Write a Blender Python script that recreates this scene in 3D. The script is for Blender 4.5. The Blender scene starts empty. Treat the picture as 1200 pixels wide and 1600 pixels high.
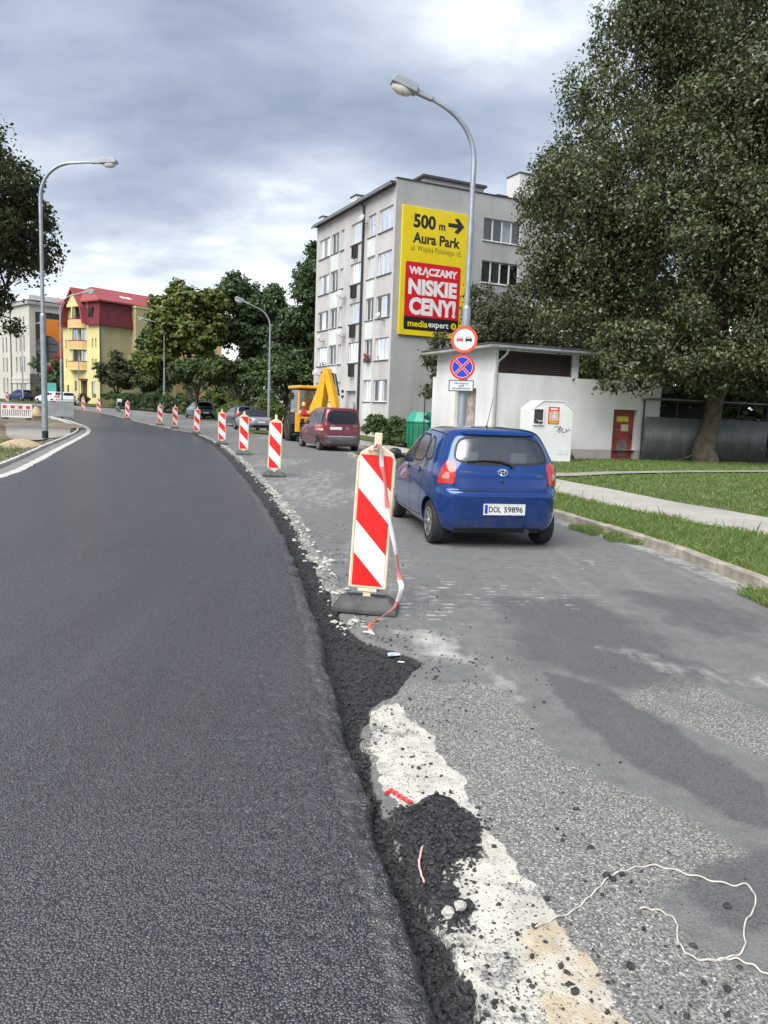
import bpy, bmesh, math, random
import numpy as np
from mathutils import Vector, Matrix
from mathutils.bvhtree import BVHTree
R = math.radians
random.seed(7); rng = np.random.default_rng(7)
scene = bpy.context.scene
C = scene.collection

# ------------------------------------------------------------------ camera
EYE = 1.68; FPX = 1202.0
PITCH = math.atan((800 - 643) / FPX); ROLL = R(2.1)
cam = bpy.data.cameras.new('Camera'); camo = bpy.data.objects.new('Camera', cam); C.objects.link(camo)
cam.sensor_fit = 'VERTICAL'; cam.sensor_height = 32.0; cam.lens = FPX / 1600 * 32.0
cam.clip_start = 0.05; cam.clip_end = 4000
_f = Vector((0, math.cos(PITCH), -math.sin(PITCH))); _u0 = Vector((0, math.sin(PITCH), math.cos(PITCH))); _r0 = Vector((1, 0, 0))
_r = math.cos(ROLL) * _r0 + math.sin(ROLL) * _u0; _u = -math.sin(ROLL) * _r0 + math.cos(ROLL) * _u0
camo.matrix_world = Matrix(((_r.x, _u.x, -_f.x, 0), (_r.y, _u.y, -_f.y, 0), (_r.z, _u.z, -_f.z, EYE), (0, 0, 0, 1)))
scene.camera = camo

# ------------------------------------------------------------------ sky, sun, exposure
SUN_EL, SUN_AZ = R(50), R(-146)          # azimuth from +Y towards +X
world = bpy.data.worlds.new('World'); scene.world = world; world.use_nodes = True
wn, wl = world.node_tree.nodes, world.node_tree.links
wn.clear()
def WN(t, **k):
    n = wn.new(t)
    for a, b in k.items(): setattr(n, a, b)
    return n
w_out = WN('ShaderNodeOutputWorld'); w_mix = WN('ShaderNodeMixShader')
sky = WN('ShaderNodeTexSky', sky_type='NISHITA', sun_disc=False, sun_elevation=SUN_EL, sun_rotation=SUN_AZ, air_density=1.0, dust_density=2.0)
bg1 = WN('ShaderNodeBackground'); bg1.inputs[1].default_value = 0.12
wl.new(sky.outputs[0], bg1.inputs[0])
tc = WN('ShaderNodeTexCoord'); sep = WN('ShaderNodeSeparateXYZ'); wl.new(tc.outputs['Generated'], sep.inputs[0])
def wmath(op, a, b=None, clamp=False):
    n = WN('ShaderNodeMath', operation=op, use_clamp=clamp)
    for i, x in enumerate((a, b)):
        if x is None: continue
        if isinstance(x, (int, float)): n.inputs[i].default_value = x
        else: wl.new(x, n.inputs[i])
    return n.outputs[0]
zz = wmath('ADD', wmath('MAXIMUM', sep.outputs[2], 0.0), 0.30)
cx = wmath('DIVIDE', sep.outputs[0], zz); cy = wmath('DIVIDE', sep.outputs[1], zz)
cmb = WN('ShaderNodeCombineXYZ'); wl.new(cx, cmb.inputs[0]); wl.new(cy, cmb.inputs[1])
def wnoise(scale, detail, rough, rot, sx, sy, off, dist=0.0):
    mp = WN('ShaderNodeMapping'); mp.inputs['Rotation'].default_value = (0, 0, rot); mp.inputs['Scale'].default_value = (sx, sy, 1); mp.inputs['Location'].default_value = (off, off * .7, off)
    wl.new(cmb.outputs[0], mp.inputs[0])
    n = WN('ShaderNodeTexNoise'); n.inputs['Scale'].default_value = scale; n.inputs['Detail'].default_value = detail; n.inputs['Roughness'].default_value = rough; n.inputs['Distortion'].default_value = dist
    wl.new(mp.outputs[0], n.inputs[0]); return n.outputs[0]
n1 = wnoise(1.25, 7, .50, R(-22), 0.70, 1.20, 1.9, 0.1)
n2 = wnoise(3.0, 9, .55, R(-18), 0.85, 1.20, 9.1, 0.12)
cl = wmath('ADD', wmath('MULTIPLY', n1, 0.68), wmath('MULTIPLY', n2, 0.38))
# thinner, brighter cloud deck towards the horizon
cl = wmath('ADD', cl, wmath('MULTIPLY', wmath('SUBTRACT', 0.40, sep.outputs[2]), 0.26))
cr = WN('ShaderNodeValToRGB'); wl.new(cl, cr.inputs[0])
e = cr.color_ramp.elements
e[0].position = .41; e[0].color = (.180, .220, .300, 1)
e[1].position = .665; e[1].color = (.68, .72, .755, 1)
for p, c in ((.47, (.245, .29, .37, 1)), (.53, (.32, .365, .445, 1)), (.60, (.45, .495, .56, 1))):
    x = e.new(p); x.color = c
bg2 = WN('ShaderNodeBackground'); bg2.inputs[1].default_value = 1.12; wl.new(cr.outputs[0], bg2.inputs[0])
w_mix.inputs[0].default_value = 0.93
wl.new(bg1.outputs[0], w_mix.inputs[1]); wl.new(bg2.outputs[0], w_mix.inputs[2]); wl.new(w_mix.outputs[0], w_out.inputs[0])
sun = bpy.data.lights.new('Sun', 'SUN'); sun.energy = 3.9; sun.angle = R(58); sun.color = (1, .965, .91)
suno = bpy.data.objects.new('Sun', sun); C.objects.link(suno)
sd = Vector((math.sin(SUN_AZ) * math.cos(SUN_EL), math.cos(SUN_AZ) * math.cos(SUN_EL), math.sin(SUN_EL)))
suno.rotation_euler = sd.to_track_quat('Z', 'Y').to_euler()
vs = scene.view_settings
vs.view_transform = 'Standard'; vs.look = 'None'; vs.exposure = 0.62; vs.gamma = 1.0; vs.use_curve_mapping = False

# ------------------------------------------------------------------ helpers
def terrain(y):
    return min(1.5, 0.026 * 8 * math.log1p(math.exp((max(-200, min(y, 300)) - 52) / 8)))
def terrain_np(y):
    return np.minimum(1.5, 0.026 * 8 * np.log1p(np.exp((np.clip(y, -200, 300) - 52) / 8)))
def site(px, py, z=0.0):
    "survey point: where the sight line through a photo pixel meets the plane at height z"
    d = _f + _r * ((px - 600) / FPX) + _u * ((800 - py) / FPX)
    k = (z - EYE) / d.z
    return (d.x * k, d.y * k)
def tag(o, label=None, cat=None, group=None, kind=None):
    if label: o['label'] = label
    if cat: o['category'] = cat
    if group: o['group'] = group
    if kind: o['kind'] = kind
    return o
def thing(name, label, cat, loc=(0, 0, 0), rz=0.0, group=None):
    o = bpy.data.objects.new(name, None); C.objects.link(o); o.empty_display_size = .2
    o.location = loc; o.rotation_euler = (0, 0, rz)
    return tag(o, label, cat, group)
def link(name, me, m=None, parent=None):
    o = bpy.data.objects.new(name, me); C.objects.link(o)
    if m is not None and not me.materials: me.materials.append(m)
    o.parent = parent
    return o
def copy_tree(o, parent=None):
    c = o.copy(); C.objects.link(c); c.parent = parent
    for ch in o.children: copy_tree(ch, c)
    return c
class MB:
    def __init__(s): s.v = []; s.f = []
    def add(s, vs_, fs, M=None):
        o = len(s.v)
        s.v += [tuple(M @ Vector(v)) for v in vs_] if M is not None else [tuple(v) for v in vs_]
        s.f += [tuple(i + o for i in f) for f in fs]
        return s
    def box(s, x0, x1, y0, y1, z0, z1, M=None):
        return s.add([(x0, y0, z0), (x1, y0, z0), (x1, y1, z0), (x0, y1, z0), (x0, y0, z1), (x1, y0, z1), (x1, y1, z1), (x0, y1, z1)],
                     [(0, 3, 2, 1), (4, 5, 6, 7), (0, 1, 5, 4), (1, 2, 6, 5), (2, 3, 7, 6), (3, 0, 4, 7)], M)
    def tube(s, pts, rad, n=10, caps=True, M=None):
        pts = [Vector(p) for p in pts]
        if isinstance(rad, (int, float)): rad = [rad] * len(pts)
        vv = []; ff = []; ref = None
        for i, p in enumerate(pts):
            t = (pts[min(i + 1, len(pts) - 1)] - pts[max(i - 1, 0)]).normalized()
            if ref is None: ref = Vector((1, 0, 0)) if abs(t.x) < .8 else Vector((0, 1, 0))
            a = t.cross(ref).normalized(); b = t.cross(a).normalized(); ref = -b if b.dot(ref) < 0 else b
            b = t.cross(a)
            for k in range(n):
                q = 2 * math.pi * k / n
                vv.append(p + (a * math.cos(q) + b * math.sin(q)) * rad[i])
        for i in range(len(pts) - 1):
            for k in range(n):
                k2 = (k + 1) % n
                ff.append((i * n + k, i * n + k2, (i + 1) * n + k2, (i + 1) * n + k))
        if caps:
            ff.append(tuple(range(n))[::-1]); ff.append(tuple((len(pts) - 1) * n + k for k in range(n)))
        return s.add(vv, ff, M)
    def cyl(s, p0, p1, r0, r1=None, n=14, M=None): return s.tube([p0, p1], [r0, r0 if r1 is None else r1], n, True, M)
    def lathe(s, prof, n=24, M=None):
        "profile of (radius, z) round the z axis"
        vv = []; ff = []
        for r, z in prof:
            for k in range(n):
                q = 2 * math.pi * k / n; vv.append((r * math.cos(q), r * math.sin(q), z))
        for i in range(len(prof) - 1):
            for k in range(n):
                k2 = (k + 1) % n
                ff.append((i * n + k, i * n + k2, (i + 1) * n + k2, (i + 1) * n + k))
        ff.append(tuple(range(n))[::-1]); ff.append(tuple((len(prof) - 1) * n + k for k in range(n)))
        return s.add(vv, ff, M)
    def prism(s, poly, d0, d1, plane='xz', M=None):
        n = len(poly)
        def P(a, b, d): return {'xz': (a, d, b), 'yz': (d, a, b), 'xy': (a, b, d)}[plane]
        vv = [P(a, b, d0) for a, b in poly] + [P(a, b, d1) for a, b in poly]
        ff = [tuple(range(n)), tuple(range(2 * n - 1, n - 1, -1))] + [(i, (i + 1) % n, n + (i + 1) % n, n + i) for i in range(n)]
        return s.add(vv, ff, M)
    def mesh(s, name, smooth=False, angle=35):
        me = bpy.data.meshes.new(name); me.from_pydata(s.v, [], s.f)
        bm = bmesh.new(); bm.from_mesh(me); bmesh.ops.recalc_face_normals(bm, faces=bm.faces); bm.to_mesh(me); bm.free()
        if smooth:
            me.shade_smooth()
            try: me.set_sharp_from_angle(angle=R(angle))
            except Exception: pass
        return me
    def build(s, name, m, parent=None, smooth=False, bevel=0.0, seg=2, angle=35):
        o = link(name, s.mesh(name, smooth, angle), m, parent)
        if bevel:
            b = o.modifiers.new('Bevel', 'BEVEL'); b.width = bevel; b.segments = seg; b.limit_method = 'ANGLE'; b.angle_limit = R(40)
        return o
def np_mesh(name, v, quads=None, tris=None, smooth=True, mat=None):
    me = bpy.data.meshes.new(name)
    v = np.asarray(v, dtype=np.float32); me.vertices.add(len(v)); me.vertices.foreach_set('co', v.ravel())
    loops = []; starts = []; n0 = 0
    idx = quads if quads is not None else tris
    k = idx.shape[1]; nf = len(idx)
    me.loops.add(nf * k); me.loops.foreach_set('vertex_index', idx.astype(np.int32).ravel())
    me.polygons.add(nf); me.polygons.foreach_set('loop_start', np.arange(0, nf * k, k, dtype=np.int32))
    me.polygons.foreach_set('use_smooth', np.full(nf, smooth))
    me.update(calc_edges=True); me.validate()
    if mat is not None: me.materials.append(mat)
    return me
def grid_quads(nr, nc):
    i = np.arange(nr - 1)[:, None] * nc + np.arange(nc - 1)[None, :]
    return np.stack([i, i + 1, i + nc + 1, i + nc], -1).reshape(-1, 4)
def attr(me, name, a):
    at = me.attributes.new(name, 'FLOAT', 'POINT'); at.data.foreach_set('value', np.asarray(a, dtype=np.float32).ravel())
def vnoise(x, y, seed=0):
    ix = np.floor(x).astype(np.int64); iy = np.floor(y).astype(np.int64); fx = x - ix; fy = y - iy
    fx = fx * fx * (3 - 2 * fx); fy = fy * fy * (3 - 2 * fy)
    def h(a, b):
        n = (a * 374761393 + b * 668265263 + seed * 974711) & 0x7fffffff
        n = ((n ^ (n >> 13)) * 1274126177) & 0x7fffffff
        return ((n ^ (n >> 16)) & 0xffff) / 65535.0
    return (h(ix, iy) * (1 - fx) + h(ix + 1, iy) * fx) * (1 - fy) + (h(ix, iy + 1) * (1 - fx) + h(ix + 1, iy + 1) * fx) * fy
def fbm(x, y, oct=4, seed=0, gain=.5):
    a = 1.0; s = 0.0; t = 0.0; f = 1.0
    for k in range(oct):
        s = s + a * vnoise(x * f, y * f, seed + k * 17); t += a; a *= gain; f *= 2.03
    return s / t
def smooth01(x, a, b):
    t = np.clip((x - a) / (b - a), 0, 1); return t * t * (3 - 2 * t)
def sdf(x, y, poly):
    "signed distance, positive inside"
    d = np.full(x.shape, 1e9); ins = np.zeros(x.shape, bool); n = len(poly)
    for i in range(n):
        x0, y0 = poly[i]; x1, y1 = poly[(i + 1) % n]; ex, ey = x1 - x0, y1 - y0
        t = np.clip(((x - x0) * ex + (y - y0) * ey) / (ex * ex + ey * ey + 1e-12), 0, 1)
        d = np.minimum(d, np.hypot(x - x0 - t * ex, y - y0 - t * ey))
        c = ((y0 > y) != (y1 > y)) & (x < (x1 - x0) * (y - y0) / (y1 - y0 + 1e-12) + x0)
        ins ^= c
    return np.where(ins, d, -d)
def smooth_curve(pts, n=400):
    "Catmull-Rom through pts, resampled evenly"
    P = np.array(pts, float); P = np.vstack([2 * P[0] - P[1], P, 2 * P[-1] - P[-2]]); out = []
    for i in range(1, len(P) - 2):
        t = np.linspace(0, 1, 30, endpoint=False)[:, None]
        p0, p1, p2, p3 = P[i - 1], P[i], P[i + 1], P[i + 2]
        out.append(.5 * (2 * p1 + (p2 - p0) * t + (2 * p0 - 5 * p1 + 4 * p2 - p3) * t ** 2 + (3 * p1 - p0 - 3 * p2 + p3) * t ** 3))
    out = np.vstack(out + [P[-2][None]])
    s = np.r_[0, np.cumsum(np.linalg.norm(np.diff(out, axis=0), axis=1))]
    return out, s
class Curve2:
    def __init__(s, pts):
        s.p, s.s = smooth_curve(pts); s.len = s.s[-1]
    def at(s, q): return np.stack([np.interp(q, s.s, s.p[:, 0]), np.interp(q, s.s, s.p[:, 1])], -1)
    def tan(s, q, h=.4):
        d = s.at(np.asarray(q) + h) - s.at(np.asarray(q) - h); return d / (np.linalg.norm(d, axis=-1, keepdims=True) + 1e-9)
    def nor(s, q, h=.4):
        t = s.tan(q, h); return np.stack([t[..., 1], -t[..., 0]], -1)      # to the right of travel
    def s_of_y(s, y): return float(np.interp(y, s.p[:, 1], s.s))

# ------------------------------------------------------------------ materials
MATS = {}
class NT:
    def __init__(s, name):
        s.m = bpy.data.materials.new(name); s.m.use_nodes = True; s.n = s.m.node_tree.nodes; s.l = s.m.node_tree.links
        s.bsdf = s.n['Principled BSDF']; s.out = s.n['Material Output']; s.tc = None
    def node(s, t, **k):
        n = s.n.new(t)
        for a, b in k.items(): setattr(n, a, b)
        return n
    def put(s, sock, x):
        if isinstance(x, (int, float)): sock.default_value = x
        elif isinstance(x, tuple): sock.default_value = x if len(x) == len(sock.default_value) else (*x, 1)
        else: s.l.new(x, sock)
    def co(s):
        if s.tc is None: s.tc = s.node('ShaderNodeTexCoord')
        return s.tc.outputs['Object']
    def mapped(s, scale=(1, 1, 1), rot=(0, 0, 0), loc=(0, 0, 0)):
        m = s.node('ShaderNodeMapping'); m.inputs['Scale'].default_value = scale; m.inputs['Rotation'].default_value = rot; m.inputs['Location'].default_value = loc
        s.l.new(s.co(), m.inputs[0]); return m.outputs[0]
    def noise(s, scale, detail=4, rough=.55, vec=None, dist=0.0):
        n = s.node('ShaderNodeTexNoise'); n.inputs['Scale'].default_value = scale; n.inputs['Detail'].default_value = detail; n.inputs['Roughness'].default_value = rough; n.inputs['Distortion'].default_value = dist
        s.l.new(vec if vec is not None else s.co(), n.inputs[0]); return n.outputs[0]
    def voro(s, scale, vec=None, feature='F1', out='Distance', rand=1.0):
        n = s.node('ShaderNodeTexVoronoi', feature=feature); n.inputs['Scale'].default_value = scale; n.inputs['Randomness'].default_value = rand
        s.l.new(vec if vec is not None else s.co(), n.inputs[0]); return n.outputs[out]
    def math(s, op, a, b=0.0, clamp=False):
        n = s.node('ShaderNodeMath', operation=op, use_clamp=clamp); s.put(n.inputs[0], a); s.put(n.inputs[1], b); return n.outputs[0]
    def ramp(s, fac, stops, interp='LINEAR'):
        n = s.node('ShaderNodeValToRGB'); n.color_ramp.interpolation = interp; e = n.color_ramp.elements
        while len(e) < len(stops): e.new(.5)
        for x, (p, c) in zip(e, stops): x.position = p; x.color = (c, c, c, 1) if isinstance(c, (int, float)) else (*c[:3], 1)
        s.put(n.inputs[0], fac); return n.outputs[0]
    def step(s, fac, a, b):
        n = s.node('ShaderNodeMapRange', interpolation_type='SMOOTHSTEP'); s.put(n.inputs[0], fac); n.inputs[1].default_value = a; n.inputs[2].default_value = b; return n.outputs[0]
    def mix(s, fac, a, b, mode='MIX'):
        n = s.node('ShaderNodeMix', data_type='RGBA', blend_type=mode); s.put(n.inputs[0], fac); s.put(n.inputs[6], a); s.put(n.inputs[7], b); return n.outputs[2]
    def at(s, name): return s.node('ShaderNodeAttribute', attribute_name=name).outputs['Fac']
    def bump(s, h, strength=.3, dist=.01):
        n = s.node('ShaderNodeBump'); n.inputs['Strength'].default_value = strength; n.inputs['Distance'].default_value = dist
        s.l.new(h, n.inputs['Height']); s.l.new(n.outputs[0], s.bsdf.inputs['Normal']); return n
    def fin(s, col=None, rough=None, metal=None, spec=None, coat=None):
        b = s.bsdf.inputs
        if col is not None: s.put(b['Base Color'], col)
        if rough is not None: s.put(b['Roughness'], rough)
        if metal is not None: s.put(b['Metallic'], metal)
        if spec is not None: s.put(b['Specular IOR Level'], spec)
        if coat is not None: s.put(b['Coat Weight'], coat); b['Coat Roughness'].default_value = .04
        return s.m
def mul(c, k): return tuple(min(1, x * k) for x in c)
def M(name, col, rough=.7, metal=0.0, var=.12, vs=1.6, bump=0.0, bs=40, spec=.5, coat=None, dirt=0.0):
    if name in MATS: return MATS[name]
    t = NT(name)
    n = t.noise(vs, 5, .6)
    c = t.mix(t.step(n, .3, .7), mul(col, 1 - var), mul(col, 1 + var))
    if dirt:
        st = t.noise(1.0, 5, .65, t.mapped((1.6, 1.6, .35)))
        c = t.mix(t.math('MULTIPLY', t.step(st, .45, .78), dirt), c, mul(col, .45))
    if bump: t.bump(t.noise(bs, 4, .6), bump, .01)
    MATS[name] = t.fin(c, rough, metal, spec, coat)
    return MATS[name]
def glass_mat(name, tint=(.55, .62, .60), refl=.10, gr=.02):
    t = NT(name); tr = t.node('ShaderNodeBsdfTransparent'); tr.inputs[0].default_value = (*tint, 1)
    gl = t.node('ShaderNodeBsdfGlossy'); gl.inputs['Roughness'].default_value = gr; gl.inputs[0].default_value = (.95, .97, 1, 1)
    lw = t.node('ShaderNodeFresnel'); lw.inputs[0].default_value = 1.5
    f = t.math('ADD', t.math('MULTIPLY', lw.outputs[0], 1.3), refl, True)
    mx = t.node('ShaderNodeMixShader'); t.l.new(f, mx.inputs[0]); t.l.new(tr.outputs[0], mx.inputs[1]); t.l.new(gl.outputs[0], mx.inputs[2]); t.l.new(mx.outputs[0], t.out.inputs[0])
    MATS[name] = t.m; return t.m
M('white_frame', (.62, .63, .62), .45, var=.06)
M('white_paint', (.72, .73, .72), .5, var=.06, dirt=.15)
M('black_plastic', (.012, .012, .013), .5, var=.2)
M('rubber', (.017, .017, .018), .82, var=.25, vs=12)
M('dark_metal', (.05, .05, .055), .5, .4)
M('galv', (.33, .36, .40), .42, .55, var=.14, vs=3)
M('lamp_grey', (.30, .33, .36), .45, .2, var=.08)
M('concrete', (.33, .32, .295), .9, var=.18, vs=3, bump=.3, bs=60)
M('kerb_old', (.30, .27, .225), .95, var=.3, vs=5, bump=.6, bs=45, dirt=.5)
M('kerb_new', (.50, .49, .46), .85, var=.12, vs=4, bump=.25, bs=60)
M('gutter', (.19, .19, .185), .9, var=.2, vs=3, bump=.3, bs=60)
M('chrome', (.75, .76, .78), .12, 1.0, var=.03)
M('silver', (.45, .46, .47), .3, .8, var=.06)
M('red_glass', (.45, .012, .012), .12, var=.1, coat=1.0)
M('clear_lens', (.40, .20, .17), .15, var=.1, coat=1.0)
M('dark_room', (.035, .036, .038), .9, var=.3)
M('interior', (.13, .13, .135), .85, var=.25, vs=6)
glass_mat('car_glass', (.80, .86, .85), .14, .20); glass_mat('window_glass', (.70, .74, .74), .05); glass_mat('dark_glass', (.10, .11, .12), .02)
# ------------------------------------------------------------------ the lie of the road
EDGE = Curve2([(2.2, -14), (0.95, -4), (.36, .6), (.2, 1.89), (.11, 2.5), (0, 3.08), (-.18, 4.09), (-.38, 5.2), (-.62, 6.6), (-1.09, 9.0), (-1.70, 11.67), (-2.12, 13.4), (-3.43, 18.53), (-6.86, 30.76), (-10.7, 42.2), (-13.0, 46.9), (-20.03, 59.8), (-26.7, 72.0), (-33.8, 81.5), (-46, 91), (-72, 104), (-125, 120)])
LEFT = Curve2([(-6.6, -14), (-6.6, 2), (-7.0, 9), (-7.78, 15.46), (-8.92, 19.72), (-10.94, 26.14), (-13.08, 33.1), (-15.04, 39.15), (-17.43, 45.1), (-20.51, 51.1), (-23.9, 57), (-30, 66), (-38, 75.5), (-51, 85), (-80, 98), (-130, 113)])
RGT = np.array([(4.9, -14), (4.4, 2), (4.1, 6), (3.95, 8), (3.82, 9.5), (3.6, 10.7), (3.2, 12.2), (2.75, 14), (1.55, 18), (-.1, 24), (-1.35, 28.4), (-.95, 29.2), (.35, 29.8), (.25, 31), (-.3, 33), (-1.0, 36), (-3, 42), (-5.6, 50), (-8.5, 57), (-14, 69), (-22, 80), (-33, 90.5), (-60, 104), (-115, 122)], float)
def rx(y): return np.interp(y, RGT[:, 1], RGT[:, 0])
TW = np.array([(-14, .2), (0, .2), (1.9, .16), (2.5, .07), (3.1, .05), (3.8, .09), (4.15, .16), (4.4, .33), (4.75, .52), (5.05, .66), (5.25, .52), (5.5, .30), (6, .19), (7, .18), (9, .2), (12, .26), (20, .34), (40, .45), (130, .5)])

# fresh black asphalt -------------------------------------------------
def asphalt_new():
    t = NT('fresh_asphalt'); co = t.co()
    wv = t.mapped(); vd = t.voro(120, out='Distance'); vd2 = t.voro(250, out='Distance'); vc = t.voro(120, out='Color'); big = t.noise(.55, 4, .6); mid = t.noise(9, 4, .6)
    lane = t.noise(1.0, 4, .6, t.mapped((1.3, .12, 1), (0, 0, R(14))))
    base = t.mix(t.step(big, .3, .7), (.048, .0515, .059), (.066, .070, .079))
    sp = t.node('ShaderNodeSeparateColor'); t.l.new(vc, sp.inputs[0])
    base = t.mix(t.step(sp.outputs[0], .40, 1.0), base, (.115, .120, .133)); base = t.mix(t.step(vd, .38, .62), base, (.010, .0108, .013))
    base = t.mix(t.step(sp.outputs[1], .985, .992), base, (.13, .125, .115))
    base = t.mix(t.math('MULTIPLY', t.step(lane, .55, .75), .35), base, (.075, .078, .084))
    dust = t.at('dust')
    base = t.mix(t.math('MULTIPLY', t.step(t.math('ADD', dust, t.math('MULTIPLY', t.math('SUBTRACT', mid, .5), .7)), .35, .9), .55), base, (.12, .115, .10))
    scuff = t.math('MULTIPLY', t.step(t.noise(1.7, 6, .7, t.mapped((1, .55, 1), (0, 0, R(20)), (7, 3, 0))), .60, .74), t.step(t.noise(30, 4, .7), .40, .65)); base = t.mix(t.math('MULTIPLY', scuff, .35), base, (.13, .125, .105))
    roll = t.noise(1.0, 3, .5, t.mapped((2.6, .05, 1), (0, 0, R(10)), (1, 0, 0))); base = t.mix(t.math('MULTIPLY', t.step(roll, .50, .62), .18), base, (.018, .020, .024))
    h = t.math('ADD', t.math('MULTIPLY', t.math('SUBTRACT', 1.0, vd), 1.0), t.math('ADD', t.math('MULTIPLY', vd2, -.35), t.math('MULTIPLY', mid, .8)))
    t.bump(h, .66, .010)
    return t.fin(base, t.math('ADD', .26, t.math('MULTIPLY', sp.outputs[2], .18)), spec=1.0)
MATS['fresh_asphalt'] = asphalt_new()
def rows_for(curve, ymin=-13, near0=.6, near1=9.5, step=.016, ymax=119):
    y = list(np.linspace(ymin, near0, 24, endpoint=False)); v = near0
    while v < near1: y.append(v); v += step
    d = step
    while v < ymax: y.append(v); d = min(.8, d * 1.03); v += d
    return np.array([curve.s_of_y(q) for q in y]), np.array(y)
sq, sy = rows_for(EDGE)
ep = EDGE.at(sq); en = EDGE.nor(sq, .5)
jag = (fbm(sy * 3.1, sy * 0, 4, 3) - .5) * .075 + (fbm(sy * 17, sy * 0 + 5, 4, 8, .65) - .5) * .055
# rounded, ragged lip of the new layer
prof_t = np.r_[np.linspace(0, .06, 8), np.linspace(.075, .5, 32), np.linspace(.55, 1, 8)[:0]]
lpy = np.interp(sy, LEFT.p[:, 1], LEFT.p[:, 0])
cols = []; zs = []; du = []
for tt in prof_t:
    off = -tt + jag * np.clip(1 - tt / .3, 0, 1)
    p = ep + en * off[:, None]
    z = np.where(tt < .04, -.075 + .120 * np.clip(tt / .04, 0, 1) ** .5, .045 + .006 * np.clip((tt - .04) / .2, 0, 1))
    z = z - (.030 * smooth01(np.full(len(sy), -tt), -.16, -.02)) * smooth01(fbm(sy * 2.4, sy * 0, 4, 5), .42, .62)
    rough = (fbm(p[:, 0] * 55, p[:, 1] * 55, 2, 4) - .5) * (.012 if tt > .16 else .030)
    cols.append(p); zs.append(z + rough * np.clip(12 / np.maximum(sy, 3) - .6, 0, 1)); du.append(np.full(len(sy), max(0, .75 - abs(tt - .11) / .12)))
inner = cols[-1].copy()
lq = np.stack([np.interp(sy, LEFT.p[:, 1], LEFT.p[:, 0]), sy], -1)
# left boundary matched by closest point so that rows stay square to the road
for i in range(len(sy)):
    dd = LEFT.p - inner[i]; j = np.argmin(np.einsum('ij,ij->i', dd, dd)); lq[i] = LEFT.p[j]
lq[:, 0] = np.convolve(np.pad(lq[:, 0], 6, 'edge'), np.ones(13) / 13, 'valid'); lq[:, 1] = np.convolve(np.pad(lq[:, 1], 6, 'edge'), np.ones(13) / 13, 'valid')
for f in np.linspace(0, 1, 26)[1:]:
    p = inner * (1 - f) + lq * f
    cols.append(p); zs.append(np.full(len(sy), .053) + (fbm(p[:, 0] * 1.3, p[:, 1] * 1.3, 3, 9) - .5) * .012); du.append(np.full(len(sy), 0.0))
P = np.stack(cols, 1); Z = np.stack(zs, 1) + terrain_np(P[:, :, 1])
V = np.concatenate([P, Z[..., None]], -1).reshape(-1, 3)
me = np_mesh('new_road', V, grid_quads(len(sy), len(cols))[:, ::-1], mat=MATS['fresh_asphalt']); attr(me, 'dust', np.stack(du, 1))
tag(link('new_road', me), 'freshly laid black asphalt lane sweeping left', kind='structure')

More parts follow.
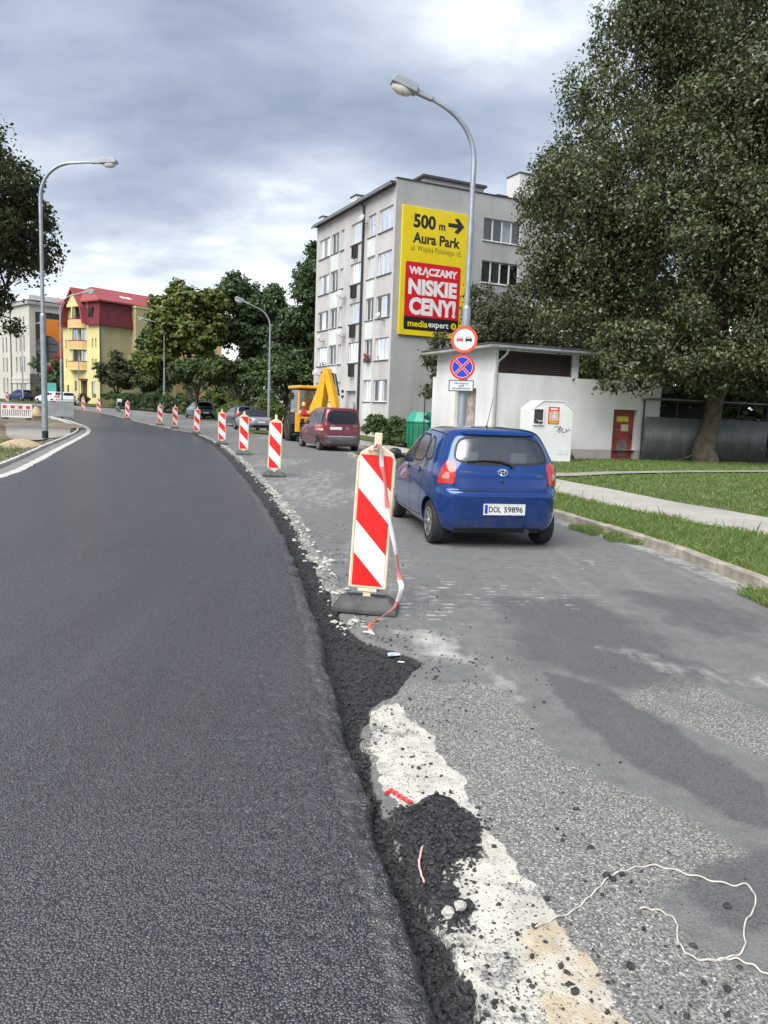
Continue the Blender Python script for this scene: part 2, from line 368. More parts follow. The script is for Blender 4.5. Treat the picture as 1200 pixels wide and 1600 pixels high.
# old grey carriageway with the broken edge --------------------------
def asphalt_old():
    t = NT('old_asphalt')
    vc = t.voro(150, out='Color'); vd = t.voro(150, out='Distance'); sp = t.node('ShaderNodeSeparateColor'); t.l.new(vc, sp.inputs[0])
    big = t.noise(.7, 5, .6); mid = t.noise(6, 6, .65); fine = t.noise(55, 4, .7)
    streak = t.noise(1.0, 6, .62, t.mapped((3.2, .5, 1), (0, 0, R(17)))); streak2 = t.noise(1.0, 6, .65, t.mapped((7, 1.0, 1), (0, 0, R(-32)), (3, 1, 0)))
    ag = t.mix(t.step(sp.outputs[0], .1, .95), (.080, .080, .076), (.29, .283, .262))
    ag = t.mix(t.step(sp.outputs[1], .93, .95), ag, (.52, .50, .46))
    smo = t.mix(t.step(mid, .3, .7), (.118, .120, .120), (.160, .161, .159)); smo = t.mix(t.math('MULTIPLY', t.step(sp.outputs[2], .3, 1.0), .45), smo, (.23, .227, .218)); smo = t.mix(t.math('MULTIPLY', t.step(t.noise(22, 5, .7), .5, .8), .4), smo, (.105, .105, .104))
    c = t.mix(t.math('MULTIPLY', t.step(t.math('ADD', t.at('rough'), t.math('MULTIPLY', t.math('SUBTRACT', mid, .5), .5)), .3, .7), .85), smo, ag)
    c = t.mix(t.math('MULTIPLY', t.step(streak, .52, .75), .30), c, (.30, .297, .288))
    c = t.mix(t.math('MULTIPLY', t.step(big, .55, .72), .35), c, (.115, .116, .118))
    wob = t.math('MULTIPLY', t.math('SUBTRACT', t.math('ADD', t.math('MULTIPLY', mid, .6), t.math('MULTIPLY', t.noise(19, 6, .75), .4)), .5), 1.15)
    c = t.mix(t.math('MULTIPLY', t.step(t.math('ADD', t.at('tar'), t.math('MULTIPLY', t.math('SUBTRACT', t.math('MULTIPLY', t.math('ADD', streak2, t.noise(3.3, 6, .7)), .5), .5), 1.7)), .20, .95), .72), c, t.mix(t.step(sp.outputs[2], .2, 1), (.060, .063, .068), (.105, .108, .112)))
    d = t.math('ADD', t.at('dust'), t.math('MULTIPLY', t.math('SUBTRACT', t.math('MULTIPLY', t.math('ADD', streak2, mid), .5), .5), 1.9))
    c = t.mix(t.math('MULTIPLY', t.step(d, .30, 1.0), .75), c, (.50, .49, .46))
    # cross-ribs left by the milling drum, filled with pale dust
    rib = t.node('ShaderNodeTexWave', wave_type='BANDS', bands_direction='Y'); rib.inputs['Scale'].default_value = 2.4; rib.inputs['Distortion'].default_value = 1.6; rib.inputs['Detail Scale'].default_value = 2.5
    t.l.new(t.mapped((1, 1, 1), (0, 0, R(-8))), rib.inputs[0])
    rb = t.math('MULTIPLY', t.step(rib.outputs['Fac'], .62, .9), t.step(t.noise(1.0, 3, .6, t.mapped((5, 3.0, 1), (0, 0, R(-8)), (4, 8, 0))), .52, .68))
    c = t.mix(t.math('MULTIPLY', t.math('MULTIPLY', rb, .9), t.at('ribs')), c, (.58, .57, .54))
    pt = t.step(t.math('ADD', t.at('paint'), t.math('ADD', wob, t.math('MULTIPLY', t.math('SUBTRACT', fine, .5), .7))), .38, .56)
    pc = t.mix(t.step(mid, .35, .65), (.46, .445, .39), (.58, .563, .505))
    pc = t.mix(t.step(t.at('ochre'), .3, .8), pc, t.mix(t.step(mid, .4, .6), (.45, .375, .265), (.55, .505, .42)))
    pc = t.mix(t.math('MULTIPLY', t.step(t.noise(7, 7, .72), .47, .70), .70), pc, (.30, .288, .255)); pc = t.mix(t.step(sp.outputs[2], .90, .95), pc, (.17, .165, .15))
    c = t.mix(pt, c, pc)
    bk = t.step(t.math('ADD', t.at('black'), t.math('MULTIPLY', t.math('SUBTRACT', fine, .5), .5)), .4, .6)
    c = t.mix(bk, c, t.mix(t.step(sp.outputs[0], .2, 1), (.012, .012, .0135), (.048, .048, .050)))
    t.bump(t.math('ADD', t.math('MULTIPLY', vd, -1.0), t.math('MULTIPLY', fine, 1.3)), .55, .005)
    return t.fin(c, t.mix(bk, t.math('ADD', .72, t.math('MULTIPLY', mid, .2)), (.55, .55, .55)), spec=.35)
MATS['old_asphalt'] = asphalt_old()
wt = np.interp(sy, TW[:, 0], TW[:, 1]) + (fbm(sy * 2.3, sy * 0 + 2, 4, 21) - .5) * .13 + (fbm(sy * 11, sy * 0 + 7, 3, 23) - .5) * .07
wt = np.maximum(wt, .015)
# width to the right-hand kerb along each normal
W = np.full(len(sy), 4.0); tg = np.linspace(1.5, 14, 500)
for i in range(len(sy)):
    q = ep[i] + en[i] * tg[:, None]; k = np.argmax(q[:, 0] > rx(q[:, 1])); W[i] = tg[k] if k else 9
W = np.convolve(np.pad(W, 4, 'edge'), np.ones(9) / 9, 'valid')
tc_ = np.r_[np.linspace(-.1, 1.0, 90), 1.0 + (np.linspace(0, 1, 74)[1:])]
cols = []; tts = []
for k, tt in enumerate(tc_):
    off = np.full(len(sy), tt) if tt <= 1.0 else 1.0 + (W + .05 - 1.0) * (tt - 1.0)
    cols.append(ep + en * off[:, None]); tts.append(off)
P = np.stack(cols, 1); TT = np.stack(tts, 1); X, Y = P[..., 0], P[..., 1]
YY = np.repeat(sy[:, None], TT.shape[1], 1); WT = np.repeat(wt[:, None], TT.shape[1], 1)
near = np.clip((14 - YY) / 6, 0, 1)
wx = X + (fbm(X * 7, Y * 7, 4, 31) - .5) * .12 + (fbm(X * 30, Y * 30, 3, 32) - .5) * .03
wy = Y + (fbm(X * 7 + 9, Y * 7, 4, 33) - .5) * .12 + (fbm(X * 30, Y * 30 + 9, 3, 34) - .5) * .03
lowf = fbm(X * 1.6, Y * 1.6, 4, 35) - .5
def zone(pix, soft=.05, z=0.0): return smooth01(sdf(wx, wy, [site(a, b, z) for a, b in pix]) + lowf * (soft * 2.2 if soft > .07 else 0), -soft, soft)
paint = zone([(566, 1112), (628, 1098), (728, 1248), (824, 1374), (872, 1434), (985, 1600), (1100, 1790), (745, 1790), (735, 1600), (690, 1500), (655, 1400), (610, 1250)], .02)
paint *= np.where(fbm(X * 3.5, Y * 3.5, 4, 61) < .40, .55, 1)
line2 = zone([(640, 1125), (652, 1122), (740, 1262), (830, 1384), (822, 1390), (730, 1270)], .012)
paint = np.maximum(paint * .93, line2)
pile = zone([(612, 1268), (660, 1250), (705, 1256), (748, 1285), (738, 1335), (708, 1345), (700, 1390), (728, 1420), (722, 1440), (672, 1440), (640, 1385), (622, 1310)], .022)
pile2 = zone([(690, 1520), (735, 1515), (760, 1575), (740, 1640), (690, 1640)], .03)
ochre = zone([(830, 1440), (885, 1436), (985, 1600), (1000, 1660), (880, 1640), (850, 1560), (812, 1490)], .05)
tar = np.maximum.reduce([zone([(770, 935), (905, 930), (1060, 990), (1110, 1040), (1010, 1075), (870, 1065), (780, 1020)], .42), zone([(850, 1045), (960, 1072), (1070, 1140), (1210, 1220), (1210, 1300), (1100, 1246), (980, 1186), (890, 1112)], .065),
     zone([(1055, 1385), (1130, 1330), (1260, 1310), (1260, 1450), (1140, 1440)], .06), zone([(940, 905), (1100, 930), (1250, 980), (1250, 1030), (1050, 975)], .35) * .8])
dust = np.maximum.reduce([zone([(590, 975), (690, 982), (800, 1050), (880, 1105), (800, 1085), (700, 1040), (640, 1015)], .22) * .8, zone([(940, 1005), (1080, 1022), (1260, 1060), (1260, 1085), (1050, 1050)], .20) * .46,
     zone([(520, 830), (640, 860), (760, 960), (700, 985), (600, 960), (470, 850)], .3) * .35, zone([(900, 1480), (1010, 1400), (1060, 1450), (960, 1530)], .12) * .35, zone([(640, 1180), (760, 1150), (800, 1300), (760, 1310)], .12) * .30])
rough_ = np.maximum.reduce([zone([(600, 1075), (760, 1055), (1000, 1250), (1160, 1330), (1000, 1390), (1060, 1500), (1260, 1560), (1260, 1800), (600, 1800)], .2), zone([(940, 1085), (1060, 1055), (1260, 1120), (1260, 1220), (1080, 1140)], .22)])
rib_n = smooth01(fbm(X * 1.1, Y * 1.1, 3, 91), .38, .6)
ribs = (.3 + .7 * rib_n) * np.maximum(zone([(770, 872), (960, 872), (905, 945), (740, 935)], .25), zone([(600, 880), (740, 890), (770, 965), (610, 985)], .25) * .8)
far_r = smooth01(YY, 14, 30)
dust = np.maximum(dust, (.14 + .34 * smooth01(fbm(X * .6, Y * .25, 4, 41), .35, .7)) * smooth01(YY, 7.5, 14))
dust = np.maximum(dust, .6 * smooth01(TT, W[:, None] - .55, W[:, None] - .12))
# crumbling pale lip along the far run of the broken edge
lip = smooth01(.17 + .1 * (fbm(YY * 1.7, TT * 3, 3, 51) - .5) - (TT - WT), -.03, .05) * smooth01(YY, 5.6, 8)
paint = np.maximum(paint, lip * (.1 + .65 * fbm(X * 4, Y * 4, 3, 52)) * .85)
rough_ = np.maximum(rough_, lip)
intr = smooth01(WT - TT, -.012, .02)                       # 1 inside the trench
tooth = (fbm(X * 26, Y * 26, 3, 71) - .5); tooth2 = (fbm(X * 9, Y * 9, 3, 72) - .5)
black = np.maximum.reduce([intr, pile, pile2 * (fbm(X * 22, Y * 22, 2, 74) > .42)])
zr = -.008 * TT - .006
z = zr + (fbm(X * 1.2, Y * 1.2, 3, 73) - .5) * .015 + tooth2 * .004 * near
z = z + lip * (tooth * .05 + .01) * near
zt = -.062 + tooth * .040 + tooth2 * .03 - .01 * smooth01(WT - TT, 0, .05)
z = z * (1 - intr) + zt * intr
z = z + pile * (1 - intr) * (.012 + np.maximum(0, tooth * .06 + tooth2 * .05)) + pile2 * (.004 + np.maximum(0, tooth * .03))
z = np.where(paint > .5, z + .003 + tooth * .006 * near, z)
z = np.where(TT < -.02, z - .03, z) + terrain_np(Y)
V = np.concatenate([P, z[..., None]], -1).reshape(-1, 3)
me = np_mesh('old_road', V, grid_quads(len(sy), TT.shape[1]), mat=MATS['old_asphalt'])
for n_, a_ in (('paint', np.where(black > .5, 0, paint)), ('black', black), ('tar', tar), ('dust', dust), ('ochre', ochre), ('rough', rough_), ('ribs', ribs)): attr(me, n_, a_)
tag(link('old_road', me), 'worn grey old carriageway with crumbling edge', kind='structure')
_nr = min(len(sy), 740)
_oz = BVHTree.FromPolygons([tuple(v) for v in V[: _nr * TT.shape[1]].tolist()], [tuple(q) for q in grid_quads(_nr, TT.shape[1]).tolist()])
def road_z(x, y):
    h = _oz.ray_cast(Vector((x, y, 3)), Vector((0, 0, -1)))
    return h[0].z if h[0] is not None else 0.0

# ground sheets -------------------------------------------------------
def soil_mat(name, c1, c2, c3, s=1.0):
    t = NT(name); a = t.noise(.35 * s, 5, .6); b = t.noise(4 * s, 6, .65); f = t.noise(40, 4, .7)
    c = t.mix(t.step(b, .35, .65), c1, c2); c = t.mix(t.math('MULTIPLY', t.step(a, .5, .68), .7), c, c3)
    c = t.mix(t.math('MULTIPLY', t.step(f, .5, .75), .35), c, mul(c1, .5)); t.bump(t.math('ADD', b, f), .5, .03)
    MATS[name] = t.fin(c, .95, spec=.2); return t.m
soil_mat('lawn', (.050, .075, .022), (.085, .115, .035), (.13, .115, .062))
soil_mat('dirt', (.15, .125, .09), (.23, .195, .145), (.10, .085, .06))
soil_mat('sand', (.42, .32, .20), (.50, .40, .27), (.36, .30, .21))
soil_mat('slab_dusty', (.28, .265, .235), (.35, .33, .29), (.22, .20, .17), .8)
soil_mat('paving', (.36, .345, .315), (.43, .41, .375), (.31, .295, .27), .6)
soil_mat('far_ground', (.05, .06, .03), (.09, .10, .05), (.12, .11, .08), .2)
n = 90; gx = np.sign(np.linspace(-1, 1, n)) * np.abs(np.linspace(-1, 1, n)) ** 2.2 * 900; gy = np.linspace(0, 1, n) ** 1.8 * 1500 - 120
GX, GY = np.meshgrid(gx, gy); GZ = terrain_np(GY) - .32
tag(link('ground', np_mesh('ground', np.stack([GX, GY, GZ], -1).reshape(-1, 3), grid_quads(n, n), mat=MATS['far_ground'])), 'ground reaching to the horizon', kind='structure')
def sheet(name, left, right, nc, z, m, label, crown=0.0, smooth=True):
    "strip between two matched polylines, following the terrain"
    L = np.asarray(left, float); Rr = np.asarray(right, float); f = np.linspace(0, 1, nc)[None, :, None]
    Pq = L[:, None] * (1 - f) + Rr[:, None] * f
    zz_ = z + terrain_np(Pq[..., 1]) + (fbm(Pq[..., 0] * .8, Pq[..., 1] * .8, 3, 12) - .5) * crown
    o = link(name, np_mesh(name, np.concatenate([Pq, zz_[..., None]], -1).reshape(-1, 3), grid_quads(len(L), nc), mat=m, smooth=smooth))
    return tag(o, label, kind='structure')
ys = np.r_[np.linspace(-14, 40, 200), np.linspace(41, 122, 90)]
fw = np.linspace(0, 1, 60) ** 1.7
L_ = np.stack([rx(ys) + .14, ys], -1)
Pq = np.stack([L_[:, None, 0] + fw[None] * (120 - L_[:, None, 0]), np.repeat(ys[:, None], 60, 1)], -1)
zz_ = .015 + terrain_np(Pq[..., 1]) + (fbm(Pq[..., 0] * .9, Pq[..., 1] * .9, 3, 12) - .5) * .04
tag(link('lawn', np_mesh('lawn', np.concatenate([Pq, zz_[..., None]], -1).reshape(-1, 3), grid_quads(len(ys), 60), mat=MATS['lawn'])), 'green lawn and verge right of the street', kind='structure')
lx = np.interp(ys, LEFT.p[:, 1], LEFT.p[:, 0])
Pq = np.stack([lx[:, None] - .5 - fw[None] * (130), np.repeat(ys[:, None], 60, 1)], -1)
zz_ = .055 + terrain_np(Pq[..., 1]) + (fbm(Pq[..., 0] * 1.2, Pq[..., 1] * 1.2, 4, 14) - .5) * .10 * np.minimum(1, fw * 60)[None]
tag(link('bare_soil', np_mesh('bare_soil', np.concatenate([Pq, zz_[..., None]], -1).reshape(-1, 3), grid_quads(len(ys), 60)[:, ::-1], mat=MATS['dirt'])), 'dug up bare soil left of the road', kind='structure')
SW_N = [(7.6, 3), (5.75, 11.0), (5.09, 12.6), (4.55, 14.2), (3.94, 15.9), (2.9, 19.5), (1.6, 24), (0.95, 27.5), (.8, 30), (.5, 31.5), (0, 33), (-.75, 36), (-2.75, 42), (-5.3, 50), (-8.2, 57), (-13.6, 69)]
SW_F = [(9.9, 5), (6.95, 13.5), (6.05, 15.6), (5.46, 17.9), (4.9, 19.6), (4.2, 22), (3.2, 25.5), (2.5, 28), (2.3, 30), (1.9, 31.5), (1.3, 33), (.5, 36), (-1.5, 42), (-4.0, 50), (-7.0, 57), (-12.4, 69)]
cn = Curve2(SW_N); cf = Curve2(SW_F); q = np.linspace(0, 1, 160)
swn = cn.at(q * cn.len); swf = cf.at(q * cf.len)
sheet('sidewalk', swn, swf, 6, .048, MATS['paving'], 'pale concrete footpath beside the lawn', .012)
P2N = [(4.3, 21.2), (5.5, 22.0), (7.4, 23.7), (10.3, 25.5), (13.6, 27.2), (30, 35.5)]; P2F = [(3.7, 23.2), (5.2, 22.9), (7.1, 24.3), (10.05, 26.05), (13.35, 27.75), (29.7, 36.1)]
cn2 = Curve2(P2N); cf2 = Curve2(P2F); q = np.linspace(0, 1, 80); p2n = cn2.at(q * cn2.len); p2f = cf2.at(q * cf2.len)
sheet('path', p2n, p2f, 5, .056, MATS['slab_dusty'], 'thin trodden path crossing the lawn to the hut', .012)
SWP = np.vstack([swn, swf[::-1]]); P2P = np.vstack([p2n, p2f[::-1]])

# kerbs: every stone its own piece -----------------------------------
def stone_mesh(name, ln, w, h, seed, bev=.012, wear=.006):
    b = bmesh.new(); bmesh.ops.create_cube(b, size=1); bmesh.ops.scale(b, vec=(ln - .008, w, h), verts=b.verts)
    bmesh.ops.bevel(b, geom=b.edges[:], offset=bev, segments=1, affect='EDGES')
    rr = random.Random(seed)
    for v in b.verts: v.co += Vector((rr.uniform(-wear, wear), rr.uniform(-wear, wear), rr.uniform(-wear, wear)))
    m_ = bpy.data.meshes.new(name); b.to_mesh(m_); b.free(); return m_
def kerb_run(root, pts_at, tan_at, s0, s1, ln, w, h, ztop, m, seed, wobble=.004, skip=(), sink=()):
    meshes = [stone_mesh('kerbstone', ln, w, h, seed + k) for k in range(4)]
    for me_ in meshes: me_.materials.append(m)
    s = s0; i = 0
    while s < s1:
        c = pts_at(s + ln / 2); t_ = tan_at(s + ln / 2)
        if i not in skip:
            o = link('kerbstone', meshes[i % 4], None, root)
            dz = -.075 if i in sink else 0
            o.location = (c[0], c[1], ztop - h / 2 + dz + terrain(c[1]) + random.uniform(-wobble, wobble)); o.rotation_euler = (random.uniform(-wobble, wobble) * 3, random.uniform(-wobble, wobble) * 1.5, math.atan2(t_[1], t_[0]) + random.uniform(-wobble, wobble))
        s += ln; i += 1
RC = Curve2(RGT[:11]); RB = Curve2(RGT[12:20])
kr = tag(thing('kerb', None, None), 'weathered concrete kerb along the right of the old road', kind='structure')
kerb_run(kr, lambda s: RC.at(s) + RC.nor(s) * .08, RC.tan, RC.s_of_y(3.0), RC.s_of_y(28.2), .98, .15, .28, .082, MATS['kerb_old'], 3, .009, skip=(), sink=())
kb = tag(thing('kerb', None, None), 'low kerb along the parking bay', kind='structure')
kerb_run(kb, lambda s: RB.at(s) + RB.nor(s) * .08, RB.tan, .2, RB.s_of_y(56), .98, .15, .25, .06, MATS['kerb_old'], 9, .006)
kl = tag(thing('kerb', None, None), 'new pale concrete kerb strip against the fresh asphalt', kind='structure')
s0, s1 = LEFT.s_of_y(9), LEFT.s_of_y(62)
kerb_run(kl, lambda s: LEFT.at(s) - LEFT.nor(s) * .10, LEFT.tan, s0, s1, 1.0, .215, .25, .066, MATS['kerb_new'], 15, .002)
kl2 = tag(thing('kerb', None, None), 'raised pale kerb behind the grey gutter on the left', kind='structure')
kerb_run(kl2, lambda s: LEFT.at(s) - LEFT.nor(s) * .64, LEFT.tan, s0, s1, 1.0, .11, .28, .135, MATS['kerb_new'], 25, .003)
q = np.linspace(s0 - 14, LEFT.s_of_y(70), 160)
a_ = LEFT.at(q) - LEFT.nor(q) * .205; b_ = LEFT.at(q) - LEFT.nor(q) * .59
sheet('gutter', b_, a_, 3, .057, MATS['gutter'], 'grey recessed gutter between two pale kerbs')

# left-hand patches
def patch(name, poly, z, m, label, dome=0.0, n=40, kind='structure'):
    poly = np.array(poly, float); c = poly.mean(0); cv = Curve2(np.vstack([poly, poly[:1]])); o_ = cv.at(np.linspace(0, cv.len, n, endpoint=False))
    ring = np.linspace(1, 0, 9); vv = []
    for r_ in ring[:-1]:
        pp = c + (o_ - c) * r_; hh = dome * (1 - r_ ** 2) * (.75 + .5 * fbm(pp[:, 0] * 2, pp[:, 1] * 2, 3, 6))
        vv.append(np.c_[pp, z + hh + terrain_np(pp[:, 1])])
    vv.append(np.array([[c[0], c[1], z + dome + terrain(c[1])]]))
    V_ = np.vstack(vv); f = []
    for k in range(7):
        for i in range(n): f.append((k * n + i, k * n + (i + 1) % n, (k + 1) * n + (i + 1) % n, (k + 1) * n + i))
    for i in range(n): f.append((7 * n + i, 7 * n + (i + 1) % n, 8 * n))
    me_ = bpy.data.meshes.new(name); me_.from_pydata([tuple(v) for v in V_], [], f); me_.shade_smooth()
    b = bmesh.new(); b.from_mesh(me_); bmesh.ops.recalc_face_normals(b, faces=b.faces); b.to_mesh(me_); b.free()
    if me_.polygons[0].normal.z < 0: me_.flip_normals()
    return tag(link(name, me_, m), label, kind=kind)
patch('pavement', [(-13.2, 29.2), (-14.4, 29.5), (-19, 38.5), (-22, 45), (-19.5, 45.8), (-17.2, 42), (-15.6, 38), (-14.0, 34)], .12, MATS['slab_dusty'], 'dusty concrete slab behind the left lamp post', .01)
patch('side_street', [(-15.5, 29), (-17.5, 31), (-24.5, 45), (-26.5, 52), (-29, 53), (-60, 60), (-70, 42), (-40, 26)], .11, MATS['slab_dusty'], 'pale paved side street behind the barrier', .01)
patch('sand_patch', [(-17.4, 41.2), (-18.8, 42.5), (-20.3, 46.5), (-19.4, 47.6), (-17.9, 45.0), (-16.6, 42.0)], .135, MATS['sand'], 'spilled yellow sand by the kerb', .10)
tag(patch('soil_heap', [(-12.2, 24.5), (-13.0, 25.6), (-13.6, 27.6), (-12.9, 28.0), (-11.9, 26.8), (-11.6, 25.2)], .05, MATS['sand'], 'low sandy soil heap in the left grass', .22), 'low sandy soil heap in the left grass')

# ------------------------------------------------------------------ grass
def leaf_mat(name, cols, rough=.55, trans=.35):
    t = NT(name); g = t.node('ShaderNodeNewGeometry'); c = t.ramp(g.outputs['Random Per Island'], [(i / (len(cols) - 1), x) for i, x in enumerate(cols)])
    t.fin(c, rough, spec=.35); tl = t.node('ShaderNodeBsdfTranslucent'); t.l.new(c, tl.inputs[0]); mx = t.node('ShaderNodeMixShader'); mx.inputs[0].default_value = trans
    t.l.new(t.bsdf.outputs[0], mx.inputs[1]); t.l.new(tl.outputs[0], mx.inputs[2]); t.l.new(mx.outputs[0], t.out.inputs[0]); MATS[name] = t.m; return t.m
leaf_mat('grass_blades', [(.075, .15, .025), (.11, .21, .04), (.15, .26, .06), (.20, .26, .085), (.32, .29, .15)], .6, .3)
def blades(name, pts, z, h0, h1, w, label, m='grass_blades', lean=.5):
    n = len(pts); a = rng.uniform(0, 2 * np.pi, n); h = rng.uniform(h0, h1, n) * (.55 + .9 * fbm(pts[:, 0] * 1.4, pts[:, 1] * 1.4, 3, 3)); l = rng.normal(0, lean, (n, 2)) * h[:, None]
    zb = z + terrain_np(pts[:, 1]); dx = np.c_[np.cos(a), np.sin(a)] * (w * rng.uniform(.6, 1.3, n))[:, None] / 2
    v = np.stack([np.c_[pts - dx, zb], np.c_[pts + dx, zb], np.c_[pts + l * .45 + dx * .6, zb + h * .62], np.c_[pts + l, zb + h]], 1).reshape(-1, 3)
    i = np.arange(n)[:, None] * 4; tri = np.concatenate([i + [[0, 1, 2]], i + [[0, 2, 3]]])
    return tag(link(name, np_mesh(name, v, tris=tri, smooth=False, mat=MATS[m])), label, kind='stuff')
def scatter(n, x0, x1, y0, y1, keep):
    p = np.c_[rng.uniform(x0, x1, n), rng.uniform(y0, y1, n)]; return p[keep(p[:, 0], p[:, 1])]
def on_walk(x, y): return (sdf(x, y, [tuple(p) for p in SWP[::4]]) > -.03 + .10 * (fbm(x * 3, y * 3, 2, 4) - .5)) | (sdf(x, y, [tuple(p) for p in P2P[::4]]) > -.02 + .12 * (fbm(x * 3, y * 3, 2, 4) - .5))
k1 = lambda x, y: (x > rx(y) + .10 + .1 * fbm(x * 4, y * 4, 2, 8)) & (x < np.interp(y, swn[:, 1], swn[:, 0]) + .06) & (fbm(x * 2.2, y * 2.2, 3, 16) > .22)
blades('verge_grass', scatter(150000, .5, 6.5, 4.5, 21, k1), .01, .035, .115, .010, 'long grass on the verge between kerb and footpath')
k2 = lambda x, y: (x > np.interp(y, swf[:, 1], swf[:, 0])) & ~on_walk(x, y) & (fbm(x * .9, y * .9, 4, 18) > .26)
blades('tall_grass', scatter(2600, .5, 6.5, 4.5, 21, k1), .01, .12, .27, .008, 'tall thin grass stalks along the verge', lean=.22)
blades('lawn_grass', scatter(120000, 2.5, 24, 8, 33, k2), .01, .025, .08, .024, 'mown grass of the lawn before the hut')
k3 = lambda x, y: (x > rx(y) - .35) & (x < rx(y) + .12) & (fbm(x * 1.1, y * 1.1, 3, 28) > .47) & (((y > 6.4) & (y < 7.7)) | ((y > 10.6) & (y < 12.0)))
blades('gutter_weeds', scatter(60000, 2.5, 4.6, 6, 12, k3), -.03, .03, .11, .011, 'weeds growing from the broken kerb joint')
k4 = lambda x, y: (x < np.interp(y, LEFT.p[:, 1], LEFT.p[:, 0]) - .95) & (sdf(x, y, [(-8.2, 14), (-9.4, 19), (-12.2, 26), (-13.3, 29.0), (-15, 29.3), (-19, 26), (-20, 14)]) > 0) & (fbm(x * 1.1, y * 1.1, 4, 38) > .42)
blades('left_grass', scatter(36000, -20, -8, 14, 30, k4), .06, .05, .16, .02, 'patchy grass on the dug verge at the left')
k5 = lambda x, y: (sdf(x, y, [(-1.2, 28.75), (-.9, 29.4), (.2, 29.9), (.9, 29.6), (.9, 27.8), (-.9, 28.0)]) > 0)
blades('island_grass', np.vstack([scatter(9000, -1.4, 1, 27.5, 30, k5), scatter(9000, -9.5, -6, 45, 49.5, lambda x, y: sdf(x, y, [(-8.9, 47.9), (-7.2, 46.2), (-6.5, 46.5), (-7.6, 48.6)]) > 0)]), .03, .05, .14, .02, 'tufts of grass at the ends of the parking bays')
patch('bay_island', [(-8.9, 47.9), (-7.2, 46.2), (-6.5, 46.5), (-7.6, 48.6)], .02, MATS['lawn'], 'grassy island at the foot of the mid lamp', .03)

# ------------------------------------------------------------------ loose asphalt and rubble
ph = (1 + 5 ** .5) / 2
ICO = np.array([(-1, ph, 0), (1, ph, 0), (-1, -ph, 0), (1, -ph, 0), (0, -1, ph), (0, 1, ph), (0, -1, -ph), (0, 1, -ph), (ph, 0, -1), (ph, 0, 1), (-ph, 0, -1), (-ph, 0, 1)]) / math.hypot(1, ph)
ICF = np.array([(0, 11, 5), (0, 5, 1), (0, 1, 7), (0, 7, 10), (0, 10, 11), (1, 5, 9), (5, 11, 4), (11, 10, 2), (10, 7, 6), (7, 1, 8), (3, 9, 4), (3, 4, 2), (3, 2, 6), (3, 6, 8), (3, 8, 9), (4, 9, 5), (2, 4, 11), (6, 2, 10), (8, 6, 7), (9, 8, 1)])
def lumps(name, P_, size, m, label, flat=.7, smooth=False):
    n = len(P_); v = ICO[None] * rng.uniform(.62, 1.25, (n, 12, 1)); a = rng.uniform(0, 6.28, n); ca, sa = np.cos(a)[:, None], np.sin(a)[:, None]
    st = rng.uniform(.7, 1.4, (n, 1)); x = v[..., 0] * st; y = v[..., 1] / st
    v = np.stack([x * ca - y * sa, x * sa + y * ca, v[..., 2] * flat], -1) * size[:, None, None] + P_[:, None]
    t_ = (np.arange(n)[:, None, None] * 12 + ICF[None]).reshape(-1, 3)
    return tag(link(name, np_mesh(name, v.reshape(-1, 3), tris=t_, smooth=smooth, mat=MATS[m])), label, kind='stuff')
M('crumb', (.030, .030, .033), .42, var=.4, vs=30, bump=.6, bs=160)
M('pale_rubble', (.42, .41, .38), .95, var=.2, vs=20, bump=.4, bs=90)
def lay(s, t_):
    p = EDGE.at(s) + EDGE.nor(s) * np.asarray(t_)[:, None]; return p
def drop(p, size): return np.c_[p, [road_z(a, b) for a, b in p] + size * .35]
n = 7500; yy = 1.3 + 12 * rng.uniform(0, 1, n) ** 1.9; ss = np.interp(yy, EDGE.p[:, 1], EDGE.s); w_ = np.interp(yy, sy, wt)
tt = .0 + w_ * rng.uniform(0.02, 1.0, n) ** .9; sz = .0035 + .012 * rng.uniform(0, 1, n) ** 2.4
lumps('asphalt_crumbs', drop(lay(ss, tt), sz), sz, 'crumb', 'loose black asphalt crumbs filling the broken edge')
n = 2600; yy = 1.4 + 10 * rng.uniform(0, 1, n) ** 1.5; ss = np.interp(yy, EDGE.p[:, 1], EDGE.s); w_ = np.interp(yy, sy, wt); tt = w_ + rng.exponential(.33, n)
sz = .003 + .010 * rng.uniform(0, 1, n) ** 3.2; tr = lay(ss, tt); k = (fbm(tr[:, 0] * 2.2, tr[:, 1] * 2.2, 3, 81) > .44) & (tt < 3.4)
lumps('scattered_crumbs', drop(tr[k], sz[k]), sz[k], 'crumb', 'small black asphalt crumbs scattered over the old road')
px_ = [(x, y) for x, y in zip(rng.uniform(595, 775, 2600), rng.uniform(1235, 1465, 2600))]
pp = np.array([site(a, b) for a, b in px_]); pz = sdf(pp[:, 0], pp[:, 1], [site(a, b) for a, b in [(612, 1268), (705, 1256), (748, 1285), (738, 1335), (700, 1390), (722, 1440), (672, 1440), (622, 1310)]]) > -rng.exponential(.022, len(pp))
pp = pp[pz]; sz = .004 + .010 * rng.uniform(0, 1, len(pp)) ** 2
lumps('crumb_pile', drop(pp, sz), sz, 'crumb', 'heap of black asphalt crumbs lying on the worn white line')
n = 700; yy = 5.8 + 26 * rng.uniform(0, 1, n) ** 1.3; ss = np.interp(yy, EDGE.p[:, 1], EDGE.s); w_ = np.interp(yy, sy, wt); tt = w_ + rng.uniform(-.06, .16, n); sz = .008 + .032 * rng.uniform(0, 1, n) ** 3
lumps('edge_rubble', drop(lay(ss, tt), sz), sz, 'pale_rubble', 'pale broken rubble along the far broken edge', .55)
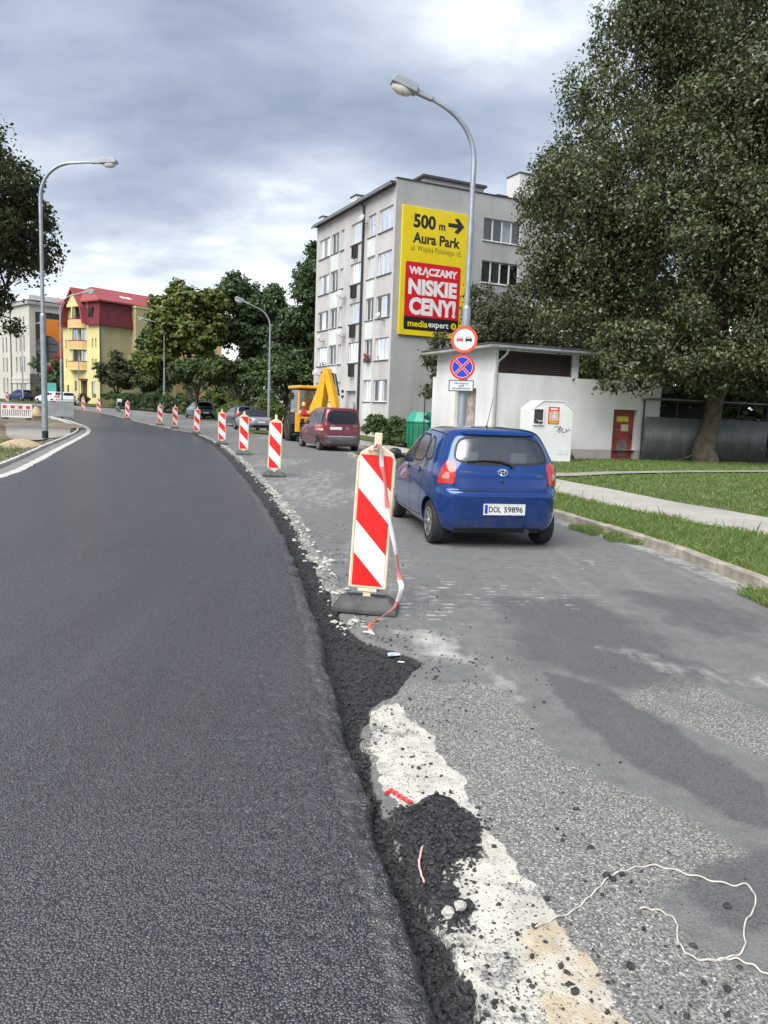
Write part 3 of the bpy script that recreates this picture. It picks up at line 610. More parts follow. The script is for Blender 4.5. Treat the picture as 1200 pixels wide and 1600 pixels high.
n = 900; yy = 15 + 30 * rng.uniform(0, 1, n); ss = np.array([LEFT.s_of_y(a) for a in yy]); off = .8 + rng.exponential(.22, n); p_ = LEFT.at(ss) - LEFT.nor(ss) * off[:, None]; sz = .02 + .05 * rng.uniform(0, 1, n) ** 2
lumps('kerb_spoil', np.c_[p_, .08 + terrain_np(p_[:, 1])], sz, 'dirt', 'clods of dark soil dumped behind the left kerb', .6)
def single_lump(px, py, r, m, label, cat, name, grp=None, seed=0, flat=.7):
    x, y = site(px, py, -.01); rr = random.Random(seed); b = bmesh.new(); bmesh.ops.create_icosphere(b, subdivisions=2, radius=r)
    for v in b.verts: v.co *= rr.uniform(.82, 1.18); v.co.z *= flat
    m_ = bpy.data.meshes.new(name); b.to_mesh(m_); b.free(); o = link(name, m_, MATS[m]); o.location = (x, y, road_z(x, y) + r * flat * .7); o.rotation_euler = (0, 0, rr.uniform(0, 6))
    return tag(o, label, cat, grp)
single_lump(699, 1436, .024, 'pale_rubble', 'pale grey stone chip beside the asphalt heap, left of its twin', 'stone', 'stone', seed=1)
single_lump(718, 1430, .022, 'pale_rubble', 'pale grey stone chip beside the asphalt heap, right of its twin', 'stone', 'stone', seed=2)
for k, (px, py, r, l) in enumerate([(948, 1371, .016, 'large black asphalt lump under the white cord, left of its neighbour'), (958, 1376, .012, 'smaller black asphalt lump under the white cord'), (972, 1368, .011, 'black asphalt lump just right of the cord crossing'),
        (1136, 1416, .014, 'lone black asphalt lump inside the loop of white cord'), (855, 1407, .012, 'black asphalt lump by the tip of the worn white line'), (898, 1553, .013, 'black asphalt lump on the ochre end of the white line'),
        (985, 1512, .014, 'flat black asphalt lump below the loop of white cord'), (1136, 1547, .012, 'small black asphalt lump near the lower right cord end')]):
    single_lump(px, py, r, 'crumb', l, 'asphalt lump', 'asphalt_lump', 'single asphalt lumps on the old road', 10 + k)
def cord(name, lines, r, m, label, cat, lift=.004):
    mb = MB()
    for ln in lines:
        c_ = Curve2([site(a, b, -.01) for a, b in ln]); pts = c_.at(np.linspace(0, c_.len, 8 * len(ln)))
        mb.tube([(x, y, road_z(x, y) + lift + .004 * math.sin(i * .9)) for i, (x, y) in enumerate(pts)], r, 6)
    return tag(mb.build(name, m, None, True), label, cat)
cord('cord', [[(836, 1453), (870, 1437), (897, 1425), (930, 1395), (960, 1368), (1020, 1354), (1080, 1368), (1140, 1383), (1167, 1383), (1180, 1401), (1177, 1422), (1165, 1440), (1162, 1461), (1165, 1473), (1155, 1491), (1125, 1500), (1104, 1502)],
              [(1260, 1560), (1200, 1524), (1176, 1509), (1150, 1499), (1125, 1500), (1104, 1502), (1077, 1494), (1059, 1470), (1057, 1443), (1041, 1429), (1020, 1422), (999, 1421)]], .0030, M('cord_white', (.50, .48, .43), .7, var=.15, vs=20), 'dirty white cord lying in a loop on the old road', 'cord', .006)
cord('tape_scrap', [[(601, 1247), (612, 1243), (624, 1250), (633, 1256), (643, 1262)]], .007, M('tape_red', (.62, .03, .035), .45, var=.15), 'red plastic tape scrap in the broken edge', 'tape', .012)
cord('plastic_strip', [[(661, 1336), (654, 1362), (657, 1380), (662, 1394)]], .004, M('tape_pink', (.66, .42, .40), .5, var=.2), 'thin pink and white plastic strip beside the asphalt heap', 'litter', .02)
def card(name, px, py, w, d, rz, m, label):
    x, y = site(px, py, -.03); mb = MB(); mb.box(-w / 2, w / 2, -d / 2, d / 2, 0, .006); o = mb.build(name, m, None, bevel=.002); o.location = (x, y, road_z(x, y) + .022); o.rotation_euler = (R(8), R(-6), rz)
    return tag(o, label, 'litter')
card('plastic_wrapper', 620, 1019, .13, .05, R(4), M('wrap_blue', (.42, .50, .72), .35, var=.5, vs=20), 'crumpled pale blue wrapper in the hole by the nearest barrier')
card('paper_scrap', 627, 1031, .05, .012, R(-25), MATS['white_paint'], 'white paper scrap just below the blue wrapper')
card('paper_scrap', 574, 996, .07, .02, R(-25), MATS['white_paint'], 'white paper scrap under the tail of barrier tape')
# ------------------------------------------------------------------ trees and shrubs
M('bark', (.105, .085, .062), .95, var=.4, vs=3, bump=1.0, bs=14)
M('bark_dark', (.05, .043, .035), .95, var=.4, vs=4, bump=.8, bs=14)
leaf_mat('leaf_olive', [(.033, .049, .018), (.048, .070, .025), (.067, .094, .034), (.091, .121, .046), (.132, .155, .070), (.27, .275, .18)], .33, .25)
leaf_mat('leaf_chestnut', [(.062, .100, .022), (.098, .142, .032), (.132, .175, .042), (.165, .195, .048), (.20, .185, .055)], .5, .25)
leaf_mat('leaf_dark', [(.036, .064, .024), (.055, .092, .034), (.076, .122, .046), (.105, .155, .060)], .45, .2)
leaf_mat('leaf_mid', [(.048, .080, .026), (.068, .108, .036), (.094, .138, .048), (.126, .172, .060)], .5, .28)
leaf_mat('leaf_left', [(.030, .044, .015), (.044, .062, .020), (.060, .082, .027), (.082, .102, .036)], .5, .3)
leaf_mat('leaf_bright', [(.07, .11, .02), (.10, .15, .03), (.14, .19, .045), (.18, .22, .06)], .5, .3)
leaf_mat('leaf_grey', [(.045, .06, .025), (.065, .08, .036), (.09, .10, .05), (.12, .12, .07)], .5, .3)
def leaf_quads(c, outw, size, aspect=.55, up=.5, droop=0.0):
    n = len(c); nr = outw * .7 + rng.normal(0, .6, (n, 3)); nr[:, 2] += up; nr /= np.linalg.norm(nr, axis=1, keepdims=True) + 1e-9
    a = rng.normal(0, 1, (n, 3)); a[:, 2] -= droop; a -= nr * np.sum(a * nr, 1, keepdims=True); a /= np.linalg.norm(a, axis=1, keepdims=True) + 1e-9
    b = np.cross(nr, a); s = (size * rng.uniform(.6, 1.35, n))[:, None]
    v = np.stack([c - a * s * .5, c + b * s * aspect * .5 - a * s * .05 + nr * s * .06, c + a * s * .5, c - b * s * aspect * .5 - a * s * .05 + nr * s * .06], 1)
    return v.reshape(-1, 3)
def crown_lobes(c, r, n, lr, seed, lo=-.9):
    rr = np.random.default_rng(seed); d = rr.normal(0, 1, (n * 3, 3)); d /= np.linalg.norm(d, axis=1, keepdims=True); d = d[d[:, 2] > lo][:n]
    k = rr.uniform(.35, .92, len(d)); cen = np.array(c) + d * k[:, None] * np.array(r); rad = rr.uniform(lr[0], lr[1], len(d))
    return np.c_[cen, rad]
def foliage(lobes, total, size, seed, strands=0.0, slen=1.0, shell=.15, squash=.75, up=.5, droop=0.0, aspect=.55):
    rr = np.random.default_rng(seed); wgt = lobes[:, 3] ** 2; wgt = wgt / wgt.sum(); li = rr.choice(len(lobes), total, p=wgt)
    d = rr.normal(0, 1, (total, 3)); d /= np.linalg.norm(d, axis=1, keepdims=True); d[:, 2] = np.where(d[:, 2] < -.2, -d[:, 2] * .6, d[:, 2]) if strands == 0 else d[:, 2]
    rad = rr.uniform(shell, 1, total) ** .45 * (1 + rr.normal(0, .13, total))
    # twig structure: leaves gather round a limited set of twig tips in each lobe
    tips = rr.normal(0, 1, (len(lobes), 20, 3)); tips /= np.linalg.norm(tips, axis=2, keepdims=True)
    tp = tips[li, rr.integers(0, 20, total)]; mixv = rr.uniform(.5, .97, total)[:, None]; d = d * (1 - mixv) + tp * mixv; d /= np.linalg.norm(d, axis=1, keepdims=True) + 1e-9
    p = lobes[li, :3] + d * (rad * lobes[li, 3])[:, None] * np.array([1, 1, squash])
    if strands:
        s = rr.uniform(0, 1, total) < strands; p[s, 2] -= rr.exponential(slen, s.sum()) * np.clip((p[s, 2] - 3.2) / 5, .08, 1); p[s, :2] = np.round(p[s, :2] / .34) * .34 + rr.normal(0, .05, (s.sum(), 2))
    return leaf_quads(p, d, size, aspect, up, droop)
def quad_idx(n): return (np.arange(n)[:, None] * 4 + np.arange(4)[None])
def limb(mb, a, b, r0, r1, rr, bend=.12, n=7, seg=8):
    a, b = Vector(a), Vector(b); L = (b - a).length; off = Vector((rr.uniform(-1, 1), rr.uniform(-1, 1), rr.uniform(-.2, .8))) * L * bend
    pts = []; rad = []
    for i in range(n):
        t = i / (n - 1); pts.append(a.lerp(b, t) + off * math.sin(math.pi * t) + Vector((rr.uniform(-1, 1), rr.uniform(-1, 1), 0)) * L * .012); rad.append(r0 + (r1 - r0) * t ** .8)
    mb.tube(pts, rad, seg); return pts
def tree(name, label, base, lobes, nleaf, size, leafm, trunk, r0, seed, bark='bark', group=None, nlimb=14, flare=1.5, **kw):
    rr = random.Random(seed); x, y = base; z = terrain(y); root = thing(name, label, 'tree', (x, y, z), 0, group)
    lob = lobes.copy(); lob[:, 0] -= x; lob[:, 1] -= y
    mb = MB(); pts = [Vector(p) for p in trunk]; rad = [r0 * (flare if i == 0 else (1.12 if i == 1 else 1 - .62 * i / len(pts))) for i in range(len(pts))]
    c_ = []; k_ = []
    for i in range(len(pts) - 1):
        for t in (0, .25, .5, .75): c_.append(pts[i].lerp(pts[i + 1], t)); k_.append(rad[i] + (rad[i + 1] - rad[i]) * t)
    c_.append(pts[-1]); k_.append(rad[-1]); mb.tube(c_, k_, 14)
    for i in range(nlimb):
        l = lob[rr.randrange(len(lob))]; hi = min(len(c_) - 1, max(int(len(c_) * .35), int(len(c_) * rr.uniform(.35, 1)))); a = c_[hi]
        p = limb(mb, a, l[:3], k_[hi] * rr.uniform(.35, .6), .02, rr)
        for j in range(2):
            l2 = lob[rr.randrange(len(lob))]
            if (Vector(l2[:3]) - p[3]).length < 4.5: limb(mb, p[3], l2[:3], k_[hi] * .22, .012, rr, .1, 5, 6)
    mb.build('trunk', MATS[bark], root, True)
    v = foliage(lob, nleaf, size, seed, **kw)
    link('crown', np_mesh('crown', v, quad_idx(nleaf), smooth=False, mat=MATS[leafm]), None, root)
    return root
# big tree at the right -------------------------------------------------
bx, by = 13.9, 33.6
L = np.vstack([crown_lobes((14.6, 34.8, 13.5), (6.2, 5.5, 8.6), 46, (1.2, 2.1), 11, -.75), crown_lobes((8.6, 33.0, 8.4), (3.0, 3.0, 3.4), 18, (.9, 1.6), 12), crown_lobes((10.6, 31.2, 5.6), (2.2, 1.7, 2.2), 9, (.6, 1.1), 13),
               crown_lobes((15.5, 30.5, 8.0), (3.6, 2.6, 4.2), 16, (1.0, 1.7), 14), crown_lobes((10.9, 34, 16.5), (2.4, 3, 5.0), 12, (1.0, 1.6), 15), [[9.2, 30.6, 4.2, .8], [10.0, 30.2, 4.4, .7], [8.9, 30.9, 5.2, .9]]])
L = np.vstack([L, crown_lobes((9.9, 33.2, 18.0), (1.8, 2, 3.6), 10, (.9, 1.4), 26), crown_lobes((13.9, 30.7, 4.5), (5.2, 1.5, 1.9), 46, (.55, .95), 16, -.95), crown_lobes((9.3, 30.3, 4.3), (1.3, .6, 1.7), 26, (.42, .7), 24, -.97), crown_lobes((6.3, 33.0, 10.2), (1.1, 1.2, 2.4), 12, (.7, 1.1), 25), crown_lobes((8.2, 32.2, 11.0), (2.6, 2.4, 4.6), 18, (1.0, 1.7), 17), crown_lobes((16.5, 31.0, 13.0), (3.4, 2.6, 6.5), 22, (1.2, 1.9), 18), crown_lobes((12.6, 30.6, 12.5), (3.6, 2.0, 6.5), 22, (1.2, 1.9), 19), crown_lobes((7.3, 32.3, 7.0), (1.7, 1.6, 2.6), 12, (.7, 1.1), 20)])
tree('large_tree', 'huge drooping olive green tree standing over the red door hut', (bx, by), L * np.array([1, 1, 1, .9]), 300000, .158, 'leaf_olive', [(0, 0, -.1), (-.12, 0, .5), (.1, 0, 1.6), (.3, .1, 3.0), (-.2, .2, 5.2), (-.9, .4, 8.5), (-.6, .5, 12), (-.2, .6, 16)], .44, 5, nlimb=40, flare=1.4, strands=.34, slen=.8, shell=.42, up=.25, droop=.7)
# gable tree
L = np.vstack([crown_lobes((6.0, 39.5, 6.0), (3.2, 2.4, 2.6), 26, (.7, 1.3), 21), crown_lobes((2.7, 38.6, 4.3), (1.0, 1.2, 1.3), 9, (.35, .7), 22), crown_lobes((2.1, 38.0, 3.1), (.6, .7, 1.2), 6, (.3, .5), 23)])
tree('robinia_tree', 'loose grey green tree between apartment gable and hut roof', (4.6, 39.6), L, 24000, .18, 'leaf_grey', [(0, 0, -.1), (.05, 0, .8), (.1, 0, 2.4), (-.1, .1, 4.2), (.1, .1, 6.5)], .16, 6, nlimb=16, strands=.25, slen=.5, droop=.5)
# dark trees behind the right fence
for i, (x, y, h, r) in enumerate([(18.5, 42, 15, 5.0), (24, 41, 14, 4.8), (13.5, 47, 13, 4.5)]):
    L = crown_lobes((x, y, h * .55), (r, r, h * .45), 32, (1.2, 2.2), 30 + i)
    tree('dark_tree', ['dark tree crowding behind the corrugated fence', 'dark tree at the far right edge behind the fence', 'dark tree behind hut and large tree'][i], (x, y), L, 13000, .38, 'leaf_dark', [(0, 0, -.1), (0, 0, 1), (.1, 0, 4), (0, .1, 8)], .34, 40 + i, 'bark_dark', 'dark trees behind the fence', nlimb=10)
# left tree at the frame edge
L = np.vstack([crown_lobes((-21.0, 38, 10.6), (4.7, 4.5, 4.8), 42, (1.0, 1.7), 51, -.8), crown_lobes((-17.6, 37.5, 10.0), (1.9, 2, 2.4), 14, (.6, 1.0), 52), crown_lobes((-18.9, 37.5, 5.9), (1.5, 1.5, 1.4), 8, (.5, .8), 53)])
tree('lime_tree', 'dark leafy tree entering at the left edge behind the lamp post', (-22.2, 38.2), L, 46000, .23, 'leaf_left', [(0, 0, -.1), (0, 0, 1), (.1, 0, 4), (.4, .1, 9)], .3, 7, 'bark_dark', nlimb=22, strands=.15, slen=.4, droop=.4)
# park trees in the middle
L = np.vstack([crown_lobes((-21.4, 84, 9.0), (4.4, 4, 6.2), 50, (1.1, 1.8), 61, -.8), crown_lobes((-24.6, 83, 6.0), (2.2, 2.5, 4.0), 16, (.9, 1.4), 62)])
tree('chestnut_tree', 'broad yellowish green chestnut tree behind the far lamp', (-21.6, 84.3), L, 44000, .49, 'leaf_chestnut', [(0, 0, -.1), (0, 0, 1), (0, 0, 5), (0, 0, 10)], .4, 8, nlimb=16, up=.7, aspect=.7)
L = crown_lobes((-16.2, 90, 9.6), (4.3, 4, 6.6), 46, (1.0, 1.8), 63, -.8)
tree('maple_tree', 'dark green tree right of the broad chestnut', (-16.3, 90.2), L, 34000, .42, 'leaf_dark', [(0, 0, -.1), (0, 0, 1), (0, 0, 5), (0, 0, 10)], .35, 9, 'bark_dark', nlimb=14)
L = np.vstack([crown_lobes((-7.0, 74, 9.4), (2.8, 3, 8.4), 44, (.9, 1.6), 64, -.9), crown_lobes((-9.8, 74, 6.8), (1.6, 2, 3.6), 12, (.7, 1.2), 65)])
tree('poplar_tree', 'tall dark poplar against the far end of the apartment block', (-7.3, 74.3), L, 27000, .38, 'leaf_dark', [(0, 0, -.1), (0, 0, 1), (0, 0, 6), (0, 0, 14)], .35, 10, 'bark_dark', nlimb=14)
L = crown_lobes((-12.6, 96, 8.2), (2.4, 3, 4.0), 20, (.8, 1.3), 66)
tree('pale_tree', 'small grey green tree seen between dark tree and poplar', (-12.6, 96.2), L, 7000, .4, 'leaf_grey', [(0, 0, -.1), (0, 0, 1), (0, 0, 4), (0, 0, 7)], .2, 66, nlimb=8)
for i, (x, y, h, r) in enumerate([(-16.6, 67.5, 5.2, 3.2), (-12.6, 66, 5.6, 3.4), (-8.4, 65, 5.7, 3.2), (-5.3, 66.5, 5.4, 2.6)]):
    z0 = terrain(y); L = crown_lobes((x, y, h * .70), (r, r * .8, h * .26), 30, (.55, .95), 70 + i, -.4)
    tree('umbrella_tree', ['leftmost low umbrella crowned tree behind the teal car', 'low umbrella crowned tree second from left behind the estate car', 'low umbrella crowned tree behind the mid lamp post', 'low umbrella crowned tree touching the apartment block'][i], (x, y), L, 17500, .28, 'leaf_mid', [(0, 0, -.1), (.1, 0, .8), (-.1, 0, 1.8), (0, 0, 3.0)], .15, 80 + i, 'bark_dark', 'low trees in the park', nlimb=14, flare=1.2, up=.8)
for i, (x, y, h, r, mt, lb) in enumerate([(-33.0, 95, 6.6, 2.9, 'leaf_grey', 'small grey green tree before the yellow house'), (-30.0, 97, 10.5, 2.9, 'leaf_dark', 'dark slim tree right of the yellow house'), (-27.4, 92, 6.0, 2.6, 'leaf_mid', 'small round tree below the chestnut')]):
    L = crown_lobes((x, y, h * .6), (r, r, h * .38), 24, (.6, 1.1), 90 + i, -.8)
    tree('garden_tree', lb, (x, y), L, 11000, .32, mt, [(0, 0, -.1), (.1, 0, .8), (-.1, 0, 2), (0, 0, 4)], .15, 95 + i, 'bark_dark', nlimb=10, flare=1.2)
def shrub(name, label, poly_c, r, n, size, mt, seed, cat='shrub', group=None, nl=16, lr=(.25, .45)):
    x, y, z = poly_c; root = thing(name, label, cat, (x, y, terrain(y) + z), 0, group); L = crown_lobes((0, 0, r[2] * .95), r, nl, lr, seed, -.5); rr = random.Random(seed); mb = MB()
    for k in range(5): l = L[rr.randrange(len(L))]; mb = MB(); limb(mb, (l[0] * .25, l[1] * .25, 0), l[:3], .03, .008, rr, .1, 4, 5); mb.build('stem', MATS['bark_dark'], root, True)
    link('foliage', np_mesh('foliage', foliage(L, n, size, seed), quad_idx(n), smooth=False, mat=MATS[mt]), None, root)
    return root
def hedge(name, label, a, b, w, h, n, size, mt, seed):
    a, b = Vector((*a, 0)), Vector((*b, 0)); Ln = (b - a).length; root = thing(name, label, 'hedge', (a.x, a.y, terrain(a.y)), math.atan2(b.y - a.y, b.x - a.x)); rr = np.random.default_rng(seed)
    nl = int(Ln * 11); L = np.c_[rr.uniform(.2, Ln - .2, nl), rr.uniform(-w / 2 + .2, w / 2 - .2, nl), rr.uniform(.25, h - .3, nl), rr.uniform(.28, .42, nl)]
    mb = MB()
    for k in range(int(Ln * 1.2)): x = rr.uniform(.2, Ln - .2); mb = MB(); mb.tube([(x, 0, -.05), (x + rr.uniform(-.1, .1), rr.uniform(-.2, .2), h * .7)], [.025, .008], 5); mb.build('stem', MATS['bark_dark'], root, True)
    link('foliage', np_mesh('foliage', foliage(L, n, size, seed), quad_idx(n), smooth=False, mat=MATS[mt]), None, root)
    return root
hedge('hedge', 'clipped green hedge between maroon van and green bin', (-1.3, 38.3), (1.35, 36.6), 1.2, 1.55, 17000, .12, 'leaf_mid', 101)
hedge('hedge', 'dark hedge along the park left of the teal car', (-31.5, 89), (-20.5, 78), 1.4, 1.9, 16000, .2, 'leaf_dark', 102)
hedge('hedge', 'dark low hedge row beneath the umbrella trees', (-20.0, 76), (-5.5, 70.5), 2.0, 3.0, 18000, .25, 'leaf_mid', 103)
shrub('bush', 'bright green bush behind the teal car', (-15.6, 74, 0), (1.8, 1.2, 1.3), 6000, .18, 'leaf_bright', 104, nl=20, lr=(.4, .7))
shrub('bush', 'bright yellow green bush left of the estate car', (-12.5, 63.5, 0), (1.5, 1.0, .9), 5000, .15, 'leaf_bright', 105, nl=18, lr=(.3, .6))
shrub('bush', 'bright yellow green bush above the silver cabriolet', (-9.2, 60.5, 0), (1.5, 1.0, 1.0), 5000, .15, 'leaf_bright', 106, nl=18, lr=(.3, .6))
shrub('bush', 'reddish brown shrub by the yellow house steps', (-38.8, 98.5, 0), (1.0, .8, .7), 2500, .16, 'leaf_left', 107)
shrub('bush', 'small green bush at the corner of the yellow house', (-34.5, 97.2, 0), (1.4, 1, 1.0), 3000, .16, 'leaf_mid', 108)
shrub('weed_clump', 'small weed clump at the foot of the clothing bin', (7.05, 29.9, 0), (.35, .25, .18), 700, .07, 'leaf_mid', 109, 'weeds', nl=8, lr=(.1, .16))

# far belt of trees closing the view
bl = []
for k in range(70):
    a = rng.uniform(-.42, .62); r_ = rng.uniform(122, 150); bl.append((r_ * math.sin(a), r_ * math.cos(a), rng.uniform(2.5, 8.5), rng.uniform(2.0, 3.6)))
for k in range(60): bl.append((rng.uniform(13, 46), rng.uniform(44, 56), rng.uniform(.8, 7), rng.uniform(1.4, 2.4)))
for k in range(26): bl.append((rng.uniform(-19, -3), rng.uniform(76, 82), rng.uniform(1.0, 3.6), rng.uniform(1.0, 1.6)))
for k in range(34): bl.append((rng.uniform(11.5, 27), rng.uniform(39.5, 43), rng.uniform(.8, 4.6), rng.uniform(.9, 1.4)))
bl = np.array(bl); tag(link('tree_belt', np_mesh('tree_belt', foliage(bl, 56000, .64, 200), quad_idx(56000), smooth=False, mat=MATS['leaf_dark'])), 'far belt of dark trees closing the view', kind='stuff')
# ------------------------------------------------------------------ lamps and signs
def lamp_post(label, base, h, head, rs=1.0, bend=76, tiltz=0.0, sleeve=True, detail=True):
    x, y = base; root = thing('street_lamp', label, 'street lamp', (x, y, terrain(y)), 0, 'street lamps')
    hx, hy = head[0] - x, head[1] - y; hz = head[2] - terrain(y); al = math.hypot(hx, hy); ux, uy = hx / al, hy / al; qe = R(bend); rc = min(1.25, (al - .72) * .8 / (1 - math.cos(qe)))
    hj = h * .46
    mb = MB(); mb.tube([(0, 0, -.1), (0, 0, hj)], .088 * rs, 16); mb.tube([(0, 0, hj), (0, 0, hj + .07)], [.088 * rs, .058 * rs], 16); mb.tube([(0, 0, .55), (0, 0, .56)], .091 * rs, 16); mb.build('pole', MATS['galv'], root, True)
    if sleeve: MB().tube([(0, 0, 0), (0, 0, .42)], .094 * rs, 16).build('sleeve', MATS['black_plastic'], root, True)
    if detail: MB().box(-.05, .05, -.093 * rs, -.08, .8, 1.25).build('hatch', MATS['galv'], root, bevel=.006)
    ztop = hz - .02; dh = al - .70 - rc * (1 - math.cos(qe)); zc_ = ztop - .72 * math.sin(R(9) - tiltz) - rc * math.sin(qe) - dh / math.tan(qe); pts = [(0, 0, hj + .06), (0, 0, zc_)]
    for k in range(1, 9):
        q = k / 8 * qe; pts.append((ux * rc * (1 - math.cos(q)), uy * rc * (1 - math.cos(q)), zc_ + rc * math.sin(q)))
    pts.append((ux * (al - .70), uy * (al - .70), ztop - .72 * math.sin(R(9) - tiltz))); mb = MB(); mb.tube(pts, [.056 * rs] * 2 + [.05 * rs] * 7 + [.04 * rs, .034 * rs], 12); mb.build('arm', MATS['galv'], root, True)
    d = Vector((hx, hy, 0)).normalized(); a = Matrix.Translation((ux * (al - .05), uy * (al - .05), ztop)) @ Matrix.Rotation(math.atan2(uy, ux), 4, 'Z') @ Matrix.Rotation(R(-9) + tiltz, 4, 'Y')
    mb = MB(); mb.prism([(-.72, -.055), (-.30, -.07), (-.30, .07), (-.72, .05)], -.065, .065, 'xz', a)
    mb.prism([(-.32, -.075), (.30, -.075), (.30, .03), (.22, .115), (-.18, .125), (-.32, .09)], -.15, .15, 'xz', a)
    lh = mb.build('lamp_head', MATS['lamp_grey'], root, False, .02, 3)
    mb = MB(); mb.lathe([(.001, -.16), (.06, -.15), (.11, -.12), (.14, -.07), (.145, 0)], 18, a @ Matrix.Translation((.02, 0, -.077)) @ Matrix.Diagonal((1.7, .93, .95, 1)))
    mb.build('lens', M('lens_glass', (.62, .60, .55), .15, var=.15, vs=8, coat=.8), lh, True)
    return root
lamp_post('tall grey street lamp behind the blue car carrying the traffic signs', (1.80, 18.9), 9.1, (0.05, 18.6, 9.07), 1.15, 66, tiltz=R(-10))
lamp_post('grey street lamp at the left with a round sign seen from behind', (-13.5, 30.5), 10.6, (-10.75, 30.3, 10.62), 1.25, 87, tiltz=R(7))
lamp_post('grey street lamp behind the silver cabriolet', (-8.18, 53.3), 8.6, (-10.2, 52.6, 8.75), 1.0, 68, tiltz=R(-10))
lamp_post('grey street lamp in front of the broad chestnut tree', (-23.2, 80.5), 9.6, (-25.5, 80.1, 10.2), 1.0)
lamp_post('grey street lamp before the yellow house balconies', (-24.3, 57.8), 9.4, (-21.9, 57.6, 9.6), 1.0)
lamp_post('thin far street lamp against the grey mural building', (-47.5, 101), 10.0, (-44.6, 100.6, 11.4), 1.0, detail=False)
lamp_post('farthest thin street lamp at the left frame edge', (-58.5, 104), 7.6, (-61.3, 103.6, 9.4), 1.0, detail=False)
mb = MB(); mb.tube([(0, 0, -.1), (0, 0, 5.6)], .05, 10); o = mb.build('sign_post', MATS['galv'], None, True); o.location = (-38.6, 97.0, terrain(97)); tag(o, 'thin bare grey pole before the yellow house door', 'pole')

def disc(mb, r, y0, y1, n=40, cx=0, cz=0):
    mb.tube([(cx, y0, cz), (cx, y1, cz)], r, n)
M('sign_red', (.60, .035, .02), .4, var=.1); M('sign_orange_red', (.62, .085, .04), .45, var=.12, vs=6); M('sign_blue', (.008, .035, .52), .4, var=.12); M('sign_white', (.60, .64, .66), .4, var=.05); M('sign_grey', (.095, .10, .108), .55, .3, var=.12); M('sign_black', (.01, .01, .012), .45)
def ring(mb, r0, r1, y0, y1, n=40):
    vv = []; ff = []
    for k in range(n):
        q = 2 * math.pi * k / n; c_, s_ = math.cos(q), math.sin(q)
        vv += [(r0 * c_, y0, r0 * s_), (r1 * c_, y0, r1 * s_), (r1 * c_, y1, r1 * s_), (r0 * c_, y1, r0 * s_)]
    for k in range(n):
        a, b = k * 4, (k + 1) % n * 4
        for i in range(4): ff.append((a + i, b + i, b + (i + 1) % 4, a + (i + 1) % 4))
    mb.add(vv, ff)
fy = 18.72; yaw = R(-6)
s = thing('no_overtaking_sign', 'round red rimmed sign with a red and a black car, topmost on the lamp', 'road sign', (1.76, fy, 3.45), yaw)
mb = MB(); disc(mb, .315, .012, .02); mb.build('plate', MATS['sign_grey'], s, True); mb = MB(); disc(mb, .255, .006, .012); mb.build('face', MATS['sign_white'], s, True)
mb = MB(); ring(mb, .25, .315, .003, .012); mb.build('rim', MATS['sign_orange_red'], s, True)
for cx_, m_ in ((-.105, 'sign_red'), (.105, 'sign_black')):
    mb = MB(); mb.prism([(cx_ - .075, -.035), (cx_ + .075, -.035), (cx_ + .075, .012), (cx_ + .062, .02), (cx_ + .055, .062), (cx_ - .055, .062), (cx_ - .062, .02), (cx_ - .075, .012)], .002, .006)
    mb.box(cx_ - .07, cx_ - .045, .002, .006, -.06, -.036); mb.box(cx_ + .045, cx_ + .07, .002, .006, -.06, -.036); g = mb.build('car_symbol', MATS[m_], s)
    mb = MB(); mb.prism([(cx_ - .048, .022), (cx_ + .048, .022), (cx_ + .042, .05), (cx_ - .042, .05)], -.001, .0018); mb.build('symbol_window', MATS['sign_white'], g)
s = thing('no_stopping_sign', 'round blue sign crossed by a red X on the lamp post', 'road sign', (1.745, fy, 2.80), yaw)
mb = MB(); disc(mb, .30, .012, .02); mb.build('plate', MATS['sign_grey'], s, True); mb = MB(); disc(mb, .25, .006, .012); mb.build('face', MATS['sign_blue'], s, True)
mb = MB(); ring(mb, .235, .245, .004, .012); mb.build('inner_line', MATS['sign_white'], s, True); mb = MB(); ring(mb, .245, .30, .003, .012); mb.build('rim', MATS['sign_red'], s, True)
for a, y_ in ((R(45), .0025), (R(-45), .0005)):
    mb = MB(); mt_ = Matrix.Rotation(a, 4, 'Y'); mb.box(-.236, .236, y_ + .0008, y_ + .0045, -.032, .032, mt_); mb.build('cross_border', MATS['sign_white'], s); mb = MB(); mb.box(-.24, .24, y_, y_ + .0035, -.024, .024, mt_); mb.build('cross_bar', MATS['sign_red'], s)
def text(name, body, size, m, parent, loc, rot=(R(90), 0, 0), sx=1.0, bold=0.0, ext=.0, align='CENTER', space=1.0):
    c = bpy.data.curves.new(name, 'FONT'); c.body = body; c.size = size; c.offset = bold; c.extrude = ext; c.align_x = align; c.align_y = 'CENTER'; c.space_character = space; c.resolution_u = 3
    t = bpy.data.objects.new(name, c); me_ = bpy.data.meshes.new_from_object(t); bpy.data.objects.remove(t); bpy.data.curves.remove(c)
    o = link(name, me_, m, parent); o.location = loc; o.rotation_euler = rot; o.scale = (sx, 1, 1); return o
s = thing('supplementary_plate', 'small white plate with three lines of text under the blue sign', 'sign plate', (1.74, fy, 2.36), yaw)
mb = MB(); mb.box(-.30, .30, .012, .02, -.135, .135); mb.build('plate', MATS['sign_grey'], s, bevel=.01); mb = MB(); mb.box(-.275, .275, .006, .0115, -.11, .11); mb.build('face', MATS['sign_white'], s)
for k, l in enumerate(('Nie dotyczy', 'osób', 'upoważnionych')): text('lettering', l, .068, MATS['sign_black'], s, (0, .004, .06 - k * .06), bold=.001)
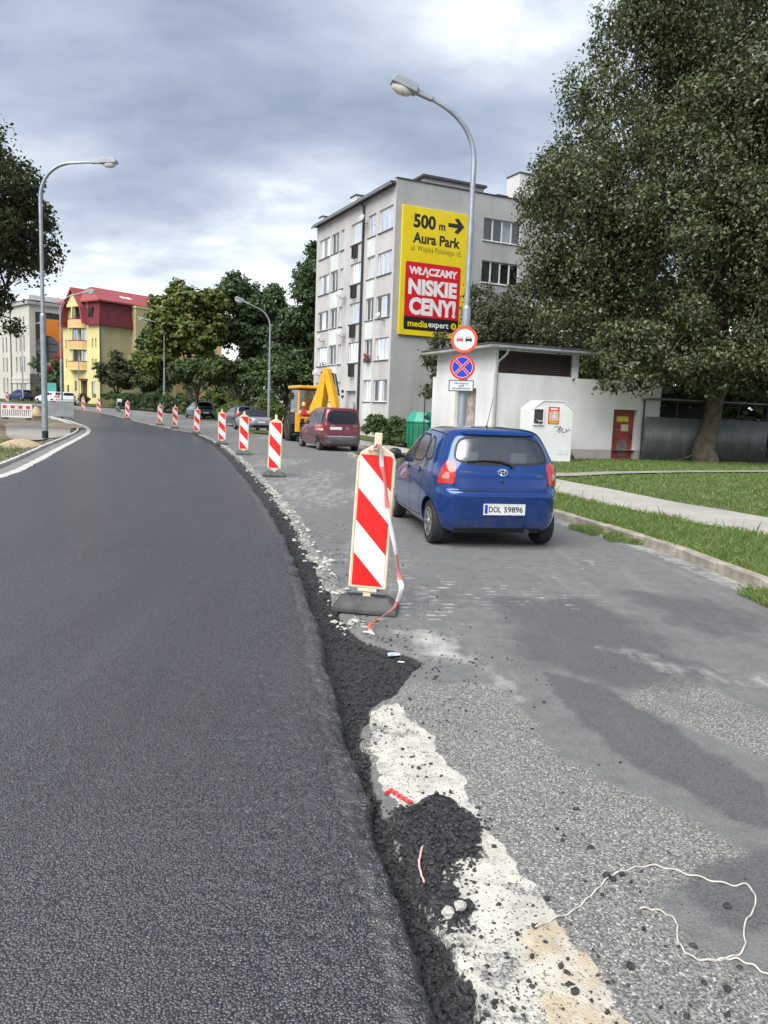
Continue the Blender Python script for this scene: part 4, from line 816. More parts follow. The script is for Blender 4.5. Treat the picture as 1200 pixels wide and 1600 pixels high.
for z_ in (3.45, 2.8, 2.36):
    mb = MB(); ring(mb, .102, .112, -.02, .02, 20); mt_ = Matrix.Rotation(R(90), 4, 'X')
    mb.v = [tuple(mt_ @ Vector(v)) for v in mb.v]; mb.box(-.03, .03, -.17, -.1, -.02, .02); o = mb.build('sign_bracket', MATS['galv'], None, True); o.location = (1.80, 18.9, z_); tag(o, {3.45: 'grey clamp behind the no overtaking sign', 2.8: 'grey clamp behind the no stopping sign', 2.36: 'grey clamp behind the text plate'}[z_], 'bracket')
s = thing('road_sign', 'round grey back of a sign on the left lamp post', 'road sign', (-13.42, 30.66, 3.72), R(22)); mb = MB(); disc(mb, .42, 0, .02); mb.build('plate', MATS['sign_grey'], s, True); mb = MB(); ring(mb, .40, .425, -.012, 0); mb.build('rim', MATS['sign_grey'], s, True)
mb = MB(); mb.box(-.36, .36, -.04, -.012, .12, .17); mb.box(-.36, .36, -.04, -.012, -.17, -.12); mb.build('rail', MATS['sign_grey'], s)

# ------------------------------------------------------------------ striped barrier boards
def stripe_mat():
    t = NT('stripes'); sx = t.node('ShaderNodeSeparateXYZ'); t.l.new(t.co(), sx.inputs[0])
    u = t.math('FRACT', t.math('DIVIDE', t.math('ADD', t.math('ADD', sx.outputs[2], t.math('MULTIPLY', sx.outputs[0], 1.06)), 4 * .576 + .498), .576))
    d = t.noise(3, 5, .65); c = t.mix(t.step(u, .494, .506), (.74, .012, .010), (.66, .69, .71)); c = t.mix(t.math('MULTIPLY', t.step(d, .55, .85), .25), c, (.3, .29, .27))
    t.bump(t.voro(220), .12, .002); MATS['stripes'] = t.fin(c, .32, spec=.6); return t.m
stripe_mat(); M('cream_plastic', (.66, .585, .42), .5, var=.1, vs=5, dirt=.2); M('base_rubber', (.075, .077, .078), .8, var=.35, vs=5, bump=.4, bs=50, dirt=.4)
def board_barrier():
    root = thing('barrier_board', None, None)
    mb = MB(); q = [(-.285, -.20, 0), (.285, -.20, 0), (.285, .20, 0), (-.285, .20, 0), (-.285, -.20, .045), (.285, -.20, .045), (.285, .20, .045), (-.285, .20, .045), (-.20, -.085, .125), (.20, -.085, .125), (.20, .085, .125), (-.20, .085, .125)]
    f = [(0, 3, 2, 1), (8, 9, 10, 11)]
    for a in (0, 4):
        for k in range(4): f.append((a + k, a + (k + 1) % 4, a + 4 + (k + 1) % 4, a + 4 + k))
    mb.add(q, f); mb.build('base', MATS['base_rubber'], root, bevel=.012)
    for x_ in (-.12, .12): MB().box(x_ - .05, x_ + .05, -.03, .03, .1255, .129).build('socket', MATS['black_plastic'], root)
    mb = MB(); mb.box(-.035, .035, -.022, .022, .11, .20); mb.box(-.085, .085, -.03, .03, .165, .195); mb.build('foot', MATS['cream_plastic'], root, bevel=.006)
    w = .172; t_, b_ = 1.43, .195
    mb = MB(); mb.prism([(-w, b_), (w, b_), (w, t_ - .10), (w - .028, t_ - .025), (.05, t_ + .035), (-.05, t_ + .035), (-w + .028, t_ - .025), (-w, t_ - .10)], -.028, .028); mb.build('panel', MATS['cream_plastic'], root, bevel=.010, seg=3)
    mb = MB(); mb.box(-.033, .033, -.02, .02, t_ + .03, t_ + .15); mb.build('top_grip', MATS['cream_plastic'], root, bevel=.006)
    for s_, nm in ((-1, 'front'), (1, 'back')):
        mb = MB(); y0 = s_ * .0285; mb.box(-.143, .143, min(y0, y0 + s_ * .003), max(y0, y0 + s_ * .003), .222, 1.385); mb.build('striped_sheet', MATS['stripes'], root, bevel=.0015)
    for s_ in (-1, 1):
        MB().box(s_ * .158 - .007, s_ * .158 + .007, -.034, -.0285, .21, 1.33).build('edge_rib', MATS['cream_plastic'], root, bevel=.003)
    return root
bb = board_barrier()
spots = [(-.125, 6.43, R(-5), R(2.2), 'nearest and largest red white striped barrier board, tape tied to its top'), (-2.75, 18.95, R(4), R(1.2), 'second nearest striped barrier board, left of the maroon van'), (-5.0, 27.0, R(10), R(.5), 'third nearest striped barrier board, below the silver cabriolet'),
         (-7.15, 33.5, R(12), R(-.3), 'fourth nearest striped barrier board, left of the estate car'), (-10.6, 43.0, R(16), R(2.0), 'striped barrier board right of the teal car, fifth from the camera'), (-13.6, 49.6, R(18), R(.6), 'striped barrier board left of the teal car, sixth from the camera'),
         (-15.9, 54.2, R(20), R(-.5), 'striped barrier board under the chestnut tree, seventh from the camera'), (-20.9, 62.2, R(24), R(.8), 'striped barrier board standing alone before the dark hedge'), (-26.4, 70.8, R(24), R(0), 'striped barrier board right of the motorcycle, before the yellow house'),
         (-29.3, 74.6, R(26), R(.5), 'striped barrier board right below the yellow house corner'), (-34.3, 80.6, R(28), R(.5), 'striped barrier board in front of the parked white cars'), (-43.8, 89.2, R(35), R(0), 'distant striped barrier board behind the left lamp post'), (-58.5, 97.0, R(40), R(0), 'farthest striped barrier board at the left frame edge')]
for i, (x, y, rz, ln, lb) in enumerate(spots):
    o = bb if i == 0 else copy_tree(bb)
    zb = (road_z(x, y) if y < 30 else -.004 + terrain(y)); o.location = (x, y, zb + .004); o.rotation_euler = (R(-1), ln, rz); o.scale = (.955,) * 3; tag(o, lb, 'barrier board', 'striped barrier boards along the road edge')
# tape tied to the nearest board
def tape_mat():
    t = NT('tape'); u = t.at('along'); f = t.step(t.math('FRACT', t.math('MULTIPLY', u, 4.3)), .49, .51); c = t.mix(f, (.78, .20, .19), (.72, .66, .66)); c = t.mix(t.step(u, .80, .82), c, t.mix(t.step(u, .88, .9), (.85, .13, .08), c)); MATS['tape'] = t.fin(c, .35, spec=.5); return t.m
tape_mat()
def ribbon(name, pts, w, twist, label):
    pts = [Vector(p) for p in pts]; n = 90; P_ = np.array(pts); u = np.linspace(0, len(P_) - 1, n); c_ = np.zeros((n, 3))
    Q = np.vstack([2 * P_[0] - P_[1], P_, 2 * P_[-1] - P_[-2]])
    for k, a in enumerate(u):
        i = min(int(a), len(P_) - 2); t = a - i; p0, p1, p2, p3 = Q[i], Q[i + 1], Q[i + 2], Q[i + 3]
        c_[k] = .5 * (2 * p1 + (p2 - p0) * t + (2 * p0 - 5 * p1 + 4 * p2 - p3) * t * t + (3 * p1 - p0 - 3 * p2 + p3) * t ** 3)
    tw = np.interp(u, range(len(twist)), twist); ww = w * (.45 + .6 * fbm(u * 1.7, u * 0, 3, 6)); vv = []
    for k in range(n):
        d = Vector((math.cos(tw[k]), math.sin(tw[k]), .15 * math.sin(k * .4))); m_ = Vector(c_[k])
        nn = Vector((-d.y, d.x, 0)) * .006
        vv += [m_ - d * ww[k] / 2, m_ + nn, m_ + d * ww[k] / 2]
    me_ = np_mesh(name, np.array([tuple(v) for v in vv]), grid_quads(n, 3), mat=MATS['tape']); attr(me_, 'along', np.repeat(np.linspace(0, 1, n), 3)); o = link(name, me_); so = o.modifiers.new('Solidify', 'SOLIDIFY'); so.thickness = .0012
    return tag(o, label, 'tape')
def wp(px, py, Y):
    d = _f + _r * ((px - 600) / FPX) + _u * ((800 - py) / FPX); k = Y / d.y; return (d.x * k, Y, EYE + d.z * k)
ribbon('barrier_tape', [wp(586, 700, 6.41), wp(590, 694, 6.36), wp(597, 702, 6.35), wp(596, 722, 6.34), wp(602, 755, 6.33), wp(606, 800, 6.31), wp(616, 850, 6.29), wp(621, 880, 6.28), wp(624, 905, 6.26), wp(627, 918, 6.21), wp(618, 946, 6.25), wp(596, 964, 6.05), (*site(578, 976, .05), .05), (site(583, 990)[0], site(583, 990)[1], -.02), (site(592, 999, -.04)[0], site(592, 999, -.04)[1], -.035)],
       .050, [0, .6, 1.2, .3, .8, .2, .5, 1.2, .2, -.4, .6, 1.0, .8, .2, .5], 'red and white barrier tape trailing from the nearest barrier board')
mb = MB(); mb.tube([wp(577, 701, 6.47), wp(577, 703, 6.39), wp(583, 704, 6.36), wp(589, 703, 6.40), wp(589, 701, 6.47), wp(582, 700, 6.49), wp(577, 701, 6.47)], .010, 8)
mb.tube([wp(584, 700, 6.37), wp(589, 695, 6.33), wp(594, 699, 6.35), wp(588, 703, 6.36)], [.006, .014, .013, .006], 8); tag(mb.build('tape_knot', MATS['tape_pink'], None, True), 'pink tape knot round the top of the nearest barrier board', 'tape')
# ------------------------------------------------------------------ buildings
def cell_wall(mb, fm, u0, u1, z0, z1, openings, depth=.16):
    "wall plane with real openings and reveals; fm maps (u, depth, z)"
    us = sorted({u0, u1, *[a for o in openings for a in o[:2]]}); zs_ = sorted({z0, z1, *[a for o in openings for a in o[2:4]]})
    us = [u for u in us if u0 <= u <= u1]; zs_ = [z for z in zs_ if z0 <= z <= z1]
    for i in range(len(us) - 1):
        for j in range(len(zs_) - 1):
            um, zm = (us[i] + us[i + 1]) / 2, (zs_[j] + zs_[j + 1]) / 2
            if any(o[0] < um < o[1] and o[2] < zm < o[3] for o in openings): continue
            mb.add([fm(us[i], 0, zs_[j]), fm(us[i + 1], 0, zs_[j]), fm(us[i + 1], 0, zs_[j + 1]), fm(us[i], 0, zs_[j + 1])], [(0, 1, 2, 3)])
    for a, b, c, d in [o[:4] for o in openings]:
        for q in (((a, c), (b, c)), ((b, c), (b, d)), ((b, d), (a, d)), ((a, d), (a, c))):
            (p, r), (s_, t_) = q; mb.add([fm(p, 0, r), fm(s_, 0, t_), fm(s_, depth, t_), fm(p, depth, r)], [(0, 1, 2, 3)])
def fbox(mb, fm, u0, u1, d0, d1, z0, z1):
    c = [fm(u, d, z) for z in (z0, z1) for u, d in ((u0, d0), (u1, d0), (u1, d1), (u0, d1))]
    mb.add(c, [(0, 3, 2, 1), (4, 5, 6, 7), (0, 1, 5, 4), (1, 2, 6, 5), (2, 3, 7, 6), (3, 0, 4, 7)])
M('curtain_white', (.55, .56, .55), .9, var=.12, vs=9); M('curtain_dark', (.16, .17, .17), .9, var=.3, vs=6); M('sill_dark', (.10, .095, .095), .7, var=.2)
def window(parent, fm, u0, u1, z0, z1, n=2, rec=.10, fw=.055, frame='white_frame', glass='window_glass', curtain=None, sill=True, sill_m='sill_dark', rr=random):
    mb = MB(); d0, d1 = rec, rec + .05
    fbox(mb, fm, u0, u1, d0, d1, z0, z0 + fw); fbox(mb, fm, u0, u1, d0, d1, z1 - fw, z1); fbox(mb, fm, u0, u0 + fw, d0, d1, z0 + fw, z1 - fw); fbox(mb, fm, u1 - fw, u1, d0, d1, z0 + fw, z1 - fw)
    es = [u0 + (u1 - u0) * k / n for k in range(n + 1)]
    for u in es[1:-1]: fbox(mb, fm, u - fw * .8, u + fw * .8, d0, d1, z0 + fw, z1 - fw)
    w = mb.build('window', MATS[frame], parent)
    for k in range(n):
        a, b = es[k] + fw * (.9 if k else 1), es[k + 1] - fw * (.9 if k < n - 1 else 1); q = MB(); q.add([fm(a, d0 + .02, z0 + fw), fm(b, d0 + .02, z0 + fw), fm(b, d0 + .02, z1 - fw), fm(a, d0 + .02, z1 - fw)], [(0, 1, 2, 3)]); q.build('pane', MATS[glass], w)
    if curtain:
        q = MB(); m = 16; zc = z0 + .02
        a, b = u0 + fw, u1 - fw
        for k in range(m):
            ua, ub = a + (b - a) * k / m, a + (b - a) * (k + 1) / m; da, db = .26 + .03 * (k % 2), .26 + .03 * ((k + 1) % 2)
            q.add([fm(ua, da, zc), fm(ub, db, zc), fm(ub, db, z1), fm(ua, da, z1)], [(0, 1, 2, 3)])
        if rr.random() < .35:      # drawn to one side
            q.f = q.f[: int(m * rr.uniform(.4, .7))]
        q.build('curtain', MATS[curtain], w)
    if sill:
        q = MB(); fbox(q, fm, u0 - .06, u1 + .06, -.07, rec, z0 - .05, z0 - .003); q.build('sill', MATS[sill_m], w)
    return w
def render_mat(name, c, dirt, sc=1.0):
    t = NT(name); a = t.noise(.5 * sc, 5, .6); s_ = t.noise(1.0, 6, .65, t.mapped((1.1 * sc, 1.1 * sc, .16 * sc))); f = t.noise(60, 3, .6)
    col = t.mix(t.step(a, .3, .7), mul(c, .90), mul(c, 1.07)); col = t.mix(t.math('MULTIPLY', t.step(s_, .48, .75), dirt), col, mul(c, .55)); t.bump(f, .35, .006); MATS[name] = t.fin(col, .92, spec=.2); return t.m
render_mat('facade', (.50, .487, .482), .35); render_mat('gable', (.375, .385, .385), .35); render_mat('panel_pale', (.62, .66, .64), .3, 1.5); render_mat('hut_wall', (.65, .655, .645), .22, 1.2); render_mat('hut_plinth', (.40, .36, .34), .5)
render_mat('house_yellow', (.60, .55, .27), .12); render_mat('house_yellow_shaded', (.48, .42, .235), .15); render_mat('house_orange', (.62, .42, .20), .15); render_mat('mural_wall', (.50, .485, .445), .25); render_mat('dark_stone', (.16, .15, .135), .4)
M('roof_dark', (.06, .055, .06), .8, var=.2); M('roof_red', (.30, .060, .062), .6, var=.15, vs=2.5, dirt=.2); M('roof_maroon', (.155, .018, .027), .6, var=.2, vs=2)

apt = thing('apartment_block', 'grey five storey apartment block carrying a big yellow billboard', 'building', (.06, 46.0, 0), R(25.8))
FL = lambda u, d, z: (d, u, z)          # long facade faces -x
FG = lambda u, d, z: (u, d, z)          # gable faces -y
LEN, DEP, TOP = 12.9, 12.0, 14.6
rr = random.Random(4); ops = []; wl_ = []
for k in range(5):
    z0 = 2.25 + 2.5 * k; z1 = z0 + 1.32
    row = [(.35, 2.3, 3), (2.7, 3.8, 2), (4.75, 6.5, 3), (7.7, 8.28, 1), (8.65, 9.95, 2), (10.3, 12.3, 3)]
    for j, (a, b, n) in enumerate(row):
        if k == 0 and j in (2,): continue
        ops.append((a, b, z0, z1)); wl_.append((a, b, z0, z1, n, j, k))
ops.append((5.0, 6.7, 0, 2.95))
mb = MB(); cell_wall(mb, FL, 0, LEN, -.3, TOP, ops, .35)
mb.add([(0, LEN, -.3), (DEP, LEN, -.3), (DEP, LEN, TOP), (0, LEN, TOP)], [(0, 1, 2, 3)]); mb.add([(DEP, 0, -.3), (DEP, LEN, -.3), (DEP, LEN, TOP), (DEP, 0, TOP)], [(3, 2, 1, 0)])
mb.build('facade', MATS['facade'], apt)
gops = [(5.95, 8.7, 2.25 + 2.5 * k, 3.57 + 2.5 * k) for k in range(5)]
mb = MB(); cell_wall(mb, FG, -.02, DEP, -.3, TOP + .32, gops, .35); fbox(mb, FG, -.02, DEP, .002, .25, TOP, TOP + .32); mb.build('gable_wall', MATS['gable'], apt)
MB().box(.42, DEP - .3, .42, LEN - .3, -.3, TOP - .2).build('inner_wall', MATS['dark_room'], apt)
for a, b, z0, z1, n, j, k in wl_:
    c = rr.choice(['curtain_white', 'curtain_white', 'curtain_white', 'curtain_dark', None]); window(apt, FL, a, b, z0, z1, n, .09, .06, curtain=c, rr=rr)
for a, b, z0, z1 in gops: window(apt, FG, a, b, z0, z1, 4, .09, .06, curtain='curtain_white', rr=rr, sill_m='white_frame')
for k in range(5):                                    # pale spandrel panels under the narrow windows
    zt = 2.25 + 2.5 * k - .06
    for a, b in ((2.68, 3.86), (8.62, 9.98)): q = MB(); fbox(q, FL, a, b, -.022, 0, max(.5, zt - 1.08), zt); q.build('spandrel_panel', MATS['panel_pale'], apt)
    if k > 0:                                         # dark drying racks under the kitchen windows
        q = MB(); fbox(q, FL, 5.35, 5.42, -.25, -.0, zt - .85, zt - .02); fbox(q, FL, 5.78, 5.85, -.25, 0, zt - .85, zt - .02); fbox(q, FL, 5.35, 5.85, -.25, -.21, zt - .85, zt - .78); fbox(q, FL, 5.42, 5.78, -.03, -.004, zt - .8, zt - .05); q.build('ventilation_duct', MATS['dark_metal'], apt)
q = MB(); fbox(q, FL, 5.0, 6.7, .30, .34, 0, 2.95); q.build('porch_back', MATS['facade'], apt)
q = MB(); fbox(q, FL, 5.15, 6.0, .22, .298, 0, 2.25); d_ = q.build('entrance_door', M('door_grey', (.33, .34, .34), .5, var=.1), apt); q = MB(); fbox(q, FL, 5.27, 5.88, .205, .219, .9, 2.1); q.build('pane', MATS['window_glass'], d_)
for z_ in (2.5, 2.85): q = MB(); fbox(q, FL, 7.0, 7.4, -.03, 0, z_, z_ + .16); q.build('house_sign', MATS['sign_black'], apt)
# roof edge, gutter, pipes, stacks
mb = MB(); mb.box(-.35, DEP, .05, LEN + .1, TOP + .02, TOP + .16); mb.build('roof', MATS['roof_dark'], apt)
mb = MB(); mb.tube([(-.40, .02, TOP - .02), (-.40, LEN + .1, TOP - .02)], .07, 10); mb.build('gutter', MATS['galv'], apt, True)
mb = MB(); mb.tube([(-.38, 4.4, TOP - .05), (-.10, 4.4, TOP - .35), (-.10, 4.4, 0)], .075, 10); mb.build('downpipe', MATS['dark_metal'], apt, True)
mb = MB(); mb.box(-.03, DEP, -.06, .27, TOP + .322, TOP + .37); mb.build('coping', MATS['roof_dark'], apt)
for x, y, a, b, h in ((.1, 12.1, .8, .7, .5), (.3, 6.6, .9, .9, .75), (.5, 3.0, 1.0, .6, .35), (9.2, 1.2, 1.0, 1.4, 2.2), (7.8, 1.5, .7, .6, .7)):
    st = MB().box(x, x + a, y, y + b, TOP + .162, TOP + .16 + h).build('chimney', MATS['hut_wall'], apt); MB().box(x - .06, x + a + .06, y - .06, y + b + .06, TOP + .163 + h, TOP + .22 + h).build('chimney_cap', MATS['roof_dark'], st)
st = MB().box(2.9, 7.2, 2.2, 6.0, TOP + .162, TOP + 1.35).build('roof_house', MATS['gable'], apt); MB().box(2.75, 7.35, 2.05, 6.15, TOP + 1.352, TOP + 1.5).build('roof_slab', MATS['roof_dark'], st)
dish_me = None
for u, z, s_ in ((7.2, 9.25, 1.0), (7.1, 6.75, 1.0), (9.0, 4.15, .9), (11.3, 4.3, .9), (1.0, 7.3, .7), (3.9, 13.4, .9), (10.9, 6.7, .7)):
    mt = Matrix.Translation((-.45, u, z)) @ Matrix.Rotation(R(-70), 4, 'Z') @ Matrix.Rotation(R(62), 4, 'X')
    mb = MB(); mb.lathe([(.30 * s_, .07), (.22 * s_, .03), (.1 * s_, .006), (.01, 0), (.01, -.01), (.1 * s_, -.004), (.22 * s_, .02), (.30 * s_, .06)], 20, mt); d_ = mb.build('satellite_dish', M('dish_grey', (.40, .40, .40), .5, var=.1), apt, True)
    mb = MB(); mb.tube([(0, u, z - .25), (-.35, u, z - .25), (-.43, u, z)], .02, 6); mb.tube([(-.45, u, z - .2 * s_), (-.72, u - .18, z - .05)], .012, 5); mb.build('dish_arm', MATS['dark_metal'], d_, True)
q = MB(); fbox(q, FL, 2.75, 3.3, -.30, -.05, 4.72, 4.92); o = q.build('flower_box', M('terracotta', (.10, .05, .04), .8), apt)
v = foliage(np.array([[-.2, 2.9, 5.05, .16], [-.2, 3.15, 5.08, .17]]), 300, .07, 3); link('flowers', np_mesh('flowers', v, quad_idx(300), smooth=False, mat=M('flower_red', (.35, .08, .07), .6, var=.5, vs=20)), None, o)

# billboard on the gable -------------------------------------------------
bd = thing('billboard', 'tall yellow billboard with red and black advert on the apartment gable', 'billboard', (.06, 46.0, 0), R(25.8))
M('ad_yellow', (.72, .56, .012), .45, var=.05, dirt=.1); M('ad_red', (.60, .008, .022), .45, var=.05); M('ad_black', (.012, .012, .014), .45, var=.1); M('ad_white', (.72, .74, .75), .45, var=.04); M('ad_dark', (.022, .020, .016), .45)
BX0, BX1, BZ0, BZ1 = .36, 4.98, 6.2, 13.5; BW, BH = BX1 - BX0, BZ1 - BZ0
MB().box(BX0, BX1, -.16, -.02, BZ0, BZ1).build('board', MATS['ad_yellow'], bd, bevel=.02)
def fx(f): return BX0 + f * BW
def fz(f): return BZ1 - f * BH
def rrect(x0, x1, z0, z1, r, n=5):
    p = []
    for cx_, cz_, a0 in ((x1 - r, z1 - r, 0), (x0 + r, z1 - r, 90), (x0 + r, z0 + r, 180), (x1 - r, z0 + r, 270)):
        for k in range(n + 1): a = R(a0 + 90 * k / n); p.append((cx_ + r * math.cos(a), cz_ + r * math.sin(a)))
    return p
MB().prism(rrect(fx(.068), fx(.868), fz(.955), fz(.425), .10), -.172, -.161).build('black_panel', MATS['ad_black'], bd)
MB().prism(rrect(fx(.068), fx(.868), fz(.852), fz(.425), .10), -.182, -.173).build('red_panel', MATS['ad_red'], bd)
def fit(name, body, x0, x1, zc, cap, m, parent, y, bold=.0, rot=(R(90), 0, 0), ref=None):
    "lettering stretched to a given width and capital height"
    o = text(name, body, 1.0, MATS[m], parent, (0, 0, 0), rot, 1, bold)
    vv = [v.co for v in o.data.vertices]; xa, xb = min(v.x for v in vv), max(v.x for v in vv); ya, yb = (min(v.y for v in vv), max(v.y for v in vv)) if ref is None else ref
    s_ = cap / (yb - ya); sx_ = (x1 - x0) / (xb - xa)
    for v in o.data.vertices: v.co.x = (v.co.x - (xa + xb) / 2) * sx_; v.co.y = (v.co.y - (ya + yb) / 2) * s_
    o.location = ((x0 + x1) / 2, y, zc) if rot[2] == 0 else o.location
    return o
fit('lettering', '500', fx(.155), fx(.475), fz(.108), .80, 'ad_dark', bd, -.1605, .042); fit('lettering', 'm', fx(.52), fx(.615), fz(.132), .34, 'ad_dark', bd, -.1605, .035)
MB().prism([(fx(.655), fz(.118)), (fx(.80), fz(.118)), (fx(.745), fz(.152)), (fx(.80), fz(.165)), (fx(.895), fz(.102)), (fx(.80), fz(.040)), (fx(.745), fz(.052)), (fx(.80), fz(.086)), (fx(.655), fz(.086))], -.166, -.161).build('arrow', MATS['ad_dark'], bd)
fit('lettering', 'Aura Park', fx(.155), fx(.845), fz(.237), .62, 'ad_dark', bd, -.1605, .036); fit('lettering', 'ul. Wojska Polskiego 1E', fx(.135), fx(.86), fz(.325), .40, 'ad_dark', bd, -.1605, -.002)
for s_, l, c_, h_, x0_, x1_ in ((0, 'WŁĄCZAMY', .497, .58, .115, .825), (1, 'NISKIE', .617, .92, .115, .825), (2, 'CENY!', .767, 1.02, .135, .82)): fit('lettering', l, fx(x0_), fx(x1_), fz(c_), h_, 'ad_white', bd, -.1825, .050)
fit('lettering', 'media', fx(.125), fx(.415), fz(.905), .38, 'ad_yellow', bd, -.1725, .026); fit('lettering', 'expert', fx(.425), fx(.725), fz(.912), .40, 'ad_white', bd, -.1725, .020)
mb = MB(); ring(mb, .105, .19, -.178, -.173, 24); mb.prism([(-.06, -.07), (.05, 0), (-.06, .07)], -.178, -.1735); mb.v = [(v[0] + fx(.80), v[1], v[2] + fz(.903)) for v in mb.v]; mb.build('logo_mark', MATS['ad_yellow'], bd)

# hut ----------------------------------------------------------------------
hut = thing('utility_hut', 'low white rendered hut with dark louvres, downpipe and red door', 'building', (4.06, 30.3, 0), R(23))
HF = lambda u, d, z: (u, d, z); HL = lambda u, d, z: (d, u, z)
DO = (5.9, 7.15, 0, 2.12)
mb = MB(); cell_wall(mb, HF, 0, 8.35, .42, 3.3, [(5.9, 7.15, .42, 2.12), (3.35, 3.62, .42, 1.0)], .3); cell_wall(mb, HL, 0, 5.3, .42, 3.3, [(1.3, 3.1, .42, 2.75)], .35)
mb.add([(8.35, 0, .42), (8.35, 5.3, .42), (8.35, 5.3, 3.3), (8.35, 0, 3.3)], [(0, 1, 2, 3)]); mb.add([(0, 5.3, .42), (8.35, 5.3, .42), (8.35, 5.3, 3.3), (0, 5.3, 3.3)], [(3, 2, 1, 0)]); mb.add([(0, 0, 3.3), (8.35, 0, 3.3), (8.35, 5.3, 3.3), (0, 5.3, 3.3)], [(0, 1, 2, 3)])
mb.build('wall', MATS['hut_wall'], hut)
mb = MB()
cell_wall(mb, HF, -.012, 8.362, -.1, .418, [(5.9, 7.15, -.1, .418), (3.35, 3.62, .1, .418)], .3); cell_wall(mb, lambda u, d, z: (d - .012, u, z), -.012, 5.3, -.1, .418, [(1.3, 3.1, -.1, .418)], .35); mb.add([(8.362, -.012, -.1), (8.362, 5.3, -.1), (8.362, 5.3, .418), (8.362, -.012, .418)], [(0, 1, 2, 3)])
mb.v = [(a, b - .012 if b == 0 else b, c) for a, b, c in mb.v]; mb.build('plinth', MATS['hut_plinth'], hut)
MB().box(.35, 3.3, .31, 5, -.1, 3.2).box(3.7, 5.85, .31, 5, -.1, 3.2).box(7.2, 8.2, .31, 5, -.1, 3.2).box(3.3, 3.7, .45, 5, -.1, 3.2).box(5.85, 7.2, .5, 5, -.1, 3.2).build('inner_wall', MATS['hut_plinth'], hut)
M('door_red', (.26, .035, .028), .55, var=.25, vs=2.2, dirt=.45)
dr = MB().box(5.92, 7.13, .20, .25, .02, 2.1).build('door', MATS['door_red'], hut, bevel=.006)
for k in range(3): MB().box(5.94, 7.11, .192, .1985, .08 + k * .67, .70 + k * .67).build('door_panel', MATS['door_red'], dr, bevel=.004)
MB().box(6.22, 6.85, .184, .190, 1.62, 1.84).build('warning_sign', M('warn_yellow', (.62, .50, .05), .5, var=.2, vs=9), dr); MB().box(6.48, 6.86, .184, .190, 1.22, 1.50).build('notice', M('notice_cream', (.55, .50, .36), .6, var=.35, vs=12), dr)
mb = MB(); mb.tube([(6.10, .188, 1.24), (6.16, .188, 1.34), (6.22, .188, 1.24), (6.28, .188, 1.33), (6.33, .188, 1.25), (6.40, .188, 1.27)], .010, 4); mb.build('chalk_scrawl', M('chalk', (.45, .36, .34), .8), dr); MB().prism([(6.5 + .30 * math.cos(a) * (1 + .15 * math.sin(3 * a)) + .1, .52 + .36 * math.sin(a)) for a in [2 * math.pi * k / 18 for k in range(18)]], .186, .1905).build('faded_patch', M('patch_grey', (.17, .13, .125), .8, var=.3, vs=6), dr)
MB().box(6.98, 7.05, .16, .195, .95, 1.10).build('handle', MATS['dark_metal'], dr, bevel=.006)
# clerestory with louvres
mb = MB(); cell_wall(mb, lambda u, d, z: (u, d + .12, z), .12, 4.05, 3.3, 4.26, [(.25, 3.75, 3.34, 4.22)], .2); cell_wall(mb, lambda u, d, z: (d + .12, u, z), .12, 5.2, 3.3, 4.26, [], .2); mb.add([(4.05, .12, 3.3), (4.05, 5.2, 3.3), (4.05, 5.2, 4.26), (4.05, .12, 4.26)], [(0, 1, 2, 3)])
mb.build('upper_wall', MATS['hut_wall'], hut)
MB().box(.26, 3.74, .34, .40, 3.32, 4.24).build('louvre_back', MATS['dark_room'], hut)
lm = MB().box(-1.74, 1.74, -.045, .045, -.006, .006).mesh('louvre_slat'); lm.materials.append(M('louvre', (.085, .06, .055), .6, var=.2))
for k in range(11): o = link('louvre_slat', lm, None, hut); o.location = (2.0, .20, 3.38 + k * .08); o.rotation_euler = (R(38), 0, 0)
mb = MB(); mb.box(-.45, 4.45, -.42, 5.6, 4.262, 4.38); mb.build('roof', M('roof_pale', (.40, .39, .37), .8, var=.2, dirt=.4), hut, bevel=.02); MB().box(-.48, 4.48, -.45, 5.63, 4.382, 4.44).build('roof_felt', MATS['roof_dark'], hut)
mb = MB(); mb.tube([(-.5, -.5, 4.30), (4.5, -.5, 4.28)], .055, 10); mb.build('gutter', MATS['galv'], hut, True)
mb = MB(); mb.tube([(.32, -.48, 4.24), (.30, -.42, 4.05), (.12, -.10, 3.75), (.10, -.07, 3.5), (.10, -.07, .1)], .045, 10); mb.build('downpipe', M('pipe_grey', (.30, .30, .29), .5, .3, var=.15), hut, True)
MB().box(.30, .345, 1.3, 3.1, -.1, 2.75).build('niche_door', M('niche_stain', (.30, .26, .24), .85, var=.5, vs=2.2, dirt=.6), hut)
# clothing bin
cb = thing('clothing_bin', 'white metal clothes donation bin with poster and scrawled graffiti', 'donation bin', (6.08, 29.7, .02), R(17))
W2, Hh = .86, 2.28
M('bin_white', (.70, .71, .70), .45, var=.05, dirt=.18)
mb = MB(); mb.prism([(-W2, 0), (W2, 0), (W2, Hh - .30), (W2 - .42, Hh), (-W2 + .42, Hh), (-W2, Hh - .30)], -.5, .5); mb.build('body', MATS['bin_white'], cb, bevel=.015)
MB().prism([(-W2 - .02, Hh - .31), (-W2 + .42, Hh + .02), (W2 - .42, Hh + .02), (W2 + .02, Hh - .31), (W2 + .02, Hh - .35), (W2 - .43, Hh - .02), (-W2 + .43, Hh - .02), (-W2 - .02, Hh - .35)], -.53, -.503).build('rim', MATS['bin_white'], cb)
MB().box(-W2 + .06, -W2 + .44, -.512, -.5025, 1.42, 1.95).build('chute_shade', MATS['dark_room'], cb)  # dark plate on the closed front, painted as the shade inside the opening
